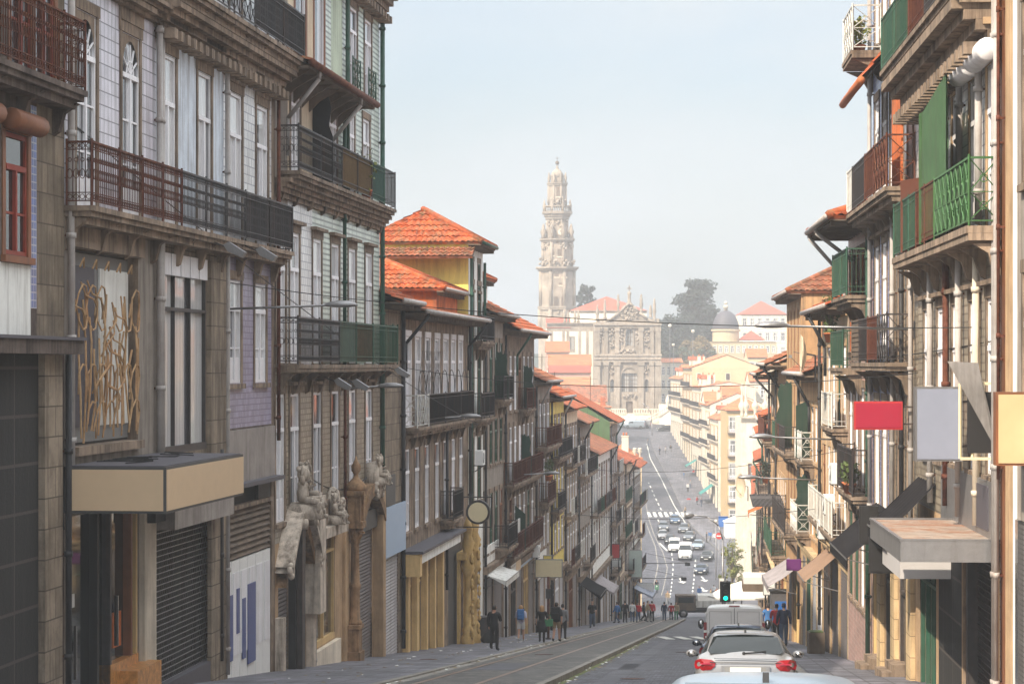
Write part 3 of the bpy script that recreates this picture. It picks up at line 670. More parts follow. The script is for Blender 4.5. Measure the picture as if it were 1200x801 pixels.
def awning(bl, u0, u1, z, prot, drop, mat, label, group='shop awnings'):
    root = empty('awning', bl.W(u0, 0, z), bl.ang); tag(root, label, 'awning', group); L = u1-u0
    b = MB(); n = max(4, int(L/.25)); vs = []
    for k in range(n+1):
        for t in (0, .5, 1):
            x = L*k/n; wob = .025*(k % 2); vs.append((x, -.02-(prot)*t, -drop*t+wob-.1*math.sin(math.pi*t)*.4))
    fs = []
    for k in range(n):
        for t in (0, 1): fs.append((k*3+t, k*3+t+1, (k+1)*3+t+1, (k+1)*3+t))
    b.poly(vs, fs, mat); b.box(0, L, -prot-.03, -prot, -drop-.25, -drop+.03, mat)
    b.face([(0, -.02, 0), (0, -prot, -drop), (0, -prot, -drop-.2)], mat); b.build('canopy', root)
    f = MB()
    for x in (.05, L-.05): f.bar((x, 0, -drop-.3), (x, -prot, -drop), .02, 'alu')
    f.bar((0, -prot-.02, -drop), (L, -prot-.02, -drop), .03, 'alu'); f.build('frame', root); return root
mk('plaster_green', (.36, .42, .33), rough=.8, var=.15, streak=.35, bump=.1)
def left(name, label, d0, d1, zt, wall, **k): return Bld(name, label, (XL(d0), d0), (XL(d1), d1), zt, wall, **k)
def right(name, label, d0, d1, zt, wall, **k): return Bld(name, label, (XR(d1), d1), (XR(d0), d0), zt, wall, **k)
def bandpx(bl, p0, p1, z0, z1, m):
    a, c = sorted((bl.U(p0), bl.U(p1))); bl.band(a, c, z0, z1, m)
def lattice(bl, u0, u1, z0, z1, m='iron_dark', y=.1):
    """open roller grille: wavy rods with staggered links"""
    b = MB(); st = .125; n = int((z1-z0)/st); lk = .17
    for k in range(n+1):
        z = bl.zl(z0+k*st); b.bar((u0, y, z), (u1, y, z), .014, m, 4)
        if k < n:
            x = u0+(lk/2 if k % 2 else 0)
            while x < u1: b.bar((x, y, z), (x, y, z+st), .011, m, 3); x += lk
    return bl.part('roller_grille', b)
def shutter(bl, u0, u1, z0, z1, m='shutter_grey', y=.06, name='roller_shutter', hole=True, label=None):
    if hole: bl.hole(u0, u1, z0, z1)
    b = MB(); a, c = bl.zl(z0), bl.zl(z1); n = int((c-a)/.11)
    for k in range(n):
        t0 = a+k*(c-a)/n; t1 = t0+(c-a)/n
        b.poly([(u0, y, t0), (u1, y, t0), (u1, y-.028, (t0+t1)/2), (u0, y-.028, (t0+t1)/2), (u1, y, t1), (u0, y, t1)], [(0, 1, 2, 3), (3, 2, 4, 5)], m.replace('shutter_grey', 'metal_dark').replace('shutter_pale', 'metal_pale'))
    b.box(u0, u1, y-.06, y, a-.02, a+.08, 'mid_grey')
    o = bl.part(name, b)
    if label: o['label'] = label
    return o
mk('metal_dark', (.13, .115, .115), rough=.5, var=.25, streak=.3); mk('metal_pale', (.36, .35, .36), rough=.5, var=.2, streak=.3)
def shopwin(bl, u0, u1, z0, z1, fr='wood_cream', gl='shop_glass', n=2, tr=.75, y=.07, t=.07, hole=True, name='shop_window', label=None):
    if hole: bl.hole(u0, u1, z0, z1)
    b = MB(); a, c = bl.zl(z0), bl.zl(z1); zt = a+(c-a)*tr
    for k in range(n+1): x = u0+(u1-u0-t)*k/n; b.box(x, x+t, y-.05, y+.04, a, c, fr)
    b.box(u0, u1, y-.07, y+.05, a-.001, a+.16, fr); b.box(u0, u1, y-.06, y+.05, zt-.04, zt+.04, fr); b.box(u0, u1, y-.06, y+.05, c-.09, c-.001, fr)
    o = bl.part(name, b); p = MB(); p.face([(u0, y+.03, a), (u1, y+.03, a), (u1, y+.03, c), (u0, y+.03, c)], gl); p.build('pane', o)
    if label: o['label'] = label
    return o
ZT = lambda d: g(d)+.14
# ============================================================ A: darkest house at the left edge
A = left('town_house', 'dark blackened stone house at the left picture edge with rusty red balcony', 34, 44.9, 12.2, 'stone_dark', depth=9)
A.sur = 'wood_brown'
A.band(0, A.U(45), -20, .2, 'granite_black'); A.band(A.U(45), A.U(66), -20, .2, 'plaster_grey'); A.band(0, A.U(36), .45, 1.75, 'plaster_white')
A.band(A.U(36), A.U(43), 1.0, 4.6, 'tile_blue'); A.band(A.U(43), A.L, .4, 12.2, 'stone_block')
for u in (A.U(19), A.U(-34)): A.win(u, 1.25, 1.9, 2.1, 'wood_red', 'glass_dark', kind='low')
for u in (A.U(25), A.U(-30), A.U(52)): A.win(u, 1.2, 5.0, 3.0, 'wood_red', 'glass_dark', kind='low')
A.hole(.5, 3.2, -7, .0)
b = MB()
for u in (A.U(19), A.U(-34)): b.lathe([(.17, -.85), (.19, -.8), (.19, .8), (.17, .85)], (u, -.17, A.zl(4.2)), 'wood_brown', 12, axis='x')
A.part('shutter_box', b)
b = MB(); b.box(0, A.L-.25, -.45, -.003, A.zl(.19), A.zl(.44), 'stone_dark'); b.box(0, A.L-.25, -.5, -.003, A.zl(.443), A.zl(.5), 'lead'); A.part('ledge', b)
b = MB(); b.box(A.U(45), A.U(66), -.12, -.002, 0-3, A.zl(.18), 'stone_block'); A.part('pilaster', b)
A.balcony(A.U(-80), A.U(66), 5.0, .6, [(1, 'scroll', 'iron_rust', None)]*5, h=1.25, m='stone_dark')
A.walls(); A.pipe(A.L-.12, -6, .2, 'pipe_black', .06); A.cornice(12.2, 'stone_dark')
# ============================================================ B: long tiled house
B = left('town_house', 'long tiled house with arched fanlights, lilac tiles and pale blue plaster, first left balcony', 44.9, 63.9, 13.4, 'tile_white', depth=10)
B.band(0, B.U(183), 2.8, 14, 'tile_lilac'); B.band(0, B.U(183), -20, 2.8, 'plaster_grey')
B.band(B.U(183), B.U(262), 2.8, 7.9, 'plaster_blue'); B.band(B.U(183), B.U(262), -20, 2.8, 'stone_block')
B.band(B.U(262), B.U(318), -1.55, 2.8, 'tile_violet'); B.band(B.U(318), B.L, -20, 8, 'stone'); B.band(B.U(262), B.U(318), -20, -1.55, 'stone_dark')
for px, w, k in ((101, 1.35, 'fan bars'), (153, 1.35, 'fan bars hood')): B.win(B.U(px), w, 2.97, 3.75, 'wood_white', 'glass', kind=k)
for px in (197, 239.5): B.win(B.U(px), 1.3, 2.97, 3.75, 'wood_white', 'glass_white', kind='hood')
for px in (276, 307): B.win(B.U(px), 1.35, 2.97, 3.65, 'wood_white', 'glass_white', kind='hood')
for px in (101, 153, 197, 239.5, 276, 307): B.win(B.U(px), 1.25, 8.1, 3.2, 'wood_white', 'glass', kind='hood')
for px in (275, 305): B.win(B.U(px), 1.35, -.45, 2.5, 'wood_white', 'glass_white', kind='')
# big opening with torn bent bars
u0, u1 = B.U(84), B.U(162); B.hole(u0, u1, -1.55, 2.2)
b = MB(); b.box(u0+.02, u1-.02, .215, .235, B.zl(-1.5), B.zl(2.15), 'shutter_pane'if 0 else 'mid_grey'); b.box(u0, u1, -.14, .2, B.zl(-1.72), B.zl(-1.553), 'stone'); b.box(u0-.2, u1+.2, -.1, -.003, B.zl(2.21), B.zl(2.75), 'stone')
for k in (0, 1): x0 = u0+.03+k*(u1-u0)*.52; b.box(x0, x0+(u1-u0)*.44, .17, .21, B.zl(-1.2), B.zl(1.9), 'lead' if k == 0 else 'plaster_white')
B.part('boarded_window', b)
b = MB(); rr = random.Random(3); zc = .3
def bent(pts, r=.022): b.tube([Vector((u0+(u1-u0)*x, -.03-dy, B.zl(-1.5)+3.6*z)) for x, z, dy in pts], r, 'iron_bent', 5)
for k in range(15):
    x = .06+.88*k/14; zs0, zs1 = rr.uniform(.0, .12), rr.uniform(.55, .8); dx = rr.uniform(-.03, .03)
    if k in (3, 8, 12): zs1 = .5
    bent([(x, zs0, rr.uniform(0, .12)), (x+dx, (zs0+zs1)*.4, rr.uniform(0, .1)), (x-dx*.6, (zs0+zs1)*.7, rr.uniform(0, .12)), (x+dx*1.2, zs1, .04)])
for k in range(7):     # arching tops and bases
    x = .1+.8*k/6; w = .075
    for zz, sg in ((.84, 1), (.22, 1), (.6, -1), (.42, 1)):
        if rr.random() < .25: continue
        a0 = rr.uniform(-.04, .04); bent([(x-w+a0, zz-.16*sg, .02), (x-w*.8, zz-.05*sg, .05), (x-w*.3, zz, .08), (x+w*.4, zz-.01*sg, .07), (x+w*.9, zz-.07*sg, .04), (x+w+a0, zz-.2*sg, .0)], .018)
for k in range(14):
    x = rr.uniform(.08, .8); z = rr.uniform(.15, .75); s_ = rr.choice((-1, 1)); bent([(x, z, .02), (x+.04*s_, z+.07, .1), (x+.1*s_, z+.11, .12), (x+.17*s_, z+.13, .06), (x+.2*s_, z+.2, .0)], .018)
for k in range(5): x = .12+.18*k; bent([(x-.03, .93, 0), (x, .98, .04), (x+.03, .93, .0)], .02)
B.part('bent_grille', b)
# display window of the second house
u0, u1 = B.U(186), B.U(242); shopwin(B, u0, u1, -1.95, 2.45, 'iron_dark', 'glass_white', 3, .72, name='display_window')
b = MB()
for k in range(5): x = u0+.1+k*(u1-u0-.1)/5; b.box(x, x+(u1-u0)/5-.12, -.05, .04, B.zl(1.95), B.zl(2.42), 'wood_white')
B.part('fascia_panel', b)
B.balcony(-.05, B.L-.3, 2.95, .58, [(1.9, 'scroll', 'iron_rust', None), (1.7, 'scroll', 'iron_rust', None), (1.6, 'scroll', 'iron_rust', None), (1.6, 'scroll', 'iron_rust', None), (2.2, 'scroll', 'iron_dark', None), (2, 'scroll', 'iron_dark', None), (2, 'scroll', 'iron_dark', None), (2.8, 'bars', 'iron_dark', 'sheet_dark'), (2.8, 'bars', 'iron_dark', 'sheet_dark')], h=1.18)
B.balcony(B.U(183)-.3, B.L+.2, 8.05, .8, [(2, 'cross', 'iron_dark', None), (2, 'cross', 'iron_dark', None), (2, 'cross', 'iron_dark', None), (3, 'bars', 'iron_dark', 'sheet_dark'), (2.4, 'bars', 'iron_dark', 'sheet_dark')], h=1.15)
B.cornice(7.72, 'stone', .6, B.U(183)-.2, B.L, h=.55, dentils=True); B.cornice(7.6, 'stone', .45, 0, B.U(181), h=.35)
# ground floor
B.hole(B.U(78), B.U(160), -7.2, -2.85)
b = MB(); a0, a1 = B.U(78), B.U(160)
for x, m in ((a0, 'iron_dark'), (a0+2.0, 'black'), (a0+2.9, 'iron_dark'), (a1-.5, 'wood_brown'), (a1-.12, 'wood_cream')): b.box(x, x+.12, -.02, .2, 0-1.2, B.zl(-2.9), m)
b.box(a0+.3, a0+.36, -.1, -.05, B.zl(-5.9), B.zl(-4.9), 'chrome'); b.box(a0+3.2, a0+3.26, -.1, -.02, B.zl(-5.6), B.zl(-4.6), 'chrome'); b.box(a0+.6, a0+.9, .11, .145, B.zl(-4.6), B.zl(-4.35), 'sign_white'); b.box(a0+3.6, a0+4.2, .11, .145, B.zl(-5.7), B.zl(-5.0), 'plaster_orange'); b.box(a0, a0+2.0, -.04, .2, -1.6, B.zl(-6.25), 'marble'); b.box(a0+2.9, a1, -.04, .2, -1.6, B.zl(-5.95), 'marble'); b.box(a1-1.4, a1+.5, -.4, .0-.003, -1.6, B.zl(-6.15), 'marble')
ent = B.part('shopfront', b); p = MB(); p.face([(a0, .15, -1.6), (a1, .15, -1.6), (a1, .15, B.zl(-2.86)), (a0, .15, B.zl(-2.86))], 'car_glass'); p.build('pane', ent)
b = MB(); b.box(B.U(163), B.U(177), -.12, -.002, -1.6, B.zl(-2.95), 'stone_pale'); B.part('pilaster', b)
b = MB(); b.box(B.U(243), B.U(262), -.1, -.002, -1.9, B.zl(2.4), 'stone_block'); B.part('pilaster', b)
lo = g(57.9)-.1
B.hole(B.U(181), B.U(248), lo, -3.55); lattice(B, B.U(181), B.U(248), ZT(54)+.25, -3.55, 'alu')
b = MB(); b.box(B.U(181), B.U(248), -.08, .2, -1.9, B.zl(ZT(54)+.25), 'lead'); B.part('threshold', b)
b = MB(); b.box(B.U(178), B.U(250), -.5, -.003, B.zl(-3.5), B.zl(-2.9), 'metal_sheet'); b.box(B.U(166), B.U(178), -.3, -.12, B.zl(-3.3), B.zl(-2.9), 'black'); B.part('fascia', b)
# third house ground: louvre, dark transom, white doors
a0, a1 = B.U(263), B.U(318); B.hole(a0, a1, g(63.9)-.1, -2.95)
b = MB()
for k in range(8): z = B.zl(-4.75+k*.15); b.poly([(a0, .02, z), (a1, .02, z), (a1, .12, z+.13), (a0, .12, z+.13)], [(0, 1, 2, 3)], 'timber')
b.box(a0, a1, -.05, .1, B.zl(-3.55), B.zl(-3.45), 'stone'); B.part('louvre', b)
b = MB(); zb = B.zl(g(63.9)-.1); n = 6
for k in range(n):
    x = a0+(a1-a0)*k/n; b.box(x+.02, x+(a1-a0)/n-.02, .03, .1, zb, B.zl(-4.8), 'pure_white'); b.box(x+.12, x+(a1-a0)/n-.12, .01, .028, zb+1.2, B.zl(-5.1), 'wood_white')
dr = B.part('door', b)
q = MB()
for x, w, z0, h in ((.2, .7, -7.2, 1.6), (1.35, .3, -6.6, 1.1), (2.0, .35, -7.3, 1.5), (2.6, .9, -7.5, 2.0)): q.box(a0+x, a0+x+w, -.012, .008, B.zl(z0), B.zl(z0+h), 'poster_blue')
q.build('poster', dr)
b = MB(); b.box(a0-.1, a1+.2, -.06, -.003, B.zl(-2.95), B.zl(-1.6), 'metal_sheet'); b.box(a0-.1, a1+.3, -.3, -.06, B.zl(-3.0), B.zl(-2.9), 'lead'); b.box(a1-1.6, a1-.1, .0, .1, B.zl(-3.45), B.zl(-2.97), 'black'); B.part('fascia', b)
B.walls()
B.pipe(.05, -2.0, 13, 'pipe_white', .07); B.pipe(B.U(181), -3, 7.2, 'pipe_white', .07); B.pipe(B.U(184.5), -3, 7.2, 'pipe_white', .05); B.pipe(B.U(261), -7.4, 7.4, 'pipe_white', .06); B.pipe(B.L-.1, -2, 7.4, 'iron_rust', .05); B.pipe(B.U(254), -7.0, -2, 'iron_dark', .05)
B.roof('gable', 2.4, .5)
# canopy sign
root = empty('shop_canopy', B.W(0, 0, -2.75), B.ang); tag(root, 'large blank tan boxed canopy sign over the first shop on the left', 'sign')
b = MB(); b.box(-.08, 6.45, -1.95, -.01, 0, .86, 'dark_grey'); b.box(-.05, 6.4, -1.9, -.05, .861, .88, 'lead'); b.build('box', root)
b = MB(); b.box(-.1, -.082, -1.9, -.05, .05, .81, 'sign_tan'); b.box(-.05, 6.42, -1.968, -1.952, .05, .81, 'sign_tan'); b.build('sign_face', root)
b = MB(); rr = random.Random(9)
for k in range(9):
    x = rr.uniform(.2, 5.5); b.tube([(x+t*rr.uniform(.2, .35), -.3-1.2*rr.random(), .9+.04*rr.random()) for t in range(5)], .015, 'black', 4)
b.build('loose_cable', root)
# ============================================================ C: tall striped-tile house
C = left('town_house', 'tall green striped tile house on the left with three long balconies and carved shopfront', 63.9, 80.9, 11.9, 'tile_green', depth=11)
C.band(0, C.U(337), -20, 12, 'plaster_grey'); C.band(C.U(337), C.U(372), 5.1, 12, 'plaster_cream'); C.band(C.U(388), C.U(401), 7.6, 12, 'plaster_green')
C.band(0, C.L, -4.75, -.2, 'tile_brown'); C.band(0, C.L, -20, -4.75, 'stone_warm'); C.band(C.U(337), C.U(366), -.2, 4.6, 'tile_white')
cols = (345, 371.5, 392.5, 412.5, 432)
for px in cols: C.win(C.U(px), 1.3, .05, 3.55, 'wood_white', 'glass_white', kind='lintel')
for px in cols: C.win(C.U(px), 1.25, -4.25, 3.45, 'wood_white', 'glass', kind='lintel low')
C.win(C.U(329), 1.2, .05, 3.5, 'wood_white', 'glass_white', kind=''); C.win(C.U(328), 1.15, -4.2, 3.4, 'wood_white', 'glass_white', kind='')
for px in (346, 390, 411, 429): C.win(C.U(px), 1.3, 5.15, 2.75, 'wood_white', 'glass_white', kind='')
for px in (414, 431): C.win(C.U(px), 1.3, 8.5, 2.65, 'wood_white', 'glass', kind='low')
for px in (352, 374): C.win(C.U(px), 1.5, 8.55, 2.4, 'wood_white', 'glass', sur='wood_brown', kind='plain')
C.balcony(C.U(325), C.L-.3, 5.15, .62, [(3.2, 'scroll', 'iron_dark', None), (3.3, 'scroll', 'iron_dark', None), (2.6, 'bars', 'iron_dark', 'sheet_ochre'), (2.6, 'bars', 'iron_dark', 'sheet_ochre'), (2.4, 'bars', 'iron_green', 'sheet_teal'), (2.2, 'bars', 'iron_dark', None)], h=1.2)
C.cornice(4.95, 'stone', .42, 0, C.L, h=.5)
C.balcony(C.U(325), C.L+.3, .0, .6, [(2.4, 'scroll', 'iron_dark', None), (2.4, 'scroll', 'iron_dark', None), (2.2, 'bars', 'iron_green', 'sheet_pale'), (2.4, 'bars', 'iron_green', 'sheet_rust'), (2.0, 'bars', 'iron_green', None), (1.8, 'bars', 'iron_green', None)], h=1.25, moulded=False)
C.partition(C.U(366), 5.15, .6, 2.7, 'screen_dark', True)
for px in (412.5, 431): C.balcony(C.U(px)-.7, C.U(px)+.7, 8.5, .2, [(1, 'cross', 'iron_green', None)], h=1.0, ends=False, brackets=False, th=.1)
# eave roof over the left bays
b = MB(); ue = C.U(402); slope(b, (-.2, -1.0, C.zl(7.95)), (ue, -1.0, C.zl(7.95)), (ue, 0, C.zl(8.4)), (-.2, 0, C.zl(8.4)), 'roof_old')
b.box(-.2, ue, -.96, -.003, C.zl(7.8), C.zl(7.88), 'timber')
for k in range(9): x = ue*k/9+.2; b.prismx([(-.9, C.zl(7.79)), (-.005, C.zl(7.79)), (-.005, C.zl(7.15)), (-.3, C.zl(7.45))], x-.05, x+.05, 'timber')
er = C.part('eave_roof', b); q = MB(); q.lathe([(.1, -.3), (.1, ue+.1)], (0, -1.05, C.zl(7.93)), 'iron_rust', 8, axis='x'); q.build('gutter', er)
C.gutterpipe(C.U(384), 7.9, 1.0, 'pipe_white'); C.gutterpipe(1.0, 7.9, 1.0, 'pipe_white')
# carved shopfronts
zg = lambda px: ZT(C.D(px))
shutter(C, C.U(326), C.U(338), g(81), -4.95, label='black roller shutter behind the cherubs'); shutter(C, C.U(345), C.U(357), g(81), -4.95)
b = MB(); b.box(C.U(338), C.U(345), -.2, .1, -1.8, C.zl(-4.4), 'black'); b.box(C.U(338)+.2, C.U(345)-.2, -.35, -.2, -1.8, C.zl(-3.9), 'iron_dark'); C.part('door', b)
b = MB()
for px in (324, 341.5, 360): b.box(C.U(px)-.18, C.U(px)+.18, -.22, -.003, -1.9, C.zl(-6.7), 'carved_pale')
um = C.U(341.5)       # arched scroll pediment
for sg in (-1, 1):
    pts = [(um+sg*t*2.15, C.zl(-3.75-1.6*t**1.6)) for t in [k/8 for k in range(9)]]
    for (xa, za), (xb, zb_) in zip(pts, pts[1:]):
        x0, x1 = sorted((xa, xb)); b.poly([(xa, -.5, za), (xb, -.5, zb_), (xb, -.5, zb_-.16), (xa, -.5, za-.16), (xa, 0, za), (xb, 0, zb_), (xb, 0, zb_-.16), (xa, 0, za-.16)], [(0, 1, 2, 3), (0, 4, 5, 1), (3, 2, 6, 7)], 'carved_pale'); b.poly([(xa, -.3, za-.16), (xb, -.3, zb_-.16), (xb, -.3, zb_-.55), (xa, -.3, za-.55), (xa, 0, za-.55), (xb, 0, zb_-.55)], [(0, 1, 2, 3), (3, 2, 5, 4)], 'carved_ochre')
    b.tube([(um+sg*(2.1+.26*math.cos(t*.7)*(1-t/14)), -.42, C.zl(-5.5)+.26*math.sin(t*.7)*(1-t/14)) for t in range(13)], .07, 'carved_pale', 6); b.lathe([(.14, -.6), (.18, 0)], (um+sg*.75, 0, C.zl(-4.3)), 'carved_pale', 12, axis='y')
b.box(C.U(357), C.U(364), -.45, -.003, C.zl(-7), C.zl(-3.7), 'carved_pale'); C.part('carved_portal', b)
shopwin(C, C.U(367), C.U(392), zg(380)+.6, -5.05, 'wood_cream', 'shop_glass', 2, .85)
b = MB(); b.box(C.U(364), C.U(395), -.35, -.003, C.zl(-5.0), C.zl(-4.7), 'carved_pale'); b.box(C.U(365), C.U(394), -.12, -.003, C.zl(-4.68), C.zl(-3.95), 'stone'); b.box(C.U(365), C.U(394), -.15, -.003, -1.9, C.zl(zg(380)+.55), 'stone_pale')
b.lathe([(.5, -.25), (.6, -.1), (.55, 0)], (C.U(386), 0, C.zl(-4.2)), 'carved_pale', 14, axis='y'); rr = random.Random(5)
for sg in (-1, 1): b.tube([(C.U(386)+sg*(.55+.3*math.cos(t*.7)*(1-t/14)), -.3, C.zl(-4.25)+.3*math.sin(t*.7)*(1-t/14)) for t in range(13)], .06, 'carved_pale', 6)
C.part('shop_cornice', b)
b = MB()                     # ornate stone column with lantern-like head
uc = C.U(406); zc = C.zl(zg(406))
b.box(uc-.38, uc+.38, -.5, -.003, zc-.4, zc+.3, 'carved_ochre'); b.box(uc-.3, uc+.3, -.44, -.003, zc+.3, zc+1.0, 'carved_ochre'); b.box(uc-.36, uc+.36, -.48, -.003, zc+1.0, zc+1.12, 'carved_ochre'); b.box(uc-.7, uc+.7, -.1, -.003, zc-.4, zc+4.3, 'stone_warm')
b.lathe([(.22, zc+1.12), (.22, zc+1.2), (.16, zc+1.28), (.15, zc+2.2), (.18, zc+2.25), (.18, zc+2.35), (.145, zc+2.4), (.125, zc+3.6), (.17, zc+3.65), (.15, zc+3.75), (.26, zc+4.1)], (uc, -.27, 0), 'carved_ochre', 16)
for k in range(8): a = k*math.pi/4; b.tube([(uc+math.cos(a)*.15, -.27+math.sin(a)*.15, zc+3.75), (uc+math.cos(a)*.24, -.27+math.sin(a)*.24, zc+3.98), (uc+math.cos(a)*.29, -.27+math.sin(a)*.29, zc+3.92)], .035, 'carved_ochre', 5)
b.box(uc-.36, uc+.36, -.56, -.003, zc+4.1, zc+4.3, 'carved_ochre')
# arched aedicule on top
for sg in (-1, 1): b.box(uc+sg*.3-.07, uc+sg*.3+.07, -.5, -.1, zc+4.3, zc+5.1, 'carved_ochre')
b.box(uc-.27, uc+.27, -.25, -.1, zc+4.3, zc+5.1, 'carved_ochre'); b.box(uc-.45, uc+.45, -.62, -.003, zc+5.1, zc+5.24, 'carved_ochre')
b.lathe([(.36, zc+5.24), (.32, zc+5.4), (.18, zc+5.55), (.08, zc+5.65), (.07, zc+5.75), (.14, zc+5.85), (.15, zc+6.0), (.06, zc+6.15), (.02, zc+6.3)], (uc, -.3, 0), 'carved_ochre', 14)
C.part('column', b)
shutter(C, C.U(415), C.U(436), g(81), -5.3)
b = MB(); ua, ub = C.U(411), C.U(439)
pts = [(ua+(ub-ua)*t, C.zl(-4.75)+math.sin(math.pi*t)*.95) for t in [k/12 for k in range(13)]]
for (xa, za), (xb, zb_) in zip(pts, pts[1:]): b.poly([(xa, -.4, za), (xb, -.4, zb_), (xb, -.4, zb_-.4), (xa, -.4, za-.4), (xa, 0, za), (xb, 0, zb_), (xb, 0, zb_-.4), (xa, 0, za-.4)], [(3, 2, 1, 0), (0, 1, 5, 4), (3, 7, 6, 2)], 'carved_ochre')
b.box(ua, ub, -.15, -.003, C.zl(-5.3), C.zl(-4.7), 'dark_grey')
for sg in (-1, 1): b.tube([(C.U(430)+sg*(.5+.34*math.cos(t*.7)*(1-t/14)), -.42, C.zl(-4.1)+.34*math.sin(t*.7)*(1-t/14)) for t in range(13)], .07, 'carved_pale', 6)
b.lathe([(.42, -.45), (.5, -.36), (.44, 0)], (C.U(430), 0, C.zl(-3.75)), 'carved_pale', 16, axis='y', sy=1.3)
b.box(C.U(437), C.U(440), -.35, -.003, -2, C.zl(-3.9), 'stone_warm'); C.part('carved_portal', b)
C.walls(); C.pipe(C.U(399.5), 0, 8, 'pipe_green', .06); C.pipe(C.U(400), -4.7, -.3, 'iron_rust', .05); C.pipe(C.L-.15, -4.6, 11.6, 'pipe_green', .08); C.pipe(C.U(364), -9, -4.9, 'pipe_white', .06); C.pipe(C.U(403), 5.3, 11.5, 'pipe_green', .07)
C.cornice(12.35, 'stone', .6, 0, C.L+.15, h=.75, dentils=True)
C.roof('gable', 2.0, .2, z=12.4, m='roof_old')
# cherub statue
def putto(b, c, s, m, flip=1):
    c = Vector(c); V = lambda x, y, z: c+Vector((x*flip, y, z))*s
    b.ball(V(0, 0, .62), .15*s, m, 12, 1.1); b.lathe([(.06*s, 0), (.16*s, .05*s), (.175*s, .2*s), (.14*s, .34*s), (.15*s, .42*s), (.06*s, .5*s)], V(0, .02, 0), m, 12, sy=.8)
    b.bar(V(.1, 0, .42), V(.26, -.05, .3), .06*s, m, 8, .045*s); b.bar(V(.26, -.05, .3), V(.34, -.2, .38), .045*s, m, 8, .03*s); b.bar(V(-.1, 0, .42), V(-.22, 0, .6), .06*s, m, 8, .045*s); b.bar(V(-.22, 0, .6), V(-.15, -.02, .82), .045*s, m, 8, .03*s)
    b.bar(V(.08, -.05, .06), V(.2, -.34, .08), .09*s, m, 8, .07*s); b.bar(V(.2, -.34, .08), V(.22, -.4, -.26), .07*s, m, 8, .04*s); b.bar(V(-.08, -.05, .06), V(-.1, -.36, .02), .09*s, m, 8, .07*s); b.bar(V(-.1, -.36, .02), V(-.02, -.3, -.3), .07*s, m, 8, .04*s)
    for p in (V(.22, -.46, -.3), V(-.02, -.36, -.33)): b.ball(p, .05*s, m, 6)
    for k in range(9): a = k*.7; b.ball(V(math.cos(a)*.1, math.sin(a)*.09+.03, .72+.03*math.sin(k)), .05*s, m, 6)
def cherubs(bl, u, y, z, s, label):
    b = MB(); putto(b, (0, 0, 0), s, 'carved_pale'); putto(b, (.42*s, .05, .12*s), s*.95, 'carved_pale', -1)
    b.lathe([(.5*s, -.35*s), (.42*s, -.1*s), (.3*s, -.02*s)], (.15*s, .05, 0), 'carved_pale', 10); b.bar((.5*s, -.2*s, .1*s), (1.2*s, -.25*s, -.12*s), .07*s, 'carved_pale', 8)
    return hang(bl, 'statue', b, u, y, z, label, 'statue', rz=0)
cherubs(C, C.U(339), -.4, -3.75, 1.25, 'pale stone group of two seated cherubs above the black shutter')
cherubs(C, C.U(381), -.3, -4.4, .8, 'smaller pale stone cherub carving above the shop window')
cherubs(C, C.U(429), -.45, -3.6, .8, 'pale stone cherub carving right of the tall ornate column')
# ============================================================ D1 blank stone strip
D1 = left('town_house', 'narrow blank block-stone house with a sky blue board above its grey shutter', 80.95, 85.5, 2.2, 'stone_block', depth=9)
D1.balcony(-.1, 1.0, .1, .5, [(1, 'bars', 'iron_green', None)], h=1.2, brackets=False)
shutter(D1, .3, 4.0, g(85.6), -6.6, 'shutter_pale'); D1.walls(); D1.roof('gable', 2.0, .8, m='roof_tile')
b = MB(); b.box(0, 4.4, -.05, 0, 0, 1.7, 'sign_skyblue'); hang(D1, 'sign', b, .05, -.15, -6.5, 'sky blue blank board above the grey shutter left of the black downpipe', 'sign')
b = MB(); b.box(0, 2, -.05, 0, 0, 1.0, 'dark_grey'); hang(D1, 'sign', b, .1, -.15, -4.75, 'dark grey blank board just above the sky blue board', 'sign')
D1.pipe(4.4, -10, 1.9, 'pipe_black', .08)
# ============================================================ D seven bays
D = left('town_house', 'grey seven-bay house with dark screened balcony, beside the yellow carved shop surround', 85.55, 104.4, 1.95, 'stone', depth=9)
cw = (478, 489.5, 501, 512, 522, 531, 539.5)
for px in cw: D.win(D.U(px), 1.15, -2.2, 3.2, 'wood_white', 'glass_white', sur='wood_white', kind='')
for px in (477, 488.5, 500, 512, 521.5, 531, 540): D.win(D.U(px), 1.15, -6.0, 2.95, 'wood_white', 'glass', kind='low')
D.balcony(.2, D.U(540), -2.25, .6, [(2.2, 'cross', 'iron_white', None), (3.5, 'bars', 'iron_dark', 'sheet_dark'), (3.5, 'bars', 'iron_dark', 'sheet_dark'), (3.2, 'bars', 'iron_dark', 'sheet_dark')], h=1.15)
D.balcony(D.U(515), D.U(527), -6.15, .6, [(1, 'bars', 'iron_dark', 'sheet_dark')], h=1.15, brackets=False)
b = MB()           # clothes-line frame of hoops over the balcony
for k in range(7): x = .4+k*2.0; b.tube([(x+1.0*(1-math.cos(t*math.pi/8)), -.55, D.zl(-1.1)+.9*math.sin(t*math.pi/8)) for t in range(9)], .016, 'iron_dark', 4)
for k in range(16): b.bar((.3+k*.35, -.55, D.zl(-1.1)), (.3+k*.35+1.2, -.55, D.zl(.5)), .01, 'iron_dark', 3)
D.part('trellis', b)
gz = g(104.4)-.1
for a_, c_ in ((473, 482), (484, 493), (495.5, 503), (505, 512)):
    shopwin(D, D.U(a_), D.U(c_), gz, -7.3, 'wood_cream', 'shop_glass', 2, .85)
b = MB(); b.box(.0, D.U(522), -.62, -.003, D.zl(-7.1), D.zl(-6.7), 'plaster_white'); b.box(-.05, D.U(524), -.8, -.003, D.zl(-6.697), D.zl(-6.6), 'lead'); b.box(-.02, .5, -.68, -.003, D.zl(-7.5), D.zl(-6.71), 'wood_cream')
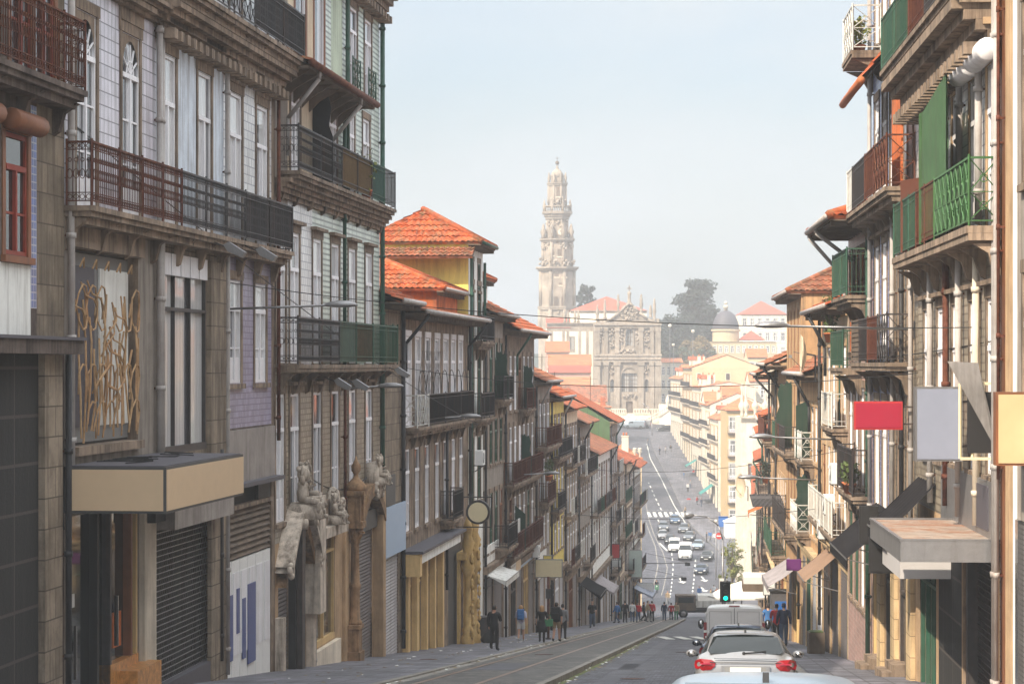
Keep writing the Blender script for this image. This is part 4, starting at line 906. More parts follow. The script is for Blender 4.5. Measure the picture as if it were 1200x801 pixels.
for px in (472.5, 483, 494.2, 504, 513.3): b.box(D.U(px)-.2, D.U(px)+.2, -.22, -.003, -2.2, D.zl(-7.1), 'wood_cream')
D.part('shop_cornice', b)
b = MB(); ra = random.Random(2)      # carved surround
u0, u1 = D.U(524), D.U(546); zb = D.zl(gz)
for x in (u1-2.7, u1-.5):
    b.lathe([(.27, zb), (.27, zb+.9), (.19, zb+1.0), (.24, zb+1.2), (.15, zb+1.35), (.13, zb+3.3), (.2, zb+3.5), (.3, zb+3.75), (.16, zb+4.2), (.26, zb+4.8), (.17, zb+5.1), (.22, zb+5.4), (.05, zb+5.9)], (x, -.42, 0), 'gold_paint', 12)
    for k in range(9):
        zz_ = zb+.5+k*.52; b.lathe([(.04, -.22), (.09, -.1), (.04, .0), (.08, .12), (.02, .24)], (x+(-.16 if k % 2 else .16), -.62, zz_), 'gold_paint', 8)
b.box(u1-3.1, u1, -.4, -.003, zb+4.1, zb+4.4, 'gold_paint'); b.box(u1-3.0, u1-2.5, -.12, -.003, zb, zb+4.1, 'gold_paint'); b.box(u1-.9, u1, -.12, -.003, zb, zb+4.1, 'gold_paint')
D.part('carved_portal', b)
D.hole(u0+.3, u1-1.2, gz, -7.0); b = MB(); b.box(u0+.3, u1-1.2, .1, .15, zb, D.zl(-7.0), 'dark_grey'); D.part('door', b)
D.walls(); D.roof('shed', 1.1, .9, m='roof_old', depth=5)
D.pipe(D.U(520.5), -9, -2.6, 'pipe_black', .06); D.pipe(D.L-.2, -10, 1.8, 'pipe_black', .07); D.gutterpipe(.25, 1.95, .95, 'pipe_black', 1.2); D.gutterpipe(D.L-1, 1.95, .95, 'pipe_black', 1.2)
ua, ub = D.U(532), D.L-.2      # raised orange-walled attic with its own roof
b = MB(); b.box(ua-2.0, ub, .45, 8, D.zl(2.0), D.zl(3.05), 'plaster_orange'); D.part('attic', b)
D.roof('hip', 1.75, .35, m='roof_tile', u0=ua-2.2, u1=ub, z=3.05, depth=8.0, y0=.4)
# round blank sign on the carved surround
root = empty('round_sign', D.W(D.U(534), 0, -6.1), D.ang); tag(root, 'round cream sign in a black ring above the yellow carved surround', 'sign')
b = MB(); b.lathe([(.5, -.16), (.5, .16)], (0, -.95, 0), 'iron_dark', 28, axis='x', smooth=False)
for sg in (-1, 1): b.bar((0, 0, sg*.62), (0, -1.5, sg*.62), .03, 'iron_dark'); b.bar((0, -1.5, -.62), (0, -1.5, .62), .025, 'iron_dark')
b.build('ring', root)
b = MB()
for sg in (-1, 1): b.lathe([(.41, sg*.163), (.41, sg*.175)], (0, -.95, 0), 'cream', 28, axis='x', smooth=False)
b.build('sign_face', root)
# ============================================================ E tall yellow-sided house
E = left('town_house', 'yellow-sided house with the highest red hipped roof on the left', 104.45, 109.6, 5.3, 'plaster_white', depth=4.6, side='plaster_yellow')
for q, h in ((-2.3, 2.9), (1.1, 2.4), (-6.0, 2.8)):
    for u in (1.3, 3.8): E.win(u, 1.1, q, h, 'wood_green', 'glass_dark', kind='')
E.win(1.3, .9, 3.3, 1.2, 'wood_green', 'glass', kind='plain'); E.win(3.7, .9, 3.3, 1.2, 'wood_green', 'glass', kind='plain')
E.balcony(.1, 5.0, -2.35, .6, [(1.2, 'bars', 'iron_dark', None), (2, 'bars', 'iron_dark', 'sheet_teal'), (2, 'bars', 'iron_dark', 'sheet_slate')], h=1.1)
E.balcony(.1, 5.0, 1.0, .6, [(2, 'bars', 'iron_dark', None), (3, 'bars', 'iron_dark', 'sheet_slate')], h=1.1)
shutter(E, 1.0, 4.2, g(109.6), -8.2, 'shutter_pale'); E.walls(); E.pipe(.15, -9, 4.6, 'pipe_green', .07); E.pipe(E.L-.2, 1, 4.6, 'pipe_green', .07)
E.roof('hip', 1.5, .6, gutter='pipe_green')
b = MB(); slope(b, (-1.0, 4.6, E.zl(4.6)), (-1.0, -.3, E.zl(4.6)), (-.0, -.3, E.zl(5.05)), (-.0, 4.6, E.zl(5.05)), 'roof_old'); E.part('side_roof', b)
b = MB(); b.box(-.03, -.002, 1.2, 1.7, E.zl(2.5), E.zl(3.7), 'dark_grey'); b.box(-.05, -.031, 1.1, 1.8, E.zl(2.4), E.zl(2.5), 'wood_white'); E.part('side_window', b)
# ============================================================ row houses further down, both sides
RAILS = [('bars', 'iron_dark', None), ('bars', 'iron_dark', 'sheet_dark'), ('bars', 'iron_dark', 'sheet_slate'), ('bars', 'iron_green', 'sheet_teal'), ('cross', 'iron_dark', None), ('bars', 'iron_rust', 'sheet_rust'), ('scroll', 'iron_dark', None), ('bars', 'iron_white', None)]
def row(side, label, d0, d1, zt, wall, seed, fh=3.55, fr='wood_white', rail=None, roof='gable', rise=2.2, shop='shutter', over=.7, far=None, sidem=None, base_wall='stone', nb=None, kind='', rm='roof_tile', bal=None, bg=None, pip='pipe_black', sur='stone', screen=None, gl=None):
    r = random.Random(seed); far = (d0 > 150) if far is None else far
    bl = (left if side == 'L' else right)('town_house', label, d0, d1, zt, wall, depth=r.uniform(8, 9.5), side=sidem, far=far, sur=sur)
    L = bl.L; gz = max(g(d0), g(d1)); nb = nb or max(2, round(L/2.15)); bw = L/nb
    nf = max(1, int((zt-.55-(gz+3.9))/fh+.5)); fh = (zt-.5-(gz+3.95))/nf
    gl = gl or ('glass_white' if not far else 'glass')
    gls = [gl, gl, 'glass', 'glass_dark', 'glass_white']
    for f in range(nf):
        z = gz+3.95+f*fh; last = f == nf-1
        isb = (f in bal) if bal is not None else (r.random() < .7)
        for k in range(nb):
            u = bw*(k+.5); fk = fr if r.random() > .12 else r.choice(['wood_green', 'wood_brown', 'wood_white'])
            if isb: bl.win(u, min(1.2, bw*.58), z+.03, fh-.85, fk, r.choice(gls), kind='shutters' if r.random() < .07 else kind)
            else: bl.win(u, min(1.15, bw*.56), z+.55, fh-1.45, fk, gl if r.random() > .3 else 'glass_dark', kind=kind)
        if isb:
            full = r.random() < .65; a = 0 if full else bw*r.randint(0, max(0, nb-2)); c = L-.05 if full else min(L, a+bw*2)
            q = []; x = a
            while x < c-.4: w = min(c-x, r.choice([1.6, 2.2, 3.0])); q.append((w,)+(rail or r.choice(RAILS))); x += w
            bl.balcony(a+.03, c, z, r.choice([.55, .6, .75]), q, h=1.1, step=.14 if not far else .25, moulded=not far, brackets=(d0 < 150))
            if screen and r.random() < .9: bl.partition(a+(c-a)*r.choice([.35, .55, .7]), z, .55, 2.3, screen, r.random() < .5, top=r.uniform(0, .5))
    # ground floor
    n = max(2, round(L/3.4)); lo = min(g(d0), g(d1))-.1
    bl.band(0, L, -60, gz+3.4, base_wall)
    for k in range(n):
        a, c = L*k/n+.28, L*(k+1)/n-.28; kd = r.choice(['shutter', 'glass', 'shutter', 'door']) if shop == 'mix' else shop
        if kd == 'shutter': shutter(bl, a, c, lo, gz+2.75, r.choice(['shutter_grey', 'shutter_pale']))
        elif kd == 'glass': shopwin(bl, a, c, lo, gz+2.85, r.choice(['wood_cream', 'iron_dark', 'wood_green', 'wood_white']), 'shop_glass', 2, .8)
        else: shopwin(bl, a, c, lo, gz+2.85, r.choice(['wood_brown', 'wood_green', 'iron_dark']), 'glass_dark', 3, .78, name='door')
    b = MB(); b.box(0, L, -.18, -.003, bl.zl(gz+3.1), bl.zl(gz+3.45), base_wall); b.box(0, L, -.28, -.18, bl.zl(gz+3.36), bl.zl(gz+3.46), base_wall)
    if bg: b.box(.3, L-.3, -.1, -.003, bl.zl(gz+2.9), bl.zl(gz+3.08), bg); b.box(.3, L*.7, -.07, -.004, bl.zl(gz+3.48), bl.zl(gz+4.3), bg)
    bl.part('fascia', b)
    bl.walls(); bl.cornice(zt, sur, .35, h=.35)
    if roof: bl.roof(roof, rise, over, m=rm)
    if pip: bl.pipe(.12, gz, zt-.3, pip, .06)
    if r.random() < .8: bl.gutterpipe(r.uniform(.5, L-.5), zt, over, r.choice(['pipe_white', 'pipe_black', 'pipe_green']))
    if roof and r.random() < .8:
        b = MB(); x = r.uniform(.8, L-.8); z = bl.zl(zt)+rise*.5; b.bar((x, 2.2, z-.5), (x, 2.2, z+2.3), .022, 'iron_dark')
        for q in range(6): b.bar((x-.35+q*.02, 2.2-.5+q*.2, z+2.1), (x+.35-q*.02, 2.2-.5+q*.2, z+2.1), .012, 'iron_dark')
        b.bar((x, 1.6, z+2.1), (x, 2.9, z+2.1), .014, 'iron_dark'); bl.part('aerial', b)
    if roof and r.random() < .55: bl.chimney(r.uniform(1, L-1), 3.2, zt+rise*.5, 1.6)
    return bl
LB = {}
LB['F'] = row('L', 'house with a pale boarded dormer under a small red roof, left row', 109.65, 117.9, 2.35, 'plaster_grey', 11, fr='wood_green', screen='screen_deep', rail=('bars', 'iron_dark', 'sheet_slate'), bg='plaster_white', rm='roof_old')
LB['G'] = row('L', 'house with bright orange sloping roof and brown balconies, left row', 117.95, 133.2, 1.75, 'stone', 12, rail=('bars', 'iron_rust', 'sheet_slate'), screen='screen_deep', bg='sign_skyblue', rise=2.6, shop='mix', over=.85, bal=[0, 1, 2, 3])
b = MB(); F_ = LB['F']; zz = F_.zl(2.4); b.box(1.2, 6, .5, 4, zz, zz+1.6, 'plaster_white'); F_.part('dormer', b); F_.roof('hip', 1.0, .4, u0=1.2, u1=6, z=4.0, depth=3.5, y0=.5, gutter=None)
b = MB(); b.box(2.2, 3.2, .43, .497, zz+.4, zz+1.4, 'dark_grey'); F_.part('dormer_window', b)
LB['H'] = row('L', 'narrow peach-sided house with flower balcony, beyond the bright orange roof', 133.25, 142.5, -.9, 'plaster_grey', 13, sidem='plaster_cream', rail=('bars', 'iron_rust', 'sheet_dark'), bal=[1, 2, 3], bg='sign_white', rm='roof_old')
LB['I'] = row('L', 'house with yellow painted bands between its windows, left row', 142.55, 152, -1.9, 'plaster_yellow', 14, shop='mix', rail=('bars', 'iron_dark', 'sheet_dark'))
LB['J'] = row('L', 'cream house with tall white windows just below the yellow-banded one', 152.05, 162.5, -2.7, 'plaster_cream', 15, shop='mix')
LB['J2'] = row('L', 'house with a small white dormer box on its roof, left row', 162.55, 174, -3.9, 'plaster_grey', 16, bal=[0, 2], rm='roof_old')
LB['J3'] = row('L', 'low old-roofed house just this side of the green corrugated wall', 174.05, 194.8, -6.4, 'plaster_white', 17, shop='mix', nb=8, rm='roof_old')
LB['K'] = row('L', 'house with a large green corrugated side wall and bright orange roof', 194.9, 204.5, -4.6, 'plaster_grey', 18, sidem='sheet_green', rise=2.6, fh=3.4)
LB['K2'] = row('L', 'house with pale green rails just beyond the green corrugated wall', 204.6, 214, -8.3, 'plaster_cream', 19, rail=('bars', 'iron_green', None), shop='mix')
LB['L'] = row('L', 'cream house with a stout white chimney near the bottom of the left row', 214.1, 226, -8.6, 'plaster_cream', 20, shop='mix')
LB['M'] = row('L', 'last house at the bottom of the left row', 226.1, 240, -9.6, 'plaster_white', 21, shop='mix')
LB['L'].chimney(6, 2.0, -7.8, 2.4, .9, 'plaster_white')
# ------------------------------------------------------------ right side
def rU(bl, px): return bl.U(px)
RA = right('town_house', 'house at the right picture edge with peeling ochre stone strip and pale framed doorway', 33, 42.8, 12.5, 'plaster_grey', depth=9)
RA.band(RA.U(1172), RA.U(1178), -20, 13, 'wood_brown'); RA.band(RA.U(1178), RA.U(1187), -20, 13, 'stone_warm'); RA.band(RA.U(1187), RA.U(1192), -20, 13, 'plaster_white')
for u in (3.4, 6.0, 8.4):
    for z in (-1.5, 3.0, 7.4): RA.win(u, 1.3, z, 3.0, 'wood_white', 'glass_dark', kind='')
RA.hole(RA.U(1191), RA.L-.5, g(42)-.2, -2.6); b = MB(); b.box(RA.U(1191), RA.L-.5, .05, .12, -.4, RA.zl(-2.6), 'shutter_grey'); b.box(RA.U(1193), RA.U(1196), -.05, .05, -.4, RA.zl(-2.6), 'chrome'); RA.part('door', b)
RA.walls(); RA.pipe(.12, -6.2, 12, 'pipe_white', .06); RA.pipe(.32, -6.2, 12, 'pipe_white', .05); RA.pipe(.6, -2, 12, 'iron_rust', .03); RA.cornice(12.5); RA.roof('gable', 2, .4)
RB = right('town_house', 'right-hand house with bright green balcony and heavy moulded cornice balcony above', 42.85, 56, 12.5, 'tile_white', depth=9)
RB.band(0, RB.L, -20, 2.3, 'tile_brown'); RB.band(0, RB.L, -20, -3.2, 'stone_warm')
for px in (1087, 1103, 1121, 1142, 1163):
    RB.win(RB.U(px), 1.3, 2.5, 2.95, 'wood_white', 'glass', kind='hood', sur='stone_warm'); RB.win(RB.U(px), 1.3, -2.0, 3.2, 'wood_white', 'glass_white', kind='lintel', sur='stone'); RB.win(RB.U(px), 1.3, 7.0, 3.2, 'wood_white', 'glass', kind='')
RB.balcony(.1, RB.L+.2, 6.75, .9, [(2, 'bars', 'iron_green', 'sheet_teal'), (2, 'bars', 'iron_green', 'sheet_pale'), (2, 'bars', 'iron_rust', 'sheet_rust'), (3, 'bars', 'iron_dark', None)], h=1.2, brackets=False)
RB.cornice(6.5, 'stone', .85, .1, RB.L, h=.75, dentils=True)
RB.balcony(.1, RB.U(1174), 2.45, .62, [(3.0, 'bars', 'iron_green', 'sheet_pale'), (1.4, 'bars', 'iron_green', 'sheet_pale'), (1.5, 'bars', 'iron_rust', 'sheet_rust'), (1.6, 'bars', 'iron_rust', 'sheet_rust'), (4.9, 'cross', 'iron_bright_green', 'screen_green')], h=1.2, moulded=False, th=.26)
RB.partition(RB.U(1112), 2.45, .62, 3.1, 'screen_green', False, top=.35); RB.partition(RB.U(1088), 2.45, .62, 1.75, 'screen_brown', False, top=.1)
b = MB(); b.face([(RB.U(1113), -.57, RB.zl(2.6)), (RB.U(1144), -.57, RB.zl(2.6)), (RB.U(1144), -.57, RB.zl(5.55)), (RB.U(1113), -.57, RB.zl(5.2))], 'screen_green'); b.face([(RB.U(1113), -.545, RB.zl(2.6)), (RB.U(1113), -.545, RB.zl(5.2)), (RB.U(1144), -.545, RB.zl(5.55)), (RB.U(1144), -.545, RB.zl(2.6))], 'screen_green'); RB.part('privacy_screen', b)
b = MB()     # rolled blinds
for px in (1146, 1166): b.lathe([(.19, -.95), (.21, -.9), (.21, .9), (.19, .95)], (RB.U(px), -.26, RB.zl(5.55)), 'wood_white', 14, axis='x')
RB.part('shutter_box', b)
RB.hole(RB.U(1128), RB.U(1166), g(56)-.2, -3.6); lattice(RB, RB.U(1140), RB.U(1164), g(46), -3.6, 'iron_dark')
b = MB(); zb = -1.6
b.box(RB.U(1138), RB.U(1140), -.1, .2, zb, RB.zl(-3.6), 'iron_dark'); b.box(RB.U(1133), RB.U(1137), 0, .2, zb, RB.zl(-3.6), 'plaster_yellow'); b.box(RB.U(1129), RB.U(1133), 0.05, .2, zb, RB.zl(-3.6), 'wood_cream'); RB.part('doorway', b)
RB.band(RB.U(1100), RB.U(1127), -20, -3.4, 'granite_black')
shopwin(RB, RB.U(1078), RB.U(1097), g(56)-.2, -4.4, 'wood_green', 'shop_glass', 3, .85)
b = MB(); b.box(RB.U(1108), RB.U(1171), -.1, -.003, RB.zl(-3.3), RB.zl(-2.1), 'alu'); b.box(RB.U(1150), RB.U(1165), -.12, -.1, RB.zl(-3.0), RB.zl(-2.2), 'lead'); RB.part('fascia', b)
RB.walls()
for px, z0, z1, m in ((1096, -3, 2.2, 'pipe_white'), (1130, -3, 2.2, 'pipe_white'), (1151, -3, 2.2, 'stone_pale'), (1095, 2.6, 6, 'pipe_white'), (1112, 2.6, 6, 'pipe_white'), (1131, 2.6, 6, 'pipe_white'), (1154, 2.6, 6, 'pipe_white'), (1115, -2.9, 2.2, 'iron_rust')): RB.pipe(RB.U(px), z0, z1, m, .07)
RB.roof('gable', 2, .4)
RC = right('town_house', 'right-hand house with blue tiled strips and wood-panelled balcony, behind the pink sign', 56.05, 67.6, 12.3, 'tile_brown', depth=9)
RC.band(RC.U(1022), RC.U(1047), -8, 12.5, 'tile_blue'); RC.band(RC.U(1047), RC.L, 2.5, 8, 'tile_white'); RC.band(0, RC.L, -20, -4.6, 'stone_warm')
for px, f_ in ((1028, 'wood_white'), (1037, 'wood_white'), (1046, 'wood_white'), (1056, 'wood_brown'), (1067, 'wood_white')):
    RC.win(RC.U(px), 1.2, 4.3, 2.9, f_, 'glass_white', kind='hood' if px > 1040 else ''); RC.win(RC.U(px), 1.2, .1, 3.1, f_, 'glass', kind='lintel'); RC.win(RC.U(px), 1.2, -4.1, 3.1, f_, 'glass_white', kind=''); RC.win(RC.U(px), 1.2, 8.7, 2.9, f_, 'glass', kind='')
RC.balcony(-.1, RC.L-.2, 4.15, .75, [(1.6, 'bars', 'iron_white', 'sign_grey'), (3.5, 'bars', 'iron_dark', 'sheet_slate'), (2.2, 'bars', 'iron_rust', 'sheet_ochre'), (3, 'cross', 'iron_rust', 'rust_panel')], h=1.2)
RC.balcony(-.1, RC.L-1.5, 0.05, .62, [(2.3, 'slats', 'timber', 'sheet_slate'), (2.4, 'bars', 'iron_dark', 'sheet_dark'), (2.6, 'bars', 'iron_rust', 'sheet_rust'), (2.3, 'cross', 'iron_dark', None)], h=1.15, moulded=False)
RC.balcony(-.1, 3.0, 8.4, .85, [(1, 'cross', 'iron_white', 'sign_grey')], h=1.2, moulded=False)
b = MB(); b.box(RC.U(1062), RC.U(1074), -.35, -.31, RC.zl(4.25), RC.zl(6.4), 'plaster_orange'); RC.part('privacy_screen', b)
b = MB(); ua, ub = RC.U(1032), RC.U(1058); slope(b, (ua, -1.0, RC.zl(7.0)), (ub, -1.0, RC.zl(7.0)), (ub, 0, RC.zl(8.2)), (ua, 0, RC.zl(8.2)), 'roof_tile')
b.lathe([(.1, ua), (.1, ub)], (0, -1.02, RC.zl(7.0)), 'terracotta', 8, axis='x'); RC.part('eave_roof', b)
for a_, c_, f_ in ((1023, 1032, 'stone'), (1038, 1047, 'x'), (1054, 1066, 'x')): shopwin(RC, RC.U(a_), RC.U(c_), g(67)-.2, -5.1, 'iron_dark' if f_ == 'x' else 'wood_cream', 'shop_glass', 2, .85)
b = MB()
for px in (1034.5, 1051, 1070): b = MB(); b.box(RC.U(px)-.5, RC.U(px)+.5, -.12, -.003, -1.6, RC.zl(-4.8), 'stone_shop'); RC.part('pilaster', b)
RC.walls()
for px, m in ((1024, 'pipe_white'), (1051, 'pipe_white'), (1062, 'pipe_black'), (1073, 'pipe_white')): RC.pipe(RC.U(px), -4.5, 11 if px == 1024 else 3.8, m, .06)
RC.cornice(12.3); RC.roof('gable', 2, .5)
RD = right('town_house', 'orange-framed house with deep overhanging timber eaves and teal balcony, right side', 67.65, 76, 4.25, 'tile_pink', depth=8)
for u in (1.2, 3.3, 5.3, 7.2): RD.win(u, 1.1, .4, 2.9, 'plaster_orange', 'glass', kind='shutters' if u > 6 else ''); RD.win(u, 1.1, -3.6, 2.9, 'wood_white', 'glass_white', kind=''); RD.win(u, 1.1, -7.1, 2.6, 'wood_green' if u < 4 else 'wood_white', 'glass', kind='')
RD.balcony(RD.U(1003), RD.L-.1, 1.95, .75, [(2, 'bars', 'iron_green', 'sheet_teal'), (1.5, 'bars', 'iron_green', 'sheet_teal')], h=1.3)
RD.balcony(.2, 5.0, -.1, .6, [(1, 'bars', 'iron_green', None)], h=1.1, moulded=False); RD.balcony(RD.U(1003), RD.L, -3.7, .6, [(1.4, 'bars', 'iron_dark', 'sheet_slate'), (1.4, 'bars', 'iron_dark', 'sheet_slate')], h=1.3)
RD.hole(1, 7, g(76)-.2, -7.6) if False else None
RD.walls(); RD.roof('hip', 1.6, 1.25, gutter='pipe_white', m='roof_tile'); RD.gutterpipe(.4, 4.2, 1.25, 'pipe_white', 1.5); RD.gutterpipe(3.5, 4.2, 1.25, 'pipe_white', 1.1); RD.pipe(RD.L-.15, -9, 4, 'pipe_green', .07)
RR = {}
RR['E'] = row('R', 'house with orange and white balcony panels and potted bush, right side', 76.05, 87.5, 1.9, 'plaster_cream', 31, far=False, base_wall='stone_shop', bal=[0, 1, 2], rail=('bars', 'iron_white', 'sheet_ochre'), shop='mix', rm='roof_tile', sur='stone_warm', gl='glass')
RR['F'] = row('R', 'weathered house with white iron balcony and dish, right side', 87.55, 100, -.3, 'plaster_ochre', 32, base_wall='stone_shop', bal=[0, 1], rail=('cross', 'iron_white', None), screen='screen_deep', shop='mix', sur='stone_warm', rm='roof_old', gl='glass')
RR['G'] = right('town_house', 'ochre house rising above its right neighbours, red hipped roof and blinded side window', 100.05, 111, 3.05, 'plaster_ochre', depth=7, side='plaster_ochre', sur='stone_warm')
b_ = RR['G']
for u in (1.5, 3.8, 6.4, 9): 
    for z, h in ((-.2, 2.6), (-3.6, 2.7), (-7.0, 2.6)): b_.win(u, 1.1, z, h, 'wood_brown', 'glass_dark', kind='')
b_.balcony(.1, 10.5, -3.7, .7, [(2, 'bars', 'iron_green', 'sheet_pale'), (2, 'bars', 'iron_rust', 'sheet_rust'), (3, 'bars', 'iron_dark', None)], h=1.1)
b_.balcony(.1, 10.5, -7.1, .7, [(2, 'bars', 'iron_dark', None), (2, 'bars', 'iron_dark', None)], h=1.1)
b_.partition(4.5, -3.7, .7, 3.0, 'screen_deep', True)
shutter(b_, 1, 4, g(111), -8.8); shopwin(b_, 5.5, 9.5, g(111), -8.8); b_.walls(); b_.roof('hip', 1.9, .6, m='roof_old')
b = MB(); Lg = b_.L; b.box(Lg+.002, Lg+.05, 1.0, 2.3, b_.zl(.7), b_.zl(2.5), 'pure_white'); b.box(Lg+.002, Lg+.08, .85, 2.45, b_.zl(2.51), b_.zl(2.7), 'wood_brown'); b.box(Lg+.002, Lg+.07, .85, .98, b_.zl(.7), b_.zl(2.5), 'wood_brown'); b.box(Lg+.002, Lg+.07, 2.32, 2.45, b_.zl(.7), b_.zl(2.5), 'wood_brown'); b_.part('side_window', b)
RR['H'] = row('R', 'ochre house with white metal roof edge just beyond the pink-roofed one, right side', 111.05, 122, .1, 'plaster_ochre', 34, base_wall='stone_warm', sur='stone_warm', shop='mix', over=1.0, rail=('bars', 'iron_green', 'sheet_pale'), rm='roof_old')
RR['I'] = row('R', 'brown boarded house with broken eaves, fourth below the teal balcony', 122.05, 134, -.4, 'stone_warm', 35, base_wall='stone_shop', sur='stone_warm', shop='mix', over=1.1, rail=('bars', 'iron_rust', 'sheet_rust'), rm='roof_old', fr='wood_brown')
RR['J'] = row('R', 'pale pink plastered house on the right with small stepped balconies', 134.05, 147, -3.0, 'plaster_pink', 36, base_wall='stone_warm', shop='mix', bal=[0, 1, 2])
RR['K'] = row('R', 'ochre house with red porch roof, lower right row', 147.05, 162, -4.2, 'plaster_ochre', 37, base_wall='stone_warm', shop='mix', sur='stone_warm')
RR['L'] = row('R', 'cream house low in the right row above the white umbrella', 162.05, 180, -6.4, 'plaster_cream', 38, shop='mix', base_wall='stone_warm')
RR['M'] = row('R', 'stone house second from the bottom of the right row', 180.05, 206, -8.6, 'stone_warm', 39, shop='mix')
RR['N'] = row('R', 'last house at the bottom of the right row', 206.05, 238, -11.0, 'plaster_cream', 40, shop='mix')
# ============================================================ ground
def strip(name, xs0, xs1, y0, y1, dz, m, step=3.0, kind='structure', nx=1, build=True, b=None):
    """ribbon between two edges given as functions of y"""
    b = b or MB(); n = max(1, int((y1-y0)/step)); prev = None
    for k in range(n+1):
        y = y0+(y1-y0)*k/n; a, c = xs0(y), xs1(y); cur = [(a+(c-a)*i/nx, y, g(y)+dz) for i in range(nx+1)]
        if prev:
            for i in range(nx): b.face([prev[i], prev[i+1], cur[i+1], cur[i]], m, True)
        prev = cur
    if build:
        o = b.build(name); tag(o, kind=kind); return o
    return b
S = s2x
strip('ground', lambda y: -300, lambda y: 360, -60, 1500, -.35, 'earth', 5, nx=12)
strip('road', lambda y: S(-4.3, y), lambda y: S(1.7, y), -60, 214, .0, 'setts')
strip('tram_lane', lambda y: S(-8, y), lambda y: S(-4.45, y), -60, 214, .10, 'setts_track')
def kerb(name, f, y0, y1, w, z0, z1, step=3):
    b = MB(); n = int((y1-y0)/step)
    for k in range(n):
        ya, yb = y0+(y1-y0)*k/n, y0+(y1-y0)*(k+1)/n; v = []
        for y in (ya, yb): v += [(f(y), y, g(y)+z0), (f(y)+w, y, g(y)+z0), (f(y), y, g(y)+z1), (f(y)+w, y, g(y)+z1)]
        b.poly(v, [(2, 3, 7, 6), (0, 2, 6, 4), (1, 5, 7, 3)], 'kerb')
    o = b.build(name); tag(o, kind='structure'); return o
kerb('tram_lane_kerb', lambda y: S(-4.45, y), -60, 214, .18, -.1, .15)
strip('kerb_moss', lambda y: S(-4.265, y), lambda y: S(-4.12, y), -60, 119, .006, 'moss')
strip('left_pavement', lambda y: XL(y)-.3 if y > 20 else XL(20)-.3+.0, lambda y: S(-8.2, y), -60, 240, .14, 'flags')
kerb('left_kerb', lambda y: S(-8.2, y), -60, 240, .2, -.1, .145)
rk = lambda y: lin([(0, 1.9), (60, 1.7), (120, 1.3), (240, 1.2)], y)
strip('right_pavement', lambda y: S(rk(y), y)+.2, lambda y: XR(y)+.3, -60, 240, .14, 'flags')
kerb('right_kerb', lambda y: S(rk(y), y), -60, 240, .2, -.1, .145)
strip('road_edge', lambda y: S(1.7, y)-.5, lambda y: S(rk(y), y)+.01, -60, 214, -.004, 'setts')
for nm, s0 in (('rail', -7.35), ('rail', -5.91)):
    strip('tram_rails', lambda y: S(s0, y)-.06, lambda y: S(s0, y)+.06, -60, 240, .106, 'rail_steel')
strip('square', lambda y: -60, lambda y: 36, 213.9, 300, .001, 'asphalt', nx=2); strip('square', lambda y: -60, lambda y: 75, 300, 408, .001, 'asphalt', nx=2)
strip('far_road', lambda y: 0, lambda y: 36.3, 408, 600, .001, 'asphalt')
# ============================================================ far side of the valley
def front(label, px0, px1, d, py_e, rise, wall, roof='gable', depth=9, rm='roof_far', nb=0, floors=0, fh=3.4, fr='wood_white', name='house', cat='house', over=.4, bal=False, **k):
    x0, x1 = (px0-600)/F*d, (px1-600)/F*d
    bl = Bld(name, label, (x0, d), (x1, d), zat(py_e, d), wall, depth=depth, far=True, base=g(d)-.2, cat=cat, sur=k.pop('sur', 'far_white'), **k)
    for f in range(floors):
        z = bl.zt-.6-(f+1)*fh+.7
        for q in range(nb): bl.win(bl.L*(q+.5)/nb, min(1.15, bl.L/nb*.55), z, fh-1.3, fr, 'glass_far')
        if bal: bl.balcony(.2, bl.L-.2, z-.02, .6, [(1, 'bars', 'iron_dark', None)], step=.3, brackets=False)
    bl.walls(); bl.cornice(bl.zt, 'far_cream', .25, h=.3)
    if roof: bl.roof(roof, rise, over, m=rm)
    return bl
HL = []
HL.append(front('pale house with red roof highest on the left hillside, under the church nave', 640, 667, 548, 412, 2.4, 'far_pink', nb=4, floors=2))
HL.append(front('long red-roofed house second from the top of the left hillside', 643, 693, 522, 428, 2.4, 'far_cream', nb=7, floors=2))
HL.append(front('pink-walled red-roofed house in the middle of the left hillside', 644, 692, 497, 436, 1.4, 'far_pink', nb=6, floors=2, rm='roof_red'))
HL.append(front('orange-walled house on the left hillside with low roof and skylight', 646, 691, 474, 450, 1.4, 'plaster_orange', nb=5, floors=2))
HL.append(front('grey-red roofed house above the cream house with windows, left hillside', 660, 711, 452, 470, 3.0, 'far_cream', nb=6, floors=2, rm='roof_old'))
HL.append(front('cream house with a row of windows and orange chimney, lower left hillside', 680, 716, 434, 476, .8, 'far_cream', nb=5, floors=3, roof='hip'))
h_ = HL[-1]; h_.chimney(4.1, .5, h_.zt-.2, 1.6, .9, 'plaster_orange')
HL.append(front('cream corner block at the foot of the hill behind the last left house', 712, 752, 292, 536, 1.5, 'far_cream', roof='hip', nb=3, floors=4, depth=10, bal=True))
h_ = HL[-1]; h_.chimney(2.2, 2, h_.zt+.3, 2.2, .8, 'far_white')
b = MB()
for x in (3.3, 3.9): b.lathe([(.18, 0), (.1, .2), (.12, .5), (.3, .75), (.22, 1.0), (.3, 1.1), (.1, 1.2)], (x, .1, h_.zl(h_.zt)), 'stone_pale', 8)
h_.part('roof_urns', b)
HL.append(front('white building beside the lane right of the church', 774, 800, 612, 424, 1.0, 'far_white', nb=4, floors=3, depth=14))
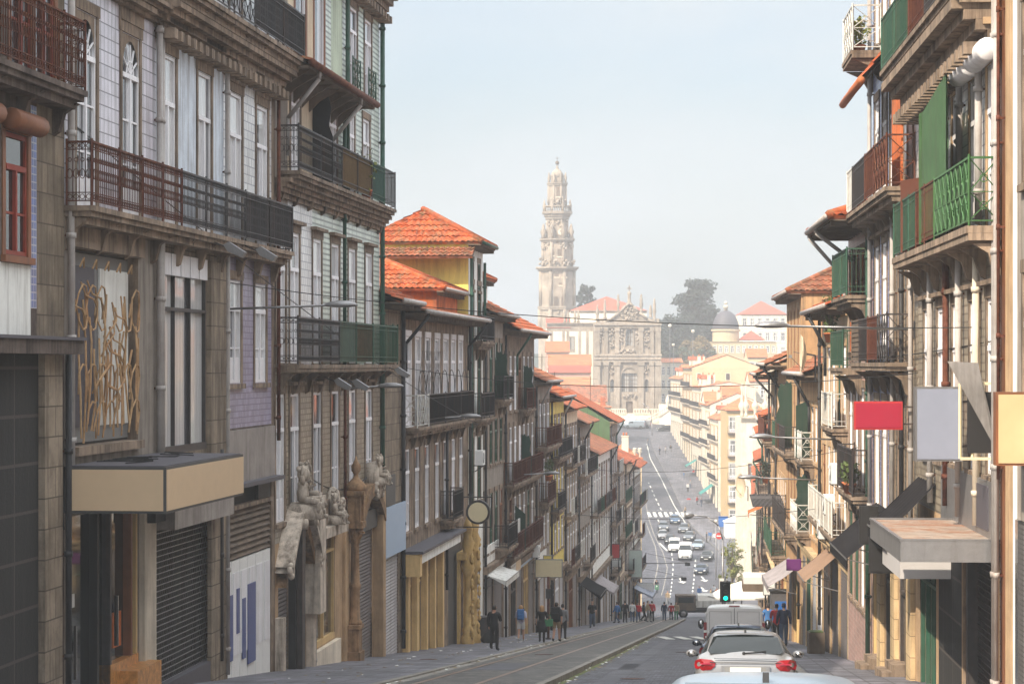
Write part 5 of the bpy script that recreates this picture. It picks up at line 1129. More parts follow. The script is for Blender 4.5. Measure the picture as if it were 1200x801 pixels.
def farside(label, d0, d1, zt, wall, nb, depth, rise, rm='roof_far', seed=0, roof='gable', side=None, fh=3.5, x=36.2):
    bl = Bld('house', label, (x, d1), (x, d0), zt, wall, depth=depth, far=True, side=side, cat='house', sur='far_white'); r = random.Random(seed); gz = max(g(d0), g(d1))
    nf = int((zt-gz-4.2)/fh)
    for f in range(nf):
        z = zt-.5-(f+1)*fh+.15
        for q in range(nb): bl.win(bl.L*(q+.5)/nb, 1.3, z, fh-1.0, 'wood_white' if q % 3 else 'wood_brown', 'glass_dark', sur='far_yellow')
        bl.balcony(.2, bl.L-.2, z, .6, [(1, 'bars', 'iron_dark', 'sheet_slate')], step=.5, brackets=False, h=.95, m='stone_pale')
    for q in range(max(2, nb//2)): a = bl.L*(q+.15)/max(2, nb//2); bl.hole(a, a+bl.L/max(2, nb//2)*.7, min(g(d0), g(d1))-.1, gz+3.0)
    bl.walls(); bl.cornice(zt, 'stone_pale', .4, h=.4); bl.roof(roof, rise, .5, m=rm); return bl
FR = []
FR.append(farside('first pale house of the sunlit row going up the far street', 424, 442, -9.6, 'stone_pale', 7, 9, 2.8, roof='hip'))
FR.append(farside('second white house of the sunlit row, with orange roof', 442.1, 462, -7.4, 'far_white', 7, 10, 2.2, seed=1))
FR.append(farside('third house of the sunlit row, with a tall white blank gable', 462.1, 486, -4.3, 'far_white', 8, 10.5, 1.0, seed=2))
FR.append(farside('fourth and tallest house of the sunlit row, cream gable and wide orange roof', 486.1, 512, -.6, 'far_cream', 9, 14, 2.6, seed=3))
FR.append(farside('last house at the top of the sunlit row below the trees', 512.1, 552, -3.0, 'far_white', 13, 8, 1.6, seed=4))
for i_, bl_ in enumerate(FR):      # gable windows, chimneys and dormers
    L_ = bl_.L; zc_ = bl_.zt
    for q in range(3 if bl_.depth > 9.5 else 2):
        for t in range(2):
            if (i_+q+t) % 4 == 0: continue
            b = MB(); y_ = 1.4+q*2.9; z_ = bl_.zl(zc_)-2.6-t*3.4; b.box(L_+.003, L_+.04, y_-.5, y_+.5, z_, z_+1.5, 'far_white'); b.box(L_+.041, L_+.06, y_-.38, y_+.38, z_+.1, z_+1.4, 'dark_grey'); bl_.part('side_window', b)
    for q in range(3): bl_.chimney(2+q*L_/3.2, 2.0+1.5*(q % 2), zc_+.3, 1.9, .8, 'far_white')
    for q in range(2 if L_ > 20 else 1):
        b = MB(); x_ = 5+q*9; z_ = bl_.zl(zc_); b.box(x_, x_+2, .8, 3, z_, z_+1.6, 'far_white'); b.box(x_+.4, x_+1.6, .76, .797, z_+.5, z_+1.4, 'dark_grey'); b.poly([(x_-.2, .6, z_+1.6), (x_+2.2, .6, z_+1.6), (x_+2.2, 3, z_+1.6), (x_-.2, 3, z_+1.6), (x_+1, .6, z_+2.3), (x_+1, 3, z_+2.3)], [(0, 1, 4), (0, 4, 5, 3), (1, 2, 5, 4)], 'roof_tile'); bl_.part('dormer', b)
SM = []
for px0, px1, d_, pe, w_, lb in ((826, 846, 452, 470, 'far_white', 'small white gable house with orange roof tucked behind the sunlit row'), (847, 868, 447, 463, 'far_cream', 'small cream house with orange roof above the yellow corner building'), (876, 899, 520, 418, 'far_cream', 'small cream house below the domed chapel, right side'), (878, 900, 470, 446, 'far_white', 'small white house with orange roof low on the right hillside'), (800, 812, 556, 436, 'far_pink', 'small pink house beside the topmost house of the sunlit row')):
    SM.append(front(lb, px0, px1, d_, pe, 1.8, w_, nb=2, floors=2, depth=7))
CY = front('yellow corner building with stacked balconies and white windows facing the square', 851, 897, 406, 480, 2.2, 'far_yellow', roof='hip', nb=3, floors=5, fh=3.9, depth=11, bal=True, sur='stone_pale', over=.5)
b = MB()
x0, x1 = 868, 908; d_ = 330
SG = Bld('chapel', 'small stone church front with urn finials and white panel below the right row', ((x0-600)/F*d_, d_), ((x1-600)/F*d_, d_), zat(488, d_), 'stone_pale', depth=8, far=True, cat='church', base=g(330)-.2, sur='stone_pale')
SG.band(.75, 1.7, zat(572, d_), zat(494, d_), 'far_white'); SG.win(1.25, .5, zat(560, d_), 2, 'wood_brown', 'glass_far'); SG.walls(); SG.cornice(SG.zt, 'stone_pale', .5, h=.7)
for x in (.2, .75, 2.0, 3.4): b.lathe([(.35, 0), (.22, .3), (.2, .7), (.5, 1.3), (.45, 1.7), (.18, 2.1), (.22, 2.4), (.1, 3.4), (.03, 4.6)], (x, .3, SG.zl(SG.zt)), 'stone_pale', 8)
SG.part('finials', b)
# ---------------------------------------------------------------- baroque church
k_ = 585/F; cx = (736.5-600)*k_; zb = g(583)
CH = Bld('church', 'baroque granite church front with carved pediment and great arched window facing the street', ((697.5-600)*k_, 585), ((773-600)*k_, 585), zat(378, 585), 'stone_far', depth=22, cat='church', base=zb, sur='stone_far', side='stone_far')
um = (737.5-697.5)*k_; ux = lambda px: (px-697.5)*k_; cz = lambda py: CH.zl(zat(py, 585))
CH.hole(ux(733.5), ux(741.5), zat(483.5, 585), zat(470, 585)); CH.hole(ux(733), ux(742), zat(405, 585), zat(386, 585)); CH.hole(ux(728), ux(747), zat(459, 585), zat(437, 585)); CH.hole(ux(715), ux(719.5), zat(459, 585), zat(444, 585)); CH.hole(ux(755.5), ux(760), zat(459, 585), zat(444, 585))
CH.walls(reveal=.7)
def archwin(px0, px1, pyb, pyt, nx, ny):
    b = MB(); a, c, z0, z1 = ux(px0), ux(px1), cz(pyb), cz(pyt); w_ = c-a; r = w_/2
    b.box(a, c, .5, .55, z0, z1+r, 'glass_far')
    for i in range(nx+1): x = a+w_*i/nx; b.box(x-.05, x+.05, .42, .5, z0, z1+math.sqrt(max(0, r*r-(x-a-r)**2)), 'timber')
    for j in range(ny+1): z = z0+(z1-z0)*j/ny; b.box(a, c, .42, .5, z-.05, z+.05, 'timber')
    o = CH.part('window', b); s_ = MB()
    pts = [(a+r-math.cos(math.pi*t/10)*(r+.25), z1+math.sin(math.pi*t/10)*(r+.25)) for t in range(11)]; pin = [(a+r-math.cos(math.pi*t/10)*(r-.05), z1+math.sin(math.pi*t/10)*(r-.05)) for t in range(11)]
    for t in range(10): s_.poly([(pts[t][0], -.25, pts[t][1]), (pts[t+1][0], -.25, pts[t+1][1]), (pin[t+1][0], -.25, pin[t+1][1]), (pin[t][0], -.25, pin[t][1]), (pin[t+1][0], .5, pin[t+1][1]), (pin[t][0], .5, pin[t][1]), (pts[t][0], 0, pts[t][1]), (pts[t+1][0], 0, pts[t+1][1])], [(0, 1, 2, 3), (3, 2, 4, 5), (6, 7, 1, 0)], 'stone_far')
    for x in (a-.25, c+.02): s_.box(x, x+.23, -.25, -.003, z0, z1, 'stone_far')
    s_.build('surround', o)
archwin(728, 747, 459, 440, 6, 4); archwin(733, 742, 405, 389, 3, 3); archwin(715, 719.5, 459, 446, 1, 3); archwin(755.5, 760, 459, 446, 1, 3)
CH.hole
for px, w_ in ((699.5, 1.5), (710, 1.1), (723, 1.3), (751, 1.3), (764, 1.1), (771, 1.5)):
    u = ux(px); b = MB()
    b.box(u-w_/2, u+w_/2, -.55, -.003, cz(492), cz(424), 'stone_far'); b.box(u-w_/2-.2, u+w_/2+.2, -.75, -.003, cz(428), cz(424), 'stone_far'); b.box(u-w_/2-.15, u+w_/2+.15, -.7, -.003, cz(494), cz(488), 'stone_far')
    b.box(u-w_/2+.1, u+w_/2-.1, -.5, -.003, cz(414), cz(384), 'stone_far'); b.box(u-w_/2, u+w_/2, -.65, -.003, cz(388), cz(384), 'stone_far'); CH.part('pilaster', b)
b = MB()
for py0, py1, p_ in ((424, 421, .6), (421, 417, .85), (416.9, 414.5, 1.1), (384, 381, .6), (380.9, 377.5, 1.0), (496, 492, .5)): b.box(-p_*.4, CH.L+p_*.4, -p_, -.004, cz(py0), cz(py1), 'stone_far')
CH.part('entablature', b)
b = MB()     # pediment with raking scrolls
pts = [(ux(706), cz(378)), (ux(716), cz(374)), (ux(726), cz(366)), (ux(733), cz(358.5)), (um, cz(355)), (ux(742), cz(358.5)), (ux(749), cz(366)), (ux(759), cz(374)), (ux(769), cz(378))]
b.prism(pts[::-1], -.1, .9, 'stone_far')
for (xa, za), (xb, zb_) in zip(pts, pts[1:]): b.bar((xa, -.35, za), (xb, -.35, zb_), .32, 'stone_far', 6)
b.box(ux(699), ux(775)-.5, .2, .8, cz(378), cz(373), 'stone_far'); CH.part('pediment', b)
rr = random.Random(12)      # carved ornament in clusters
def carve(px, py, rx, ry, n, s0=.14, s1=.36):
    b = MB()
    for _ in range(n):
        a = rr.uniform(0, 6.28); q = math.sqrt(rr.random()); b.ball((ux(px)+math.cos(a)*q*rx, -.12-rr.random()*.28, cz(py)+math.sin(a)*q*ry), rr.uniform(s0, s1), 'stone_far', 6)
    CH.part('carving', b)
carve(um/k_+697.5, 368, 2.4, 1.5, 50); carve(717, 396, .8, 2.8, 26); carve(758, 396, .8, 2.8, 26); carve(737.5, 412, 3.4, .8, 40); carve(737.5, 382, 2, .5, 14); carve(704, 390, .6, 2.5, 16); carve(768, 390, .6, 2.2, 14); carve(737.5, 464, 1.6, .7, 18); carve(728, 395, .5, 1.8, 14); carve(747, 395, .5, 1.8, 14); carve(717, 434, .6, .8, 8); carve(757.5, 434, .6, .8, 8)
def fin(px, py0, py1, s=1.0):
    b = MB()
    z0, z1 = cz(py0), cz(py1); H = z1-z0; b.lathe([(.55*s, 0), (.35*s, H*.12), (.3*s, H*.3), (.5*s, H*.42), (.3*s, H*.55), (.42*s, H*.7), (.2*s, H*.8), (.28*s, H*.88), (.05, H)], (ux(px), .3, z0), 'stone_far', 8); CH.part('finial', b)
for px, a_, c_ in ((700, 375, 357), (709, 374, 350), (724.5, 366, 344), (751.5, 366, 344), (762.5, 372, 357), (767, 376, 349)): fin(px, a_, c_)
z0 = cz(356); b = MB(); b.lathe([(.7, 0), (.45, .6), (.35, 2), (.55, 2.6), (.3, 3)], (um, .3, z0), 'stone_far', 8); b.box(um-.14, um+.14, .2, .42, z0+3, z0+4.6, 'stone_far'); b.box(um-.65, um+.65, .2, .42, z0+3.6, z0+3.9, 'stone_far'); CH.part('cross_finial', b)
b = MB(); b.box(ux(733.5), ux(741.5), .5, .6, cz(483.5), cz(470), 'timber'); CH.part('door', b)
b = MB()    # terrace, steps and balustrades
for j in range(14): b.box(-1+j*.12, CH.L+2-j*.1, -9+j*.45, -8.55+j*.45+.0, cz(497)-1, cz(497)+j*.17, 'stone_pale')
b.box(.5, CH.L+1, -2.9, -.01, cz(497)-1, cz(484), 'stone_pale'); CH.part('steps', b)
b = MB()
def balus(p, q, n):
    p = Vector(p); q = Vector(q)
    for t in range(n+1): c = p.lerp(q, t/n); b.lathe([(.1, 0), (.15, .3), (.08, .7), (.12, .95)], c, 'stone_pale', 6)
    b.bar(p+Vector((0, 0, 1.05)), q+Vector((0, 0, 1.05)), .16, 'stone_pale'); b.bar(p, q, .16, 'stone_pale')
balus((1.0, -3.0, cz(484)), (ux(733), -3.0, cz(484)), 12); balus((ux(742), -3.0, cz(484)), (CH.L+1.2, -3.0, cz(484)), 12)
balus((CH.L+4.5, -4.5, cz(473)), (CH.L-4, -9.5, cz(496)), 16); balus((CH.L+6, -8.0, cz(497)), (CH.L+4.5, -4.5, cz(473)), 8)
b.prismx([(-9.5, cz(497)-1), (-4.5, cz(473)), (-4.5, cz(500))], CH.L-.5, CH.L+3, 'stone_pale'); b.lathe([(.3, 0), (.2, .5), (.4, 1.2), (.5, 2), (.3, 2.5), (.1, 3.2)], (CH.L+1.5, -6.5, cz(478)), 'stone_pale', 8)
CH.part('balustrade', b)
# nave and annex behind the front
kn = 612/F
NV = Bld('church_nave', 'white church nave with red hipped roof behind the granite front', ((668-600)*kn, 608), ((757-600)*kn, 608), zat(364, 612), 'far_white', depth=26, far=True, cat='church', base=g(600), side='far_white', sur='stone_far')
NV.walls(); NV.cornice(NV.zt, 'stone_far', .5, h=.6); NV.roof('hip', 3.8, .4, m='roof_red')
AX = Bld('church_annex', 'lower white church wing with granite pilasters and arched niche left of the front', ((640-600)*kn, 600), ((697-600)*kn, 600), zat(378, 600), 'far_white', depth=7, far=True, cat='church', base=g(600), sur='stone_far')
AX.band(0, AX.L, zat(388, 600), zat(377, 600), 'stone_far')
for px in (644, 658, 663, 677, 686, 694): u = (px-640)*600/F; AX.band(u, u+.7, -30, 12, 'stone_far')
AX.win((669.5-640)*600/F, 1.2, zat(412, 600), 3.6, 'stone_far', 'glass_far'); AX.walls(); AX.cornice(AX.zt, 'stone_far', .5, h=.8)
b = MB()
for px in (661, 665, 673, 677): b.lathe([(.4, 0), (.25, .8), (.4, 1.4), (.1, 3.2)], ((px-640)*600/F, .5, AX.zl(AX.zt)), 'stone_far', 8)
AX.part('finials', b); AX.roof('shed', 2.6, .2, m='roof_red', u0=0, u1=5.8, z=AX.zt-1.2, depth=6)
# ---------------------------------------------------------------- tower
kt = 650/F; T = empty('bell_tower', ((653-600)*kt, 650, g(640)), 0); tag(T, 'slender baroque stone bell tower with clock, fading into the haze', 'tower')
tz = lambda py: zat(py, 650)-g(640); b = MB(); c8 = 1/math.cos(math.pi/8)/2
def octo(b, w, a, c, m='stone_far'): b.lathe([(w*kt*c8, tz(a)), (w*kt*c8, tz(c))], (0, 0, 0), m, 8, smooth=False, sq=True)
for w_, a, c in ((44, 500, 396), (41, 396, 362), (39, 359, 316), (34, 313, 283)): octo(b, w_, a, c)
b.build('shaft', T); b = MB(); octo(b, 24, 283, 256); octo(b, 20.5, 243, 217); octo(b, 15, 217, 206)
b.lathe([(7.5*kt, tz(206)), (6.6*kt, tz(203)), (4*kt, tz(199.5)), (1.6*kt, tz(198)), (1.3*kt, tz(194))], (0, 0, 0), 'stone_far', 8, smooth=False); b.build('lantern', T)
b = MB()
for w_, a, c in ((45, 363, 361), (46, 361, 359), (46, 317, 315), (50, 315, 313), (38, 284, 282), (41, 282, 280), (28, 257, 254), (31, 254, 251), (35, 251, 248), (23, 218, 216), (24.5, 216, 214.5), (17, 207, 205.5)): octo(b, w_, a, c)
b.build('cornice', T)
b = MB(); q = 16.5*kt
for k in range(40):
    a = k*2*math.pi/40; b.box(math.cos(a)*q-.09, math.cos(a)*q+.09, math.sin(a)*q-.09, math.sin(a)*q+.09, tz(248), tz(242.5), 'stone_far')
b.lathe([(q+.2, tz(242.5)), (q+.2, tz(241.5)), (q-.3, tz(241.5)), (q-.3, tz(242.5))], (0, 0, 0), 'stone_far', 16, smooth=False); b.build('balustrade', T)
def tfin(w_, py0, py1, n, r, off=0):
    H = tz(py1)-tz(py0)
    for k in range(n): a = math.pi*2*(k+.5)/n+off; b = MB(); b.lathe([(r, 0), (r*.7, H*.3), (r*1.1, H*.5), (r*.5, H*.7), (r*.6, H*.8), (.05, H)], (math.cos(a)*w_*kt, math.sin(a)*w_*kt, tz(py0)), 'stone_far', 6); b.build('pinnacle', T)
tfin(17.5, 281, 262, 8, .75); tfin(16.3, 248, 234, 8, .4); tfin(10.5, 216, 202, 8, .4); tfin(20, 362, 352, 8, .5)
b = MB()      # pilaster strips at the corners
for w_, a_, c_, pw in ((39, 359, 317, 1.1), (34, 313, 284, .9), (41, 396, 363, 1.2), (24, 280, 258, .6), (20.5, 242, 218, .6)):
    for k in range(8):
        a = math.pi*2*(k+.5)/8; r_ = w_*kt*c8*.985; b.bar((math.cos(a)*r_, math.sin(a)*r_, tz(a_)), (math.cos(a)*r_, math.sin(a)*r_, tz(c_)), pw/2, 'stone_far', 6)
for k in range(120): a = rr.uniform(3.3, 6.1); w_, py = rr.choice([(20.5, 305), (21, 312), (19, 289), (17.5, 283), (12.5, 262), (11, 236), (20.5, 365)]); b.ball((math.cos(a)*w_*kt, math.sin(a)*w_*kt, tz(py)+rr.uniform(-.8, .8)), rr.uniform(.2, .45), 'stone_far', 6)
b.build('carved_trim', T)
for px, a_, c_, w_, dd in ((651, 360, 348, 1.15, 20.6), (660, 360, 348, 1.15, 20.6), (652, 325, 321, 1.1, 19.6), (661, 325, 321, 1.1, 19.6), (656.5, 334.5, 331.5, .8, 19.6), (656.5, 301, 292.5, 1.6, 17.1), (655, 231, 220, 1.5, 10.35), (647, 300, 296, .8, 17.1)):
    x = (px-653)*kt; yy = -dd*kt; b = MB(); b.box(x-w_/2, x+w_/2, yy-.06, yy+.04, tz(a_), tz(c_), 'timber'); b.box(x-w_/2-.2, x+w_/2+.2, yy-.12, yy-.062, tz(a_)-.3, tz(a_)-.01, 'stone_pale'); b.build('window', T)
b = MB(); b.lathe([(4*kt, -.2), (4*kt, .5)], ((657.5-653)*kt, -12.3*kt, tz(272.5)), 'stone_pale', 20, axis='y', smooth=False); b.lathe([(3.5*kt, -.26), (3.5*kt, -.21)], ((657.5-653)*kt, -12.3*kt, tz(272.5)), 'far_white', 20, axis='y', smooth=False)
x = (657.5-653)*kt; b.bar((x, -12.3*kt-.3, tz(272.5)), (x-.4, -12.3*kt-.3, tz(272.5)+.35), .04, 'timber', 4); b.bar((x, -12.3*kt-.3, tz(272.5)), (x+.1, -12.3*kt-.3, tz(272.5)-.55), .03, 'timber', 4)
b.build('clock', T)
b = MB(); b.ball((0, 0, tz(191)), 2.4*kt, 'timber', 12); b.bar((0, 0, tz(194)), (0, 0, tz(183)), .07, 'timber'); b.bar((-.6, 0, tz(185.5)), (.6, 0, tz(185.5)), .06, 'timber'); b.build('ball_and_cross', T)
# ---------------------------------------------------------------- domed building, white palace
kd = 640/F; DM = front('cream domed chapel body with blind arcade and red roof, above the sunlit roofs', 834, 910, 640, 400, .8, 'far_cream', roof=None, depth=10, nb=11, floors=1, fh=3.0, name='chapel', cat='chapel')
ud = (852-834)*kd; DM.roof('hip', 2.4, .3, m='roof_red', u0=(868-834)*kd, u1=(896-834)*kd, z=DM.zt+.5, depth=8)
b = MB(); R0 = 3.55; b.lathe([(R0, DM.zl(zat(400, 640))-.2), (R0, DM.zl(zat(388, 640))), (R0+.35, DM.zl(zat(387.5, 640))), (R0+.35, DM.zl(zat(385.5, 640)))], (ud, 4, 0), 'far_cream', 24, smooth=False); DM.part('drum', b)
b = MB(); zd = DM.zl(zat(385.4, 640)); b.lathe([(R0*math.cos(t*math.pi/20), zd+R0*1.42*math.sin(t*math.pi/20)) for t in range(10)], (ud, 4, 0), 'lead', 24); DM.part('dome', b)
b = MB(); b.lathe([(.6, zd+4.9), (.5, zd+5.6), (.75, zd+5.7), (.55, zd+6.3), (.2, zd+6.6)], (ud, 4, 0), 'stone_pale', 10); b.ball((ud, 4, zd+7.0), .5, 'far_white', 8); DM.part('finial', b)
WP = front('large white and stone palace with three floors and red hipped roof on the right skyline', 868, 922, 705, 368, 4.0, 'far_white', roof='hip', depth=16, rm='roof_red', nb=6, floors=3, fh=4.2, name='palace', cat='palace', sur='stone_pale')
WP.band(0, WP.L, WP.zt-2, WP.zt, 'stone_far')
# ---------------------------------------------------------------- trees
def tree(name, label, x, y, z, h, w, mat, seed, shape='round', trunk=.25, n=2600, leaf=.28, group=None, lobes=26):
    r = random.Random(seed); root = empty(name, (x, y, z)); tag(root, label, 'tree', group)
    t = MB(); t.bar((0, 0, -1), (0, 0, h*.5), h*.022+.06, 'bark', 8, h*.012+.04); lf = MB(); cl = []
    for k in range(lobes):
        if shape == 'round': q = r.uniform(trunk, 1); rad = w/2*math.sqrt(max(.05, 1-((q-.58)/.46)**2)); 
        elif shape == 'tier': q = trunk+(1-trunk)*(k+.5)/lobes; rad = w/2*(.25+.75*math.sin(math.pi*min(1, (1.02-q)/.8)**.8))
        else: q = r.uniform(trunk, 1); rad = w/2*(1-abs(q-.4)*.7)
        a = r.uniform(0, 6.28); d_ = rad*math.sqrt(r.random())*.8; c = Vector((math.cos(a)*d_, math.sin(a)*d_, h*q)); cl.append((c, w*r.uniform(.10, .2)))
        if d_ > .4: t.bar((0, 0, max(.3, h*q*.75)), c, h*.008+.02, 'bark', 5, .02)
    t.bar((0, 0, h*.5), (0, 0, h*.9), h*.012+.04, 'bark', 6, .03); t.build('trunk', root)
    for k in range(n):
        c, s_ = cl[k % len(cl)]; v = Vector((r.gauss(0, 1), r.gauss(0, 1), r.gauss(0, .6))); v = v.normalized()*s_*(r.random()**.4)
        if shape == 'tier': v.z *= .55; v.x *= 1.5; v.y *= 1.5
        p = c+v; e1 = Vector((r.uniform(-1, 1), r.uniform(-1, 1), r.uniform(-.6, .6))).normalized()*leaf; e2 = Vector((r.uniform(-1, 1), r.uniform(-1, 1), r.uniform(-1, 1))).normalized()*leaf*.7
        lf.face([p-e1, p+e2, p+e1*r.uniform(.6, 1.2), p-e2], mat)
    lf.build('crown', root); return root
kx = lambda px, d: (px-600)/F*d
tree('araucaria_tree', 'tall dark layered tree standing highest on the right hill', kx(816, 660), 660, -1, zat(330, 660)+1, 12.5, 'leaf_dark', 1, 'tier', .12, 12000, .45, lobes=100)
for i, (px, d, pt, pb, w_, m, lb) in enumerate([(789, 650, 369, 418, 10.5, 'leaf_dark', 'broad dark tree left of the tall layered tree'), (776, 655, 373, 420, 9, 'leaf_dark', 'dark tree directly right of the church front'),
        (803, 648, 374, 420, 10, 'leaf_dark', 'dark tree in front of the tall layered tree'), (833, 668, 370, 415, 9, 'leaf_dark', 'dark tree beside the dome'), (822, 640, 394, 418, 7, 'leaf_rust', 'rust-tinged tree below the tall layered tree'), (805, 642, 398, 420, 5, 'leaf_rust', 'small yellowing tree left of the rust-tinged tree'),
        (688.5, 690, 337, 372, 7, 'leaf_dark', 'narrow dark tree behind the church nave roof')]):
    tree('tree', lb, kx(px, d), d, zat(pb, d)-3, zat(pt, d)-zat(pb, d)+3, w_, m, 20+i, 'round', .12, 5500, .42, group='trees on the hill beside the church', lobes=34)
for i, px in enumerate((778, 789, 800, 811, 822, 832)):
    tree('shrub', f'{["first", "second", "third", "fourth", "fifth", "sixth"][i]} grey-green bush from the church in the row below the dark trees', kx(px, 622), 622, zat(426, 622)-2, 5.2+.4*(i % 3), 3.6, 'leaf_grey', 50+i, 'round', .1, 900, .25, group='grey-green bushes below the trees', lobes=14)
tree('street_tree', 'bright yellow-green young tree at the edge of the square by the traffic signs', kx(858, 262), 262, g(262), 7.8, 3.2, 'leaf_lime', 77, 'round', .2, 2600, .13, lobes=40)
# distant hill behind
b = MB(); n = 40; vs = []
for k in range(n+1): x = -300+k*18; hgt = 4+3*math.sin(k*.7)+2*math.sin(k*1.9); vs += [(x, 760, -8), (x, 860, hgt)]
b.poly(vs, [(2*k, 2*k+2, 2*k+3, 2*k+1) for k in range(n)], 'leaf_dark'); o = b.build('hill'); tag(o, kind='structure')
# ============================================================ vehicles
def gslope(y): return math.atan((g(y+1)-g(y-1))/2)
SLP = {}
def car_meshes(kind, paint):
    """kind -> stations along y (rear to nose); returns dict of meshes"""
    key = (kind, paint)
    if key in SLP: return SLP[key]
    if kind == 'hatch':   # y, half width, z belt, half width top, z top
        L = 4.3; st = [(-2.13, .62, .62, .60, .66), (-2.11, .80, .86, .72, .90), (-2.02, .87, 1.00, .70, 1.03), (-1.86, .885, 1.01, .66, 1.14), (-1.62, .89, 1.00, .61, 1.34), (-1.40, .89, .99, .60, 1.41), (-.8, .89, .96, .62, 1.445), (0, .89, .94, .62, 1.43), (.45, .89, .93, .60, 1.36), (1.05, .885, .93, .68, 1.0), (1.2, .88, .92, .7, .96), (1.75, .84, .80, .66, .84), (2.05, .74, .66, .6, .70), (2.15, .6, .5, .5, .54)]
        wheels = (-1.32, 1.33); wr = .32; gl = (3, 9); uz = .2
    elif kind == 'van':
        L = 4.9; st = [(-2.45, .88, .70, .86, .74), (-2.44, .95, 1.0, .88, 1.80), (-2.38, .965, 1.1, .89, 1.865), (-2.2, .97, 1.12, .88, 1.90), (-1, .97, 1.12, .88, 1.92), (.5, .97, 1.12, .87, 1.91), (.95, .97, 1.12, .84, 1.86), (1.65, .96, 1.1, .76, 1.25), (1.8, .95, 1.08, .78, 1.14), (2.3, .88, .9, .72, .94), (2.45, .76, .6, .66, .64)]
        wheels = (-1.5, 1.55); wr = .33; gl = (5, 7); uz = .25
    else:
        L = 4.5; st = [(-2.2, .64, .62, .6, .66), (-2.17, .80, .86, .7, .9), (-1.95, .87, .96, .68, 1.0), (-1.6, .88, .95, .64, 1.12), (-1.1, .885, .93, .6, 1.38), (-.4, .885, .92, .6, 1.43), (.35, .885, .91, .59, 1.37), (1.0, .88, .91, .68, .98), (1.2, .875, .9, .7, .93), (1.8, .84, .78, .66, .82), (2.12, .74, .62, .6, .66), (2.2, .6, .5, .5, .54)]
        wheels = (-1.35, 1.38); wr = .32; gl = (3, 7); uz = .2
    b = MB(); n = 13
    rings = []
    for (y, hw, zb, hwt, zt) in st:
        z0 = uz if abs(y) < L/2-.15 else uz+.12
        half = [(hw*.85, z0), (hw*.985, z0+.1), (hw*1.0, z0+(zb-z0)*.55), (hw*.97, zb-.03), (hw*.93, zb+.012), (hwt*1.02, zt-.075), (hwt*.86, zt-.01), (hwt*.4, zt+.012)]
        rings.append([(-x, y, z) for x, z in half]+[(x, y, z) for x, z in half[::-1]])
    n = len(rings[0]); vs = [p for r_ in rings for p in r_]
    for i in range(len(rings)-1):
        for k in range(n):
            j = k if k < 8 else 15-k
            a, c = i*n+k, i*n+(k+1) % n; m = paint
            kk = min(k, 14-k) if k < 15 else -1
            if gl[0] <= i < gl[1] and kk == 4 and k != 15: m = 'car_glass'
            b.poly([vs[a], vs[c], vs[c+n], vs[a+n]], [(0, 1, 2, 3)], m, True)
    b.poly(rings[0], [tuple(range(n))], paint); b.poly(rings[-1][::-1], [tuple(range(n))], paint)
    # weld
    bm = bmesh.new(); me = b.mesh('body'); bm.from_mesh(me); bmesh.ops.remove_doubles(bm, verts=bm.verts, dist=.0005); bmesh.ops.recalc_face_normals(bm, faces=bm.faces)
    for f in bm.faces: f.smooth = True
    bm.to_mesh(me); bm.free()
    out = {'body': me, 'st': st, 'L': L, 'wheels': wheels, 'wr': wr, 'kind': kind}
    w_ = MB(); w_.lathe([(wr*.55, -.1), (wr*.95, -.1), (wr, -.07), (wr, .07), (wr*.95, .1), (wr*.55, .1)], (0, 0, 0), 'rubber', 20, axis='x'); out['tyre'] = w_.mesh('wheel')
    w_ = MB(); w_.lathe([(wr*.15, -.105), (wr*.6, -.09), (wr*.64, 0), (wr*.6, .09), (wr*.15, .105)], (0, 0, 0), 'alu', 14, axis='x'); out['rim'] = w_.mesh('rim')
    SLP[key] = out; return out
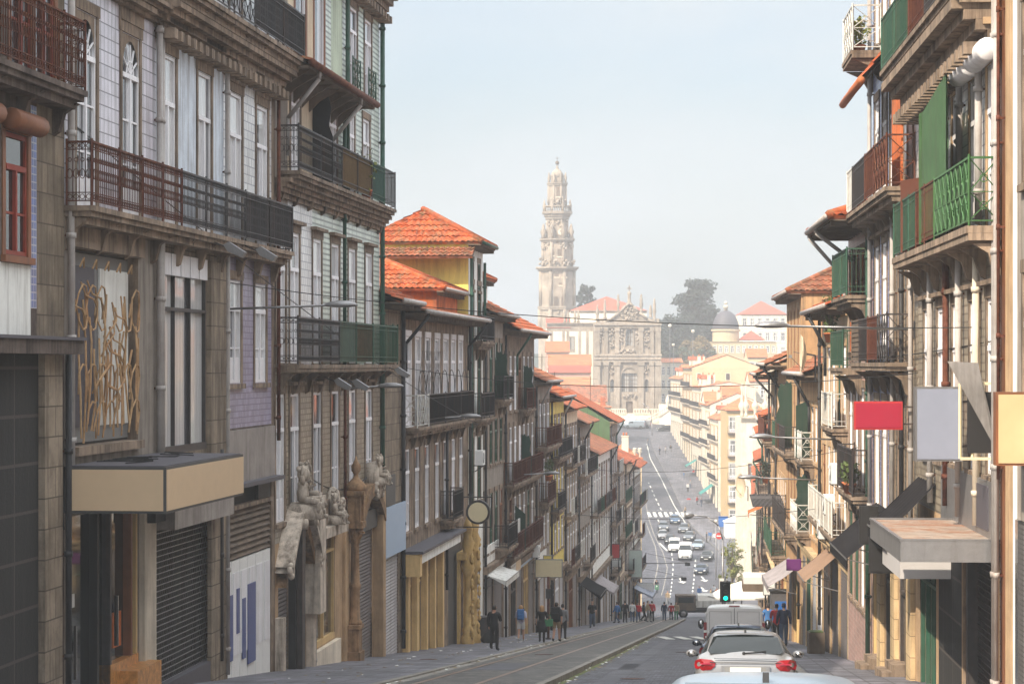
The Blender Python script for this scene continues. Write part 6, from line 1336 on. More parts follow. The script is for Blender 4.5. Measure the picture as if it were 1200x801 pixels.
def vehicle(name, label, x, y, heading, kind, paint, sc_=(1, 1, 1), cat='car', rear=None, group=None, dz=0):
    ms = car_meshes(kind, paint); root = empty(name, (x, y, g(y)+dz)); hd = R(heading)
    slp = gslope(y)*math.cos(hd); root.rotation_mode = 'XYZ'; root.rotation_euler = (slp, 0, hd); root.scale = sc_; tag(root, label, cat, group)
    bo = put('body', ms['body'], root); m_ = bo.modifiers.new('round', 'SUBSURF'); m_.levels = 1; m_.render_levels = 2 if y < 90 else 1
    for wy in ms['wheels']:
        for sg in (-1, 1): o = put('wheel', ms['tyre'], root, (sg*.8, wy, ms['wr'])); put('rim', ms['rim'], o)
    a = MB()
    for wy in ms['wheels']:
        for sg in (-1, 1): a.lathe([(.37, -.02), (.37, .02)], (sg*.885 if kind != 'van' else sg*.965, wy, ms['wr']+.03), 'black', 18, axis='x', smooth=False)
    a.build('wheel_arch', root)
    h = ms['L']/2; van = kind == 'van'
    def glassquad(nm, pts, m='car_glass', t=None):
        q = MB(); q.poly(pts, [tuple(range(len(pts)))], m); o = q.build(nm, root); s_ = o.modifiers.new('thick', 'SOLIDIFY'); s_.thickness = .01; s_.offset = 0; return o
    # front
    if kind == 'hatch': ws = [(-.6, .60, 1.31), (.6, .60, 1.31), (.72, 1.05, 1.02), (-.72, 1.05, 1.02)]
    elif van: ws = [(-.74, 1.03, 1.80), (.74, 1.03, 1.80), (.82, 1.64, 1.3), (-.82, 1.64, 1.3)]
    else: ws = [(-.58, .47, 1.33), (.58, .47, 1.33), (.71, 1.0, 1.01), (-.71, 1.0, 1.01)]
    glassquad('windscreen', [(p[0], p[1]+.03, p[2]+.02) for p in ws])
    for sg in (-1, 1):
        q = MB(); q.lathe([(.02, 0), (.11, -.01), (.13, -.06), (.02, -.1)], (sg*(.6 if not van else .7), h-.02, .66 if not van else .82), 'lamp_clear', 10, axis='y', sx=1.4, sy=.8); q.build('headlight', root)
        q = MB(); q.lathe([(.04, -.1), (.1, -.08), (.12, 0), (.09, .05), (.03, .07)], (sg*(.99 if not van else 1.1), .75 if not van else 1.3, 1.0 if not van else 1.22), paint if paint != 'paint_white' else 'black', 10, axis='y', sx=.9, sy=.62 if not van else 1.5); q.bar((sg*.86, .75 if not van else 1.3, .97 if not van else 1.2), (sg*1.0, .75 if not van else 1.3, .98 if not van else 1.22), .025, 'black', 6)
        mo = q.build('mirror', root); q = MB(); q.lathe([(.085 if not van else .09, -.105), (.085, -.1)], (sg*(.99 if not van else 1.1), .75 if not van else 1.3, 1.0 if not van else 1.22), 'chrome', 10, axis='y', sx=.8, sy=.6 if not van else 1.4); q.build('mirror_glass', mo)
    q = MB(); q.box(-.5, .5, h-.06, h+.012, .42, .60, 'black'); q.box(-.26, .26, h+.013, h+.03, .36, .46, 'plate'); q.build('grille', root)
    # rear
    if kind == 'hatch':
        rw = glassquad('rear_window', [(-.615, -1.985, 1.045), (.615, -1.985, 1.045), (.655, -1.93, 1.10), (.565, -1.665, 1.335), (.48, -1.61, 1.36), (-.48, -1.61, 1.36), (-.565, -1.665, 1.335), (-.655, -1.93, 1.10)])
        q = MB(); q.bar((-.03, -2.005, 1.06), (.36, -1.99, 1.09), .013, 'black', 6); q.ball((-.03, -2.0, 1.06), .03, 'black', 8); q.build('wiper', rw)
        q = MB(); q.box(-.14, .14, -1.72, -1.705, 1.235, 1.265, 'tail_red'); q.build('brake_light', rw)
        for sg in (-1, 1):
            sx = lambda v: sg*v
            pts = [(sx(.52), -2.12, .90), (sx(.60), -2.11, .945), (sx(.78), -2.075, .96), (sx(.875), -1.98, .93), (sx(.895), -1.93, .86), (sx(.875), -2.02, .79), (sx(.74), -2.115, .755), (sx(.60), -2.135, .77), (sx(.53), -2.135, .83)]
            q = MB(); ctr = (sx(.71), -2.15, .86); 
            for i in range(len(pts)): p_, r_ = pts[i], pts[(i+1) % len(pts)]; q.face([ctr, p_, r_] if sg < 0 else [ctr, r_, p_], 'tail_red', True)
            q.poly(pts+[(p[0]*.97, p[1]+.16, p[2]) for p in pts], [(i, (i+1) % 9, 9+(i+1) % 9, 9+i) for i in range(9)], 'tail_red')
            tl = q.build('taillight', root); q = MB(); q.box(min(sx(.6), sx(.8)), max(sx(.6), sx(.8)), -2.165, -2.135, .862, .885, 'sign_pink'); q.build('lens', tl)
        q = MB(); q.box(-.42, .42, -2.165, -2.11, .705, .84, 'paint_silver' if 'silver' in paint else paint); q.box(-.36, .36, -2.168, -2.1655, .715, .825, 'mid_grey'); q.build('tailgate_recess', root)
        q = MB(); q.box(-.27, .27, -2.185, -2.17, .71, .82, 'plate'); q.build('number_plate', root)
        q = MB(); q.box(-.84, .84, -2.19, -2.0, .33, .62, paint); q.box(-.7, .7, -2.2, -2.1, .28, .42, 'black'); o = q.build('bumper', root); m_ = o.modifiers.new('bevel', 'BEVEL'); m_.width = .05; m_.segments = 3
        q = MB(); q.box(-.5, .5, -1.64, -1.5, 1.385, 1.41, paint); q.prismx([(-1.45, 1.40), (-1.25, 1.42), (-1.40, 1.475)], -.02, .02, 'black'); o = q.build('spoiler', root)
        q = MB(); q.bar((-.62, -2.13, .90), (.62, -2.13, .90), .008, 'black', 4); q.bar((-.55, -2.115, .965), (.55, -2.115, .965), .012, 'chrome', 4); q.build('trim', root)
    elif van:
        q = MB(); q.box(-.86, .86, -2.468, -2.44, .62, 1.80, paint); o = q.build('rear_doors', root); m_ = o.modifiers.new('bevel', 'BEVEL'); m_.width = .03; m_.segments = 2
        q = MB(); q.box(-.008, .008, -2.475, -2.462, .62, 1.8, 'black'); q.box(.02, .05, -2.50, -2.465, .95, 1.12, 'black')
        for sg in (-1, 1):
            for z in (.8, 1.6): q.box(min(sg*.84, sg*.92), max(sg*.84, sg*.92), -2.49, -2.45, z, z+.06, paint)
            for a_, c_ in ((.1, .78),):
                x0, x1 = sorted((sg*a_, sg*c_)); q.bar((x0, -2.472, 1.68), (x1, -2.472, 1.68), .006, 'mid_grey', 4); q.bar((x0, -2.472, .95), (x1, -2.472, .95), .006, 'mid_grey', 4); q.bar((x0, -2.472, .95), (x0, -2.472, 1.68), .006, 'mid_grey', 4); q.bar((x1, -2.472, .95), (x1, -2.472, 1.68), .006, 'mid_grey', 4)
        q.build('door_seam', o)
        for sg in (-1, 1):
            q = MB(); x0, x1 = sorted((sg*.87, sg*.965)); q.box(x0, x1, -2.47, -2.36, .78, 1.32, 'tail_red'); q.box(x0, x1, -2.475, -2.46, .98, 1.06, 'lamp_clear'); q.build('taillight', root)
        q = MB(); q.box(-.17, .17, -2.46, -2.42, 1.845, 1.885, 'tail_red'); q.build('brake_light', root)
        q = MB(); q.box(-.9, .9, -2.54, -2.42, .35, .6, 'dark_grey'); q.build('bumper', root)
        q = MB(); q.box(-.26, .26, -2.55, -2.541, .42, .53, 'plate'); q.build('number_plate', root)
    else:
        for sg in (-1, 1): q = MB(); x0, x1 = sorted((sg*.55, sg*.82)); q.box(x0, x1, -2.21, -2.1, .72, .86, 'tail_red'); q.build('taillight', root)
        glassquad('rear_window', [(-.6, -1.78, 1.06), (.6, -1.78, 1.06), (.55, -1.2, 1.35), (-.55, -1.2, 1.35)])
    if not (van and rear):
        pass
    return root
HDG = -math.degrees(math.atan(.0918))
vehicle('parked_car', 'silver hatchback seen from behind with glowing-red tail lights and blank plate', (873-600)/F*44.2, 44.2, HDG, 'hatch', 'paint_silver', (1.0, 1, 1))
vehicle('parked_car', 'pale blue-white car nearest the camera, only its roof showing at the bottom edge', 1.80, 17.3, HDG, 'hatch', 'paint_sky', (1.06, 1, 1.0))
vehicle('parked_car', 'dark car whose roof shows between the silver hatchback and the white van', (862-600)/F*56, 55.3, HDG, 'hatch', 'paint_navy', (.98, 1, 1.02))
vehicle('parked_van', 'white panel van with closed rear doors behind the silver hatchback', (861.5-600)/F*80, 80.3, HDG, 'van', 'paint_white', (1.02, 1, .965), cat='van')
far = [(791.7, 613.6, 'sedan', 'paint_blue', 'blue-grey car nearest the zebra crossing in the far street'), (802.7, 624, 'sedan', 'paint_grey', 'dark grey car just right of and below the car nearest the zebra crossing'),
       (778, 622, 'hatch', 'paint_grey', 'grey car at the back of the left file, behind a silver one'), (777.5, 632, 'sedan', 'paint_silver', 'silver car leading the leftmost file of the far street'),
       (786, 638, 'hatch', 'paint_black', 'black car directly behind the smaller white van'), (808.7, 633.6, 'sedan', 'paint_grey', 'grey car to the upper right of the large white van'),
       (819, 644, 'sedan', 'paint_sky', 'pale blue car right of the large white van'), (829.6, 657, 'sedan', 'paint_black', 'black car with lit headlights, rightmost in the far queue'),
       (823, 673, 'hatch', 'paint_navy', 'dark navy car lowest of the cars coming down the far street')]
for px, pb, k, pt, lb in far:
    d = dG(pb); vehicle('car', lb, (px-600)/F*d, d+1.5, 180+HDG+ (3 if px < 800 else -4), k, pt, group='cars coming down the far street')
for px, pb, lb, s_ in ((791, 646.6, 'smaller white van in the far queue, left of the large one', (.95, .9, 1.0)), (804, 655.6, 'large white van in the middle of the far queue', (1.08, 1.1, 1.22))):
    d = dG(pb); vehicle('van', lb, (px-600)/F*d, d+1.5, 180+HDG, 'van', 'paint_white', s_, cat='van', group='vans coming down the far street')
for px, d, pt, lb, k, s_ in ((733, 566, 'paint_white', 'white van on the left at the foot of the church steps', 'van', (1.1, 1, 1.1)), (744, 562, 'paint_sky', 'pale blue van side-on at the foot of the church steps', 'van', (1, 1, 1.05)), (752.5, 564, 'paint_silver', 'silver van right of the pale blue one by the church steps', 'van', (1, .85, 1.0)), (781, 556, 'paint_black', 'dark car turning at the top of the far street', 'sedan', (1, 1, 1))):
    vehicle('van' if k == 'van' else 'car', lb, (px-600)/F*d, d, 80 if px < 760 else 110, k, pt, s_, cat='van' if k == 'van' else 'car')
# motor scooter with rider built below; small flatbed truck side-on at the square
d = dG(722); tx = (806-600)/F*232; ty = 236; TR = empty('flatbed_truck', (tx, ty, g(ty)), R(0)); tag(TR, 'small flatbed truck with brown drop-side body and covered load at the bottom of the hill', 'truck')
b = MB(); b.box(-.9, 1.0, -.95, .95, .75, 2.2, 'timber'); b.box(-.7, .8, -.96, -.951, 1.5, 2.05, 'car_glass'); b.build('cab', TR)
b = MB(); b.box(1.05, 4.6, -1.0, 1.0, .8, 1.05, 'dark_grey'); b.box(1.05, 4.6, -1.02, -.96, 1.05, 1.7, 'plaster_white'); b.box(1.05, 4.6, .96, 1.02, 1.05, 1.7, 'plaster_white'); b.box(4.55, 4.6, -.96, .96, 1.05, 1.7, 'plaster_white'); b.build('cargo_bed', TR)
b = MB(); b.prismx([(-.9, 1.7), (.9, 1.7), (.6, 2.2), (0, 2.35), (-.6, 2.2)], 1.2, 4.4, 'canvas'); b.build('covered_load', TR)
for x in (-.2, 3.4):
    for sg in (-1, 1): b = MB(); b.lathe([(.2, -.12), (.42, -.12), (.45, 0), (.42, .12), (.2, .12)], (0, 0, 0), 'rubber', 16, axis='y'); o = b.build('wheel', TR, (x, sg*.85, .45)); b = MB(); b.lathe([(.05, -.13), (.25, -.125), (.25, .125), (.05, .13)], (0, 0, 0), 'alu', 12, axis='y'); b.build('rim', o)
b = MB(); b.box(-.8, 4.5, -.4, .4, .5, .75, 'black'); b.build('chassis', TR)
# ============================================================ people
def skel(pose):
    P = {'pelvis': (0, 0, .96), 'waist': (0, .005, 1.10), 'chest': (0, .0, 1.32), 'neck': (0, .0, 1.49), 'head0': (0, .01, 1.56), 'head1': (0, .02, 1.66), 'head2': (0, .005, 1.735)}
    w = {'walk': 1, 'stroll': .6, 'stand': 0, 'phone': .25, 'sit': 0, 'ride': 0}[pose]
    for s, n in ((-1, 'l'), (1, 'r')):
        ph = s*w
        P[n+'hip'] = (s*.095, 0, .93); P[n+'knee'] = (s*.10, .16*ph if ph > 0 else .02, .50); P[n+'ank'] = (s*.10, .26*ph-.02 if ph > 0 else .30*ph, .09 if ph >= 0 else .16); P[n+'toe'] = (s*.115, P[n+'ank'][1]+.17, P[n+'ank'][2]-.055)
        if pose in ('sit', 'ride'): P[n+'knee'] = (s*.16, .42, .90); P[n+'ank'] = (s*.16, .38, .48); P[n+'toe'] = (s*.17, .55, .43)
        P[n+'sh'] = (s*.185, -.005, 1.425); P[n+'elb'] = (s*.245, -.10*ph-.02, 1.15); P[n+'wri'] = (s*.25, -.18*ph+.06, .92); P[n+'palm'] = (s*.25, -.2*ph+.085, .85)
        if pose == 'ride': P[n+'elb'] = (s*.27, .18, 1.2); P[n+'wri'] = (s*.26, .42, 1.17); P[n+'palm'] = (s*.25, .49, 1.17)
    if pose == 'phone': P['relb'] = (.25, .04, 1.15); P['rwri'] = (.13, .24, 1.24); P['rpalm'] = (.09, .28, 1.29)
    E = [('pelvis', 'waist'), ('waist', 'chest'), ('chest', 'neck'), ('neck', 'head0'), ('head0', 'head1'), ('head1', 'head2')]
    for n in 'lr': E += [('pelvis', n+'hip'), (n+'hip', n+'knee'), (n+'knee', n+'ank'), (n+'ank', n+'toe'), ('chest', n+'sh'), (n+'sh', n+'elb'), (n+'elb', n+'wri'), (n+'wri', n+'palm')]
    return P, E
RAD = {'pelvis': (.15, .115), 'waist': (.135, .10), 'chest': (.155, .115), 'neck': (.058, .058), 'head0': (.062, .075), 'head1': (.078, .098), 'head2': (.06, .075), 'hip': (.095, .10), 'knee': (.062, .065), 'ank': (.042, .045), 'toe': (.045, .03), 'sh': (.068, .068), 'elb': (.045, .045), 'wri': (.03, .026), 'palm': (.04, .02)}
_pc = {}
def body_mesh(pose, female=False):
    key = (pose, female)
    if key in _pc: return _pc[key]
    P, E = skel(pose); names = list(P); me = bpy.data.meshes.new('body'); me.from_pydata([P[n] for n in names], [(names.index(a), names.index(b)) for a, b in E], [])
    o = bpy.data.objects.new('tmp', me); col.objects.link(o); sk = o.modifiers.new('s', 'SKIN'); sk.use_smooth_shade = True
    for i, n in enumerate(names):
        r_ = RAD.get(n) or RAD[n[1:]]; f = 1.0
        if female: f = {'chest': .88, 'waist': .82, 'sh': .8, 'pelvis': 1.02, 'hip': 1.03}.get(n if n in RAD else n[1:], .9)
        me.skin_vertices[0].data[i].radius = (r_[0]*f, r_[1]*f); me.skin_vertices[0].data[i].use_root = (n == 'pelvis')
    ss = o.modifiers.new('u', 'SUBSURF'); ss.levels = 1; ss.render_levels = 1
    dg = bpy.context.evaluated_depsgraph_get(); ev = o.evaluated_get(dg); m2 = bpy.data.meshes.new_from_object(ev); bpy.data.objects.remove(o)
    # fingers, ears, nose joined to the same mesh
    ex = MB()
    for n, s in (('l', -1), ('r', 1)):
        pa = Vector(P[n+'palm']); wr = Vector(P[n+'wri']); dr = (pa-wr).normalized(); sd_ = dr.cross(Vector((s, 0, 0)))
        if sd_.length < .2: sd_ = Vector((0, 0, 1))
        sd_.normalize(); inw = Vector((-s, 0, 0))*.35
        for q, ln in enumerate((.06, .07, .066, .05)):
            b0 = pa-dr*.01+sd_*(q-1.5)*.019; b1 = b0+dr*ln*.6; b2 = b1+(dr+inw).normalized()*ln*.55; ex.bar(b0, b1, .0095, 'skin', 6, .0085); ex.bar(b1, b2, .0085, 'skin', 6, .006)
        t0 = wr+dr*.03-sd_*.02; t1 = t0+(dr*.7-sd_*.8).normalized()*.04; ex.bar(t0, t1, .011, 'skin', 6, .009); ex.bar(t1, t1+(dr-sd_*.2).normalized()*.03, .009, 'skin', 6, .007)
    hx = Vector(P['head1']); ex.bar(hx+Vector((0, .09, .012)), hx+Vector((0, .118, -.022)), .010, 'skin', 6, .015)
    for s in (-1, 1): ex.ball(hx+Vector((s*.076, -.005, -.01)), .024, 'skin', 6, 1.3); ex.ball(hx+Vector((s*.03, .084, .012)), .011, 'black', 6)
    ex.box(hx.x-.025, hx.x+.025, hx.y+.080, hx.y+.089, hx.z-.058, hx.z-.050, 'cloth_red')
    em = ex.mesh('ex'); bm = bmesh.new(); bm.from_mesh(m2); nb = len(bm.faces)
    for f in bm.faces: f.material_index = 0
    bm.from_mesh(em); bm.to_mesh(m2); m2.materials.clear()
    for mt in ('skin', 'black', 'cloth_red'): m2.materials.append(M[mt])
    bpy.data.meshes.remove(em); bm.free()
    # classify the skinned faces by nearest bone
    segs = [(a, b, Vector(P[a]), Vector(P[b])) for a, b in E]; cls = []
    for f in m2.polygons[:nb]:
        c = f.center; best = None
        for a, b, p, q in segs:
            t = max(0, min(1, (c-p).dot(q-p)/(q-p).length_squared)); d_ = (c-p.lerp(q, t)).length
            if best is None or d_ < best[0]: best = (d_, a, b, t)
        cls.append(best[1:])
    _pc[key] = (m2, cls, P); return _pc[key]
def cloth(m2, cls, test, off, mat, flare=None):
    vid = {}; vs = []; fs = []
    for f, c in zip(m2.polygons, cls):
        if not test(c, f.center): continue
        q = []
        for v in f.vertices:
            if v not in vid:
                p = m2.vertices[v].co+m2.vertices[v].normal*off
                vid[v] = len(vs); vs.append(p)
            q.append(vid[v])
        fs.append(q)
    b = MB(); b.poly(vs, fs, mat, True); return b
def person(label, x, y, face, pose='walk', top='cloth_black', bottom='denim', hair='hair_dark', h=1.72, female=False, sleeve='long', shorts=False, skirt=False, longhair=False, z=None, shoes='cloth_black', group='people walking in the street', cap=None, coat=False):
    m2, cls, P = body_mesh(pose, female)
    root = put('person', m2, None, (x, y, (g(y)+.145 if z is None else z)), R(face)); s_ = h/1.80; root.scale = (s_, s_, s_)
    tag(root, label, 'person', group)
    tor = {'pelvis', 'waist', 'chest'}
    def ttest(c, p):
        a, b_, t = c
        if a in tor and b_ in tor | {'neck'}: return not (b_ == 'neck' and t > .75)
        if a == 'chest': return True
        if b_[1:] == 'elb': return True if sleeve != 'none' else t < .1
        if b_[1:] == 'wri': return sleeve == 'long'
        if b_[1:] == 'hip': return True
        if coat and b_[1:] == 'knee': return t < .5
        return False
    cloth(m2, cls, ttest, .022, top).build('jacket' if sleeve == 'long' else 'shirt', root)
    def btest(c, p):
        a, b_, t = c
        if b_[1:] == 'hip' or (a == 'pelvis' and b_ == 'waist' and t < .4): return True
        if b_[1:] == 'knee': return t < .75 if shorts else True
        if b_[1:] == 'ank': return not shorts and t < .93
        return False
    if skirt:
        b = MB(); n = 16; b.lathe([(.17, 1.05), (.2, .95), (.24, .75), (.27, .52)], (0, 0.01, 0), bottom, n, sy=.75); b.build('skirt', root)
        cloth(m2, cls, lambda c, p: c[1][1:] == 'ank' or c[1][1:] == 'knee', .008, 'cloth_black').build('tights', root)
    else: cloth(m2, cls, btest, .016, bottom).build('shorts' if shorts else 'trousers', root)
    cloth(m2, cls, lambda c, p: c[1][1:] == 'toe' or (c[1][1:] == 'ank' and c[2] > .9), .013, shoes).build('shoes', root)
    hc = Vector(P['head1'])
    cloth(m2, cls, lambda c, p: c[0] in ('head0', 'head1') and (p.y < hc.y-.02 or p.z > hc.z+.045) and p.z > hc.z-(.09 if not longhair else .12), .02, cap or hair).build('cap' if cap else 'hair', root)
    if longhair:
        b = MB(); b.lathe([(.09, .05), (.10, -.05), (.105, -.15), (.08, -.28), (.03, -.36)], hc+Vector((0, -.07, 0)), hair, 12, sy=.55); b.build('long_hair', root)
    return root
def on_pave(px, py, dz=.145):
    lo, hi = 20, 600
    for _ in range(50):
        m = (lo+hi)/2
        if HZ-(g(m)+dz)/m*F > py: lo = m
        else: hi = m
    return (px-600)/F*lo, lo, g(lo)+dz
def bag(label, p, face, kind, mat, y_off=-.2, z=1.02, s=1.0):
    b = MB()
    if kind == 'backpack':
        b.box(-.15*s, .15*s, -.12*s, .02, 0, .46*s, mat); b.box(-.11*s, .11*s, -.17*s, -.12*s, .05, .27*s, mat)
    else: b.box(-.17, .17, -.06, .06, 0, .3, mat); b.tube([(-.1, 0, .3), (-.06, 0, .48), (.06, 0, .48), (.1, 0, .3)], .012, mat)
    w = Vector(p)+Matrix.Rotation(R(face), 3, 'Z') @ Vector((0 if kind == 'backpack' else .3, y_off, z)); o = b.build(kind, None, w, R(face)); m_ = o.modifiers.new('bevel', 'BEVEL'); m_.width = .035; m_.segments = 3
    tag(o, label, 'bag')
    st = MB()
    if kind == 'backpack':
        for sg in (-1, 1): st.tube([(sg*.1, .0, .44), (sg*.12, .1, .50), (sg*.13, .22, .46), (sg*.14, .30, .36), (sg*.14, .26, .18), (sg*.13, .02, .08)], .014, 'black', 5)
        st.build('strap', o)
    return o
A0 = HDG
p = on_pave(579, 762); person('man in a black suit walking down the left pavement, nearest the camera', p[0], p[1], A0-14, 'phone', 'cloth_black', 'cloth_black', h=1.72)
p = on_pave(610.5, 751.5); person('blond woman in lilac tee and white shorts carrying a blue backpack', p[0], p[1], A0, 'walk', 'cloth_lilac', 'cloth_white', 'hair_blond', 1.66, True, 'short', True, longhair=True, shoes='cloth_white'); bag('blue backpack worn by the blond woman in white shorts', p, A0, 'backpack', 'cloth_blue', -.12, .98)
p = on_pave(635, 753); person('woman in a black dress with long fair hair and a bright bag', p[0], p[1], A0+8, 'stroll', 'cloth_black', 'cloth_black', 'hair_blond', 1.66, True, 'short', skirt=True, longhair=True); bag('green patterned bag at the hip of the woman in black', p, A0, 'shoulder_bag', 'cloth_green', 0, .72)
p = on_pave(652, 752); person('man in tan shorts with a large black backpack', p[0], p[1], A0-4, 'walk', 'cloth_black', 'cloth_tan', 'hair_dark', 1.78, shorts=True, sleeve='short'); bag('large black backpack on the man in tan shorts', p, A0-4, 'backpack', 'cloth_black', -.14, .95, 1.3)
p = on_pave(659.5, 749.5); person('woman in grey top and dark leggings beside the man in tan shorts', p[0], p[1], A0, 'walk', 'cloth_grey', 'cloth_black', 'hair_dark', 1.7, True, 'long')
p = on_pave(694, 735); person('man in black tee and jeans standing alone facing uphill on the left pavement', p[0], p[1], 175, 'stroll', 'cloth_black', 'denim', h=1.8, sleeve='short')
crowd = [(723, 730, 'cloth_blue', 'denim', 'man in a bright blue jacket, leftmost of the crowd at the bottom'), (732.5, 729.5, 'cloth_black', 'cloth_black', 'person in black between the blue jacket and the white top'),
         (741, 729, 'cloth_white', 'denim', 'woman in a white top and blue jeans in the crowd on the left'), (748, 728.5, 'cloth_red', 'denim', 'person in a red top next to the white top'), (754.5, 728, 'cloth_black', 'cloth_black', 'person in dark coat just right of the red top'),
         (759, 728.5, 'cloth_tan', 'cloth_grey', 'person in a tan jacket in the lower left crowd'), (764, 728, 'cloth_red', 'cloth_black', 'person in a dark red coat at the right end of the lower left crowd'),
         (778.5, 727.5, 'cloth_navy', 'denim', 'person in navy crossing at the bottom of the hill'), (786.5, 727, 'cloth_red', 'cloth_black', 'woman in red crossing at the bottom of the hill'), (792.5, 727, 'cloth_tan', 'cloth_green', 'man in a tan jacket crossing beside the woman in red'),
         (802, 720, 'cloth_orange', 'denim', 'person in rust-orange jacket by the flatbed truck')]
for i, (px, py, t_, b_, lb) in enumerate(crowd):
    x, y, z = on_pave(px, py, .1 if px < 770 else 0.0); person(lb, x, y, rnd.choice([A0, 170, 60, -100]), rnd.choice(['walk', 'stroll', 'stand']), t_, b_, 'hair_dark', rnd.uniform(1.62, 1.8), female=('woman' in lb), z=z, group='crowd at the bottom of the hill')
for px, py, t_, lb in ((782.5, 708, 'cloth_tan', 'person in tan standing alone on the square past the crossing'), (819.5, 702, 'cloth_blue', 'person in blue and white on the square left of the traffic light'), (836.5, 700, 'cloth_white', 'person in a white top seen just left of the traffic light'), (840, 704, 'cloth_orange', 'person in orange directly left of the traffic light'), (833, 705, 'cloth_tan', 'person in tan behind the roof of the white van'),
     (828, 635, 'cloth_black', 'person in black at the kiosk by the blue awning'), (832, 634, 'cloth_blue', 'person in blue next to the person in black by the kiosk'), (837, 636, 'cloth_white', 'person in white at the right of the kiosk group'), (803, 604, 'cloth_tan', 'person in tan on the far kerb near the zebra crossing'),
     (817, 592, 'cloth_red', 'person in red on the wide far pavement'), (822, 594, 'cloth_navy', 'person in navy on the wide far pavement beside the one in red'), (806, 576, 'cloth_white', 'person in white halfway up the far pavement'), (809, 572, 'cloth_grey', 'person in grey halfway up the far pavement'), (801.5, 562, 'cloth_blue', 'lone person in blue high on the far pavement'),
     (786, 530, 'cloth_black', 'person in black near the top of the far pavement'), (780, 532, 'cloth_white', 'person in white near the top of the far pavement'), (773, 533, 'cloth_navy', 'person in navy at the top of the far street'), (759, 523, 'cloth_grey', 'person in grey crossing at the top of the far street')):
    x, y, z = on_pave(px, py, .0); person(lb, x, y, rnd.choice([A0, 170, 60, -100]), rnd.choice(['walk', 'stand', 'stroll']), t_, rnd.choice(['denim', 'cloth_black', 'cloth_grey']), h=1.75, z=z, group='people across the square and far street')
p = on_pave(918.5, 757); person('man in a dark navy jacket and cap walking down the right pavement, hands behind', p[0], p[1], A0+4, 'stroll', 'cloth_navy', 'denim', h=1.78, cap='cloth_navy')
p = on_pave(910, 755.5); person('person in a bright red top beside the man in navy, right pavement', p[0], p[1], A0-5, 'walk', 'cloth_red', 'cloth_black', h=1.74, sleeve='short', female=True); bag('small dark shoulder bag of the person in red', p, A0, 'shoulder_bag', 'cloth_black', 0, .8)
p = on_pave(900, 750); person('person in a bright blue jacket half hidden by the white van', p[0], p[1], A0, 'stand', 'cloth_blue', 'denim', h=1.7)
# scooter and rider
d = dG(693.5); x = (769.5-600)/F*d; SCT = empty('motor_scooter', (x, d, g(d)), R(180)); tag(SCT, 'small motor scooter with lit headlamp coming down between the tram tracks', 'scooter')
for y in (-.6, .62): b = MB(); b.lathe([(.15, -.05), (.24, -.05), (.26, 0), (.24, .05), (.15, .05)], (0, 0, 0), 'rubber', 16, axis='x'); o = b.build('wheel', SCT, (0, y, .26)); b = MB(); b.lathe([(.03, -.03), (.15, -.02), (.15, .02), (.03, .03)], (0, 0, 0), 'alu', 10, axis='x'); b.build('rim', o)
b = MB(); b.box(-.16, .16, -.75, .1, .35, .75, 'teal'); b.box(-.2, .2, .05, .4, .3, .38, 'black'); b.box(-.22, .22, .4, .5, .35, 1.0, 'cloth_green'); b.bar((0, .6, .3), (0, .42, 1.05), .04, 'chrome', 8); b.bar((-.33, .38, 1.05), (.33, .38, 1.05), .02, 'black', 8); b.build('body', SCT)
b = MB(); b.box(-.15, .15, -.7, .05, .751, .83, 'black'); b.build('seat', SCT); b = MB(); b.lathe([(.02, .0), (.08, .0), (.09, -.06)], (0, .56, .85), 'lamp_clear', 10, axis='y'); b.build('headlight', SCT)
person('rider in dark clothes and helmet on the scooter', x, d+.15, 180, 'ride', 'cloth_black', 'cloth_grey', h=1.75, z=g(d)-.06, cap='cloth_black', group='people across the square and far street')
# ============================================================ markings
def paint_line(name, pts, w, dz=.008, m='paint', dash=None, tubew=None):
    """pts: picture points lying on the road, turned into places on the ground"""
    P = []
    for px, py in pts: d = dG(py); P.append(Vector(((px-600)/F*d, d)))
    # resample
    L = [0]
    for a, c in zip(P, P[1:]): L.append(L[-1]+(c-a).length)
    def pos(s):
        for i in range(len(P)-1):
            if s <= L[i+1] or i == len(P)-2: return P[i].lerp(P[i+1], (s-L[i])/max(1e-6, L[i+1]-L[i]))
    b = MB(); s = 0; step = 1.5
    while s < L[-1]-.1:
        e = min(s+step, L[-1])
        if dash is None or (s % (dash*2)) < dash:
            a, c = pos(s), pos(e); t = (c-a).normalized(); n = Vector((-t.y, t.x))*w/2
            b.face([(a.x-n.x, a.y-n.y, g(a.y)+dz), (a.x+n.x, a.y+n.y, g(a.y)+dz), (c.x+n.x, c.y+n.y, g(c.y)+dz), (c.x-n.x, c.y-n.y, g(c.y)+dz)], m)
        s = e
    o = b.build(name); tag(o, kind='structure'); return o
paint_line('road_marking', [(775, 697), (782, 665), (777, 647), (766, 625), (760, 607), (757, 590)], .12, m='kerb'); paint_line('road_marking', [(762, 697), (771, 662), (768, 640), (757, 612)], .12, m='kerb')
paint_line('road_marking', [(785, 700), (789, 662), (786, 640), (775, 618), (770, 606)], .15, dash=3)
paint_line('road_marking', [(811, 697), (814, 668), (815, 655)], .18, dash=3)
paint_line('road_marking', [(803, 612), (790, 592), (776, 563), (762, 537), (758, 520)], .16); paint_line('road_marking', [(775, 597), (768, 583), (760, 565)], .2, dash=3); paint_line('road_marking', [(757, 598), (795, 596.5)], .3)
paint_line('road_marking', [(773, 636), (782, 645)], .3)
b = MB()
for k in range(7):
    px = 759+k*6.6; d = dG(602.5); x = (px-600)/F*d; b.face([(x, d-3, g(d-3)+.009), (x+.55, d-3, g(d-3)+.009), (x+.55, d+3, g(d+3)+.009), (x, d+3, g(d+3)+.009)], 'paint')
o = b.build('zebra_crossing'); tag(o, kind='structure')
b = MB()
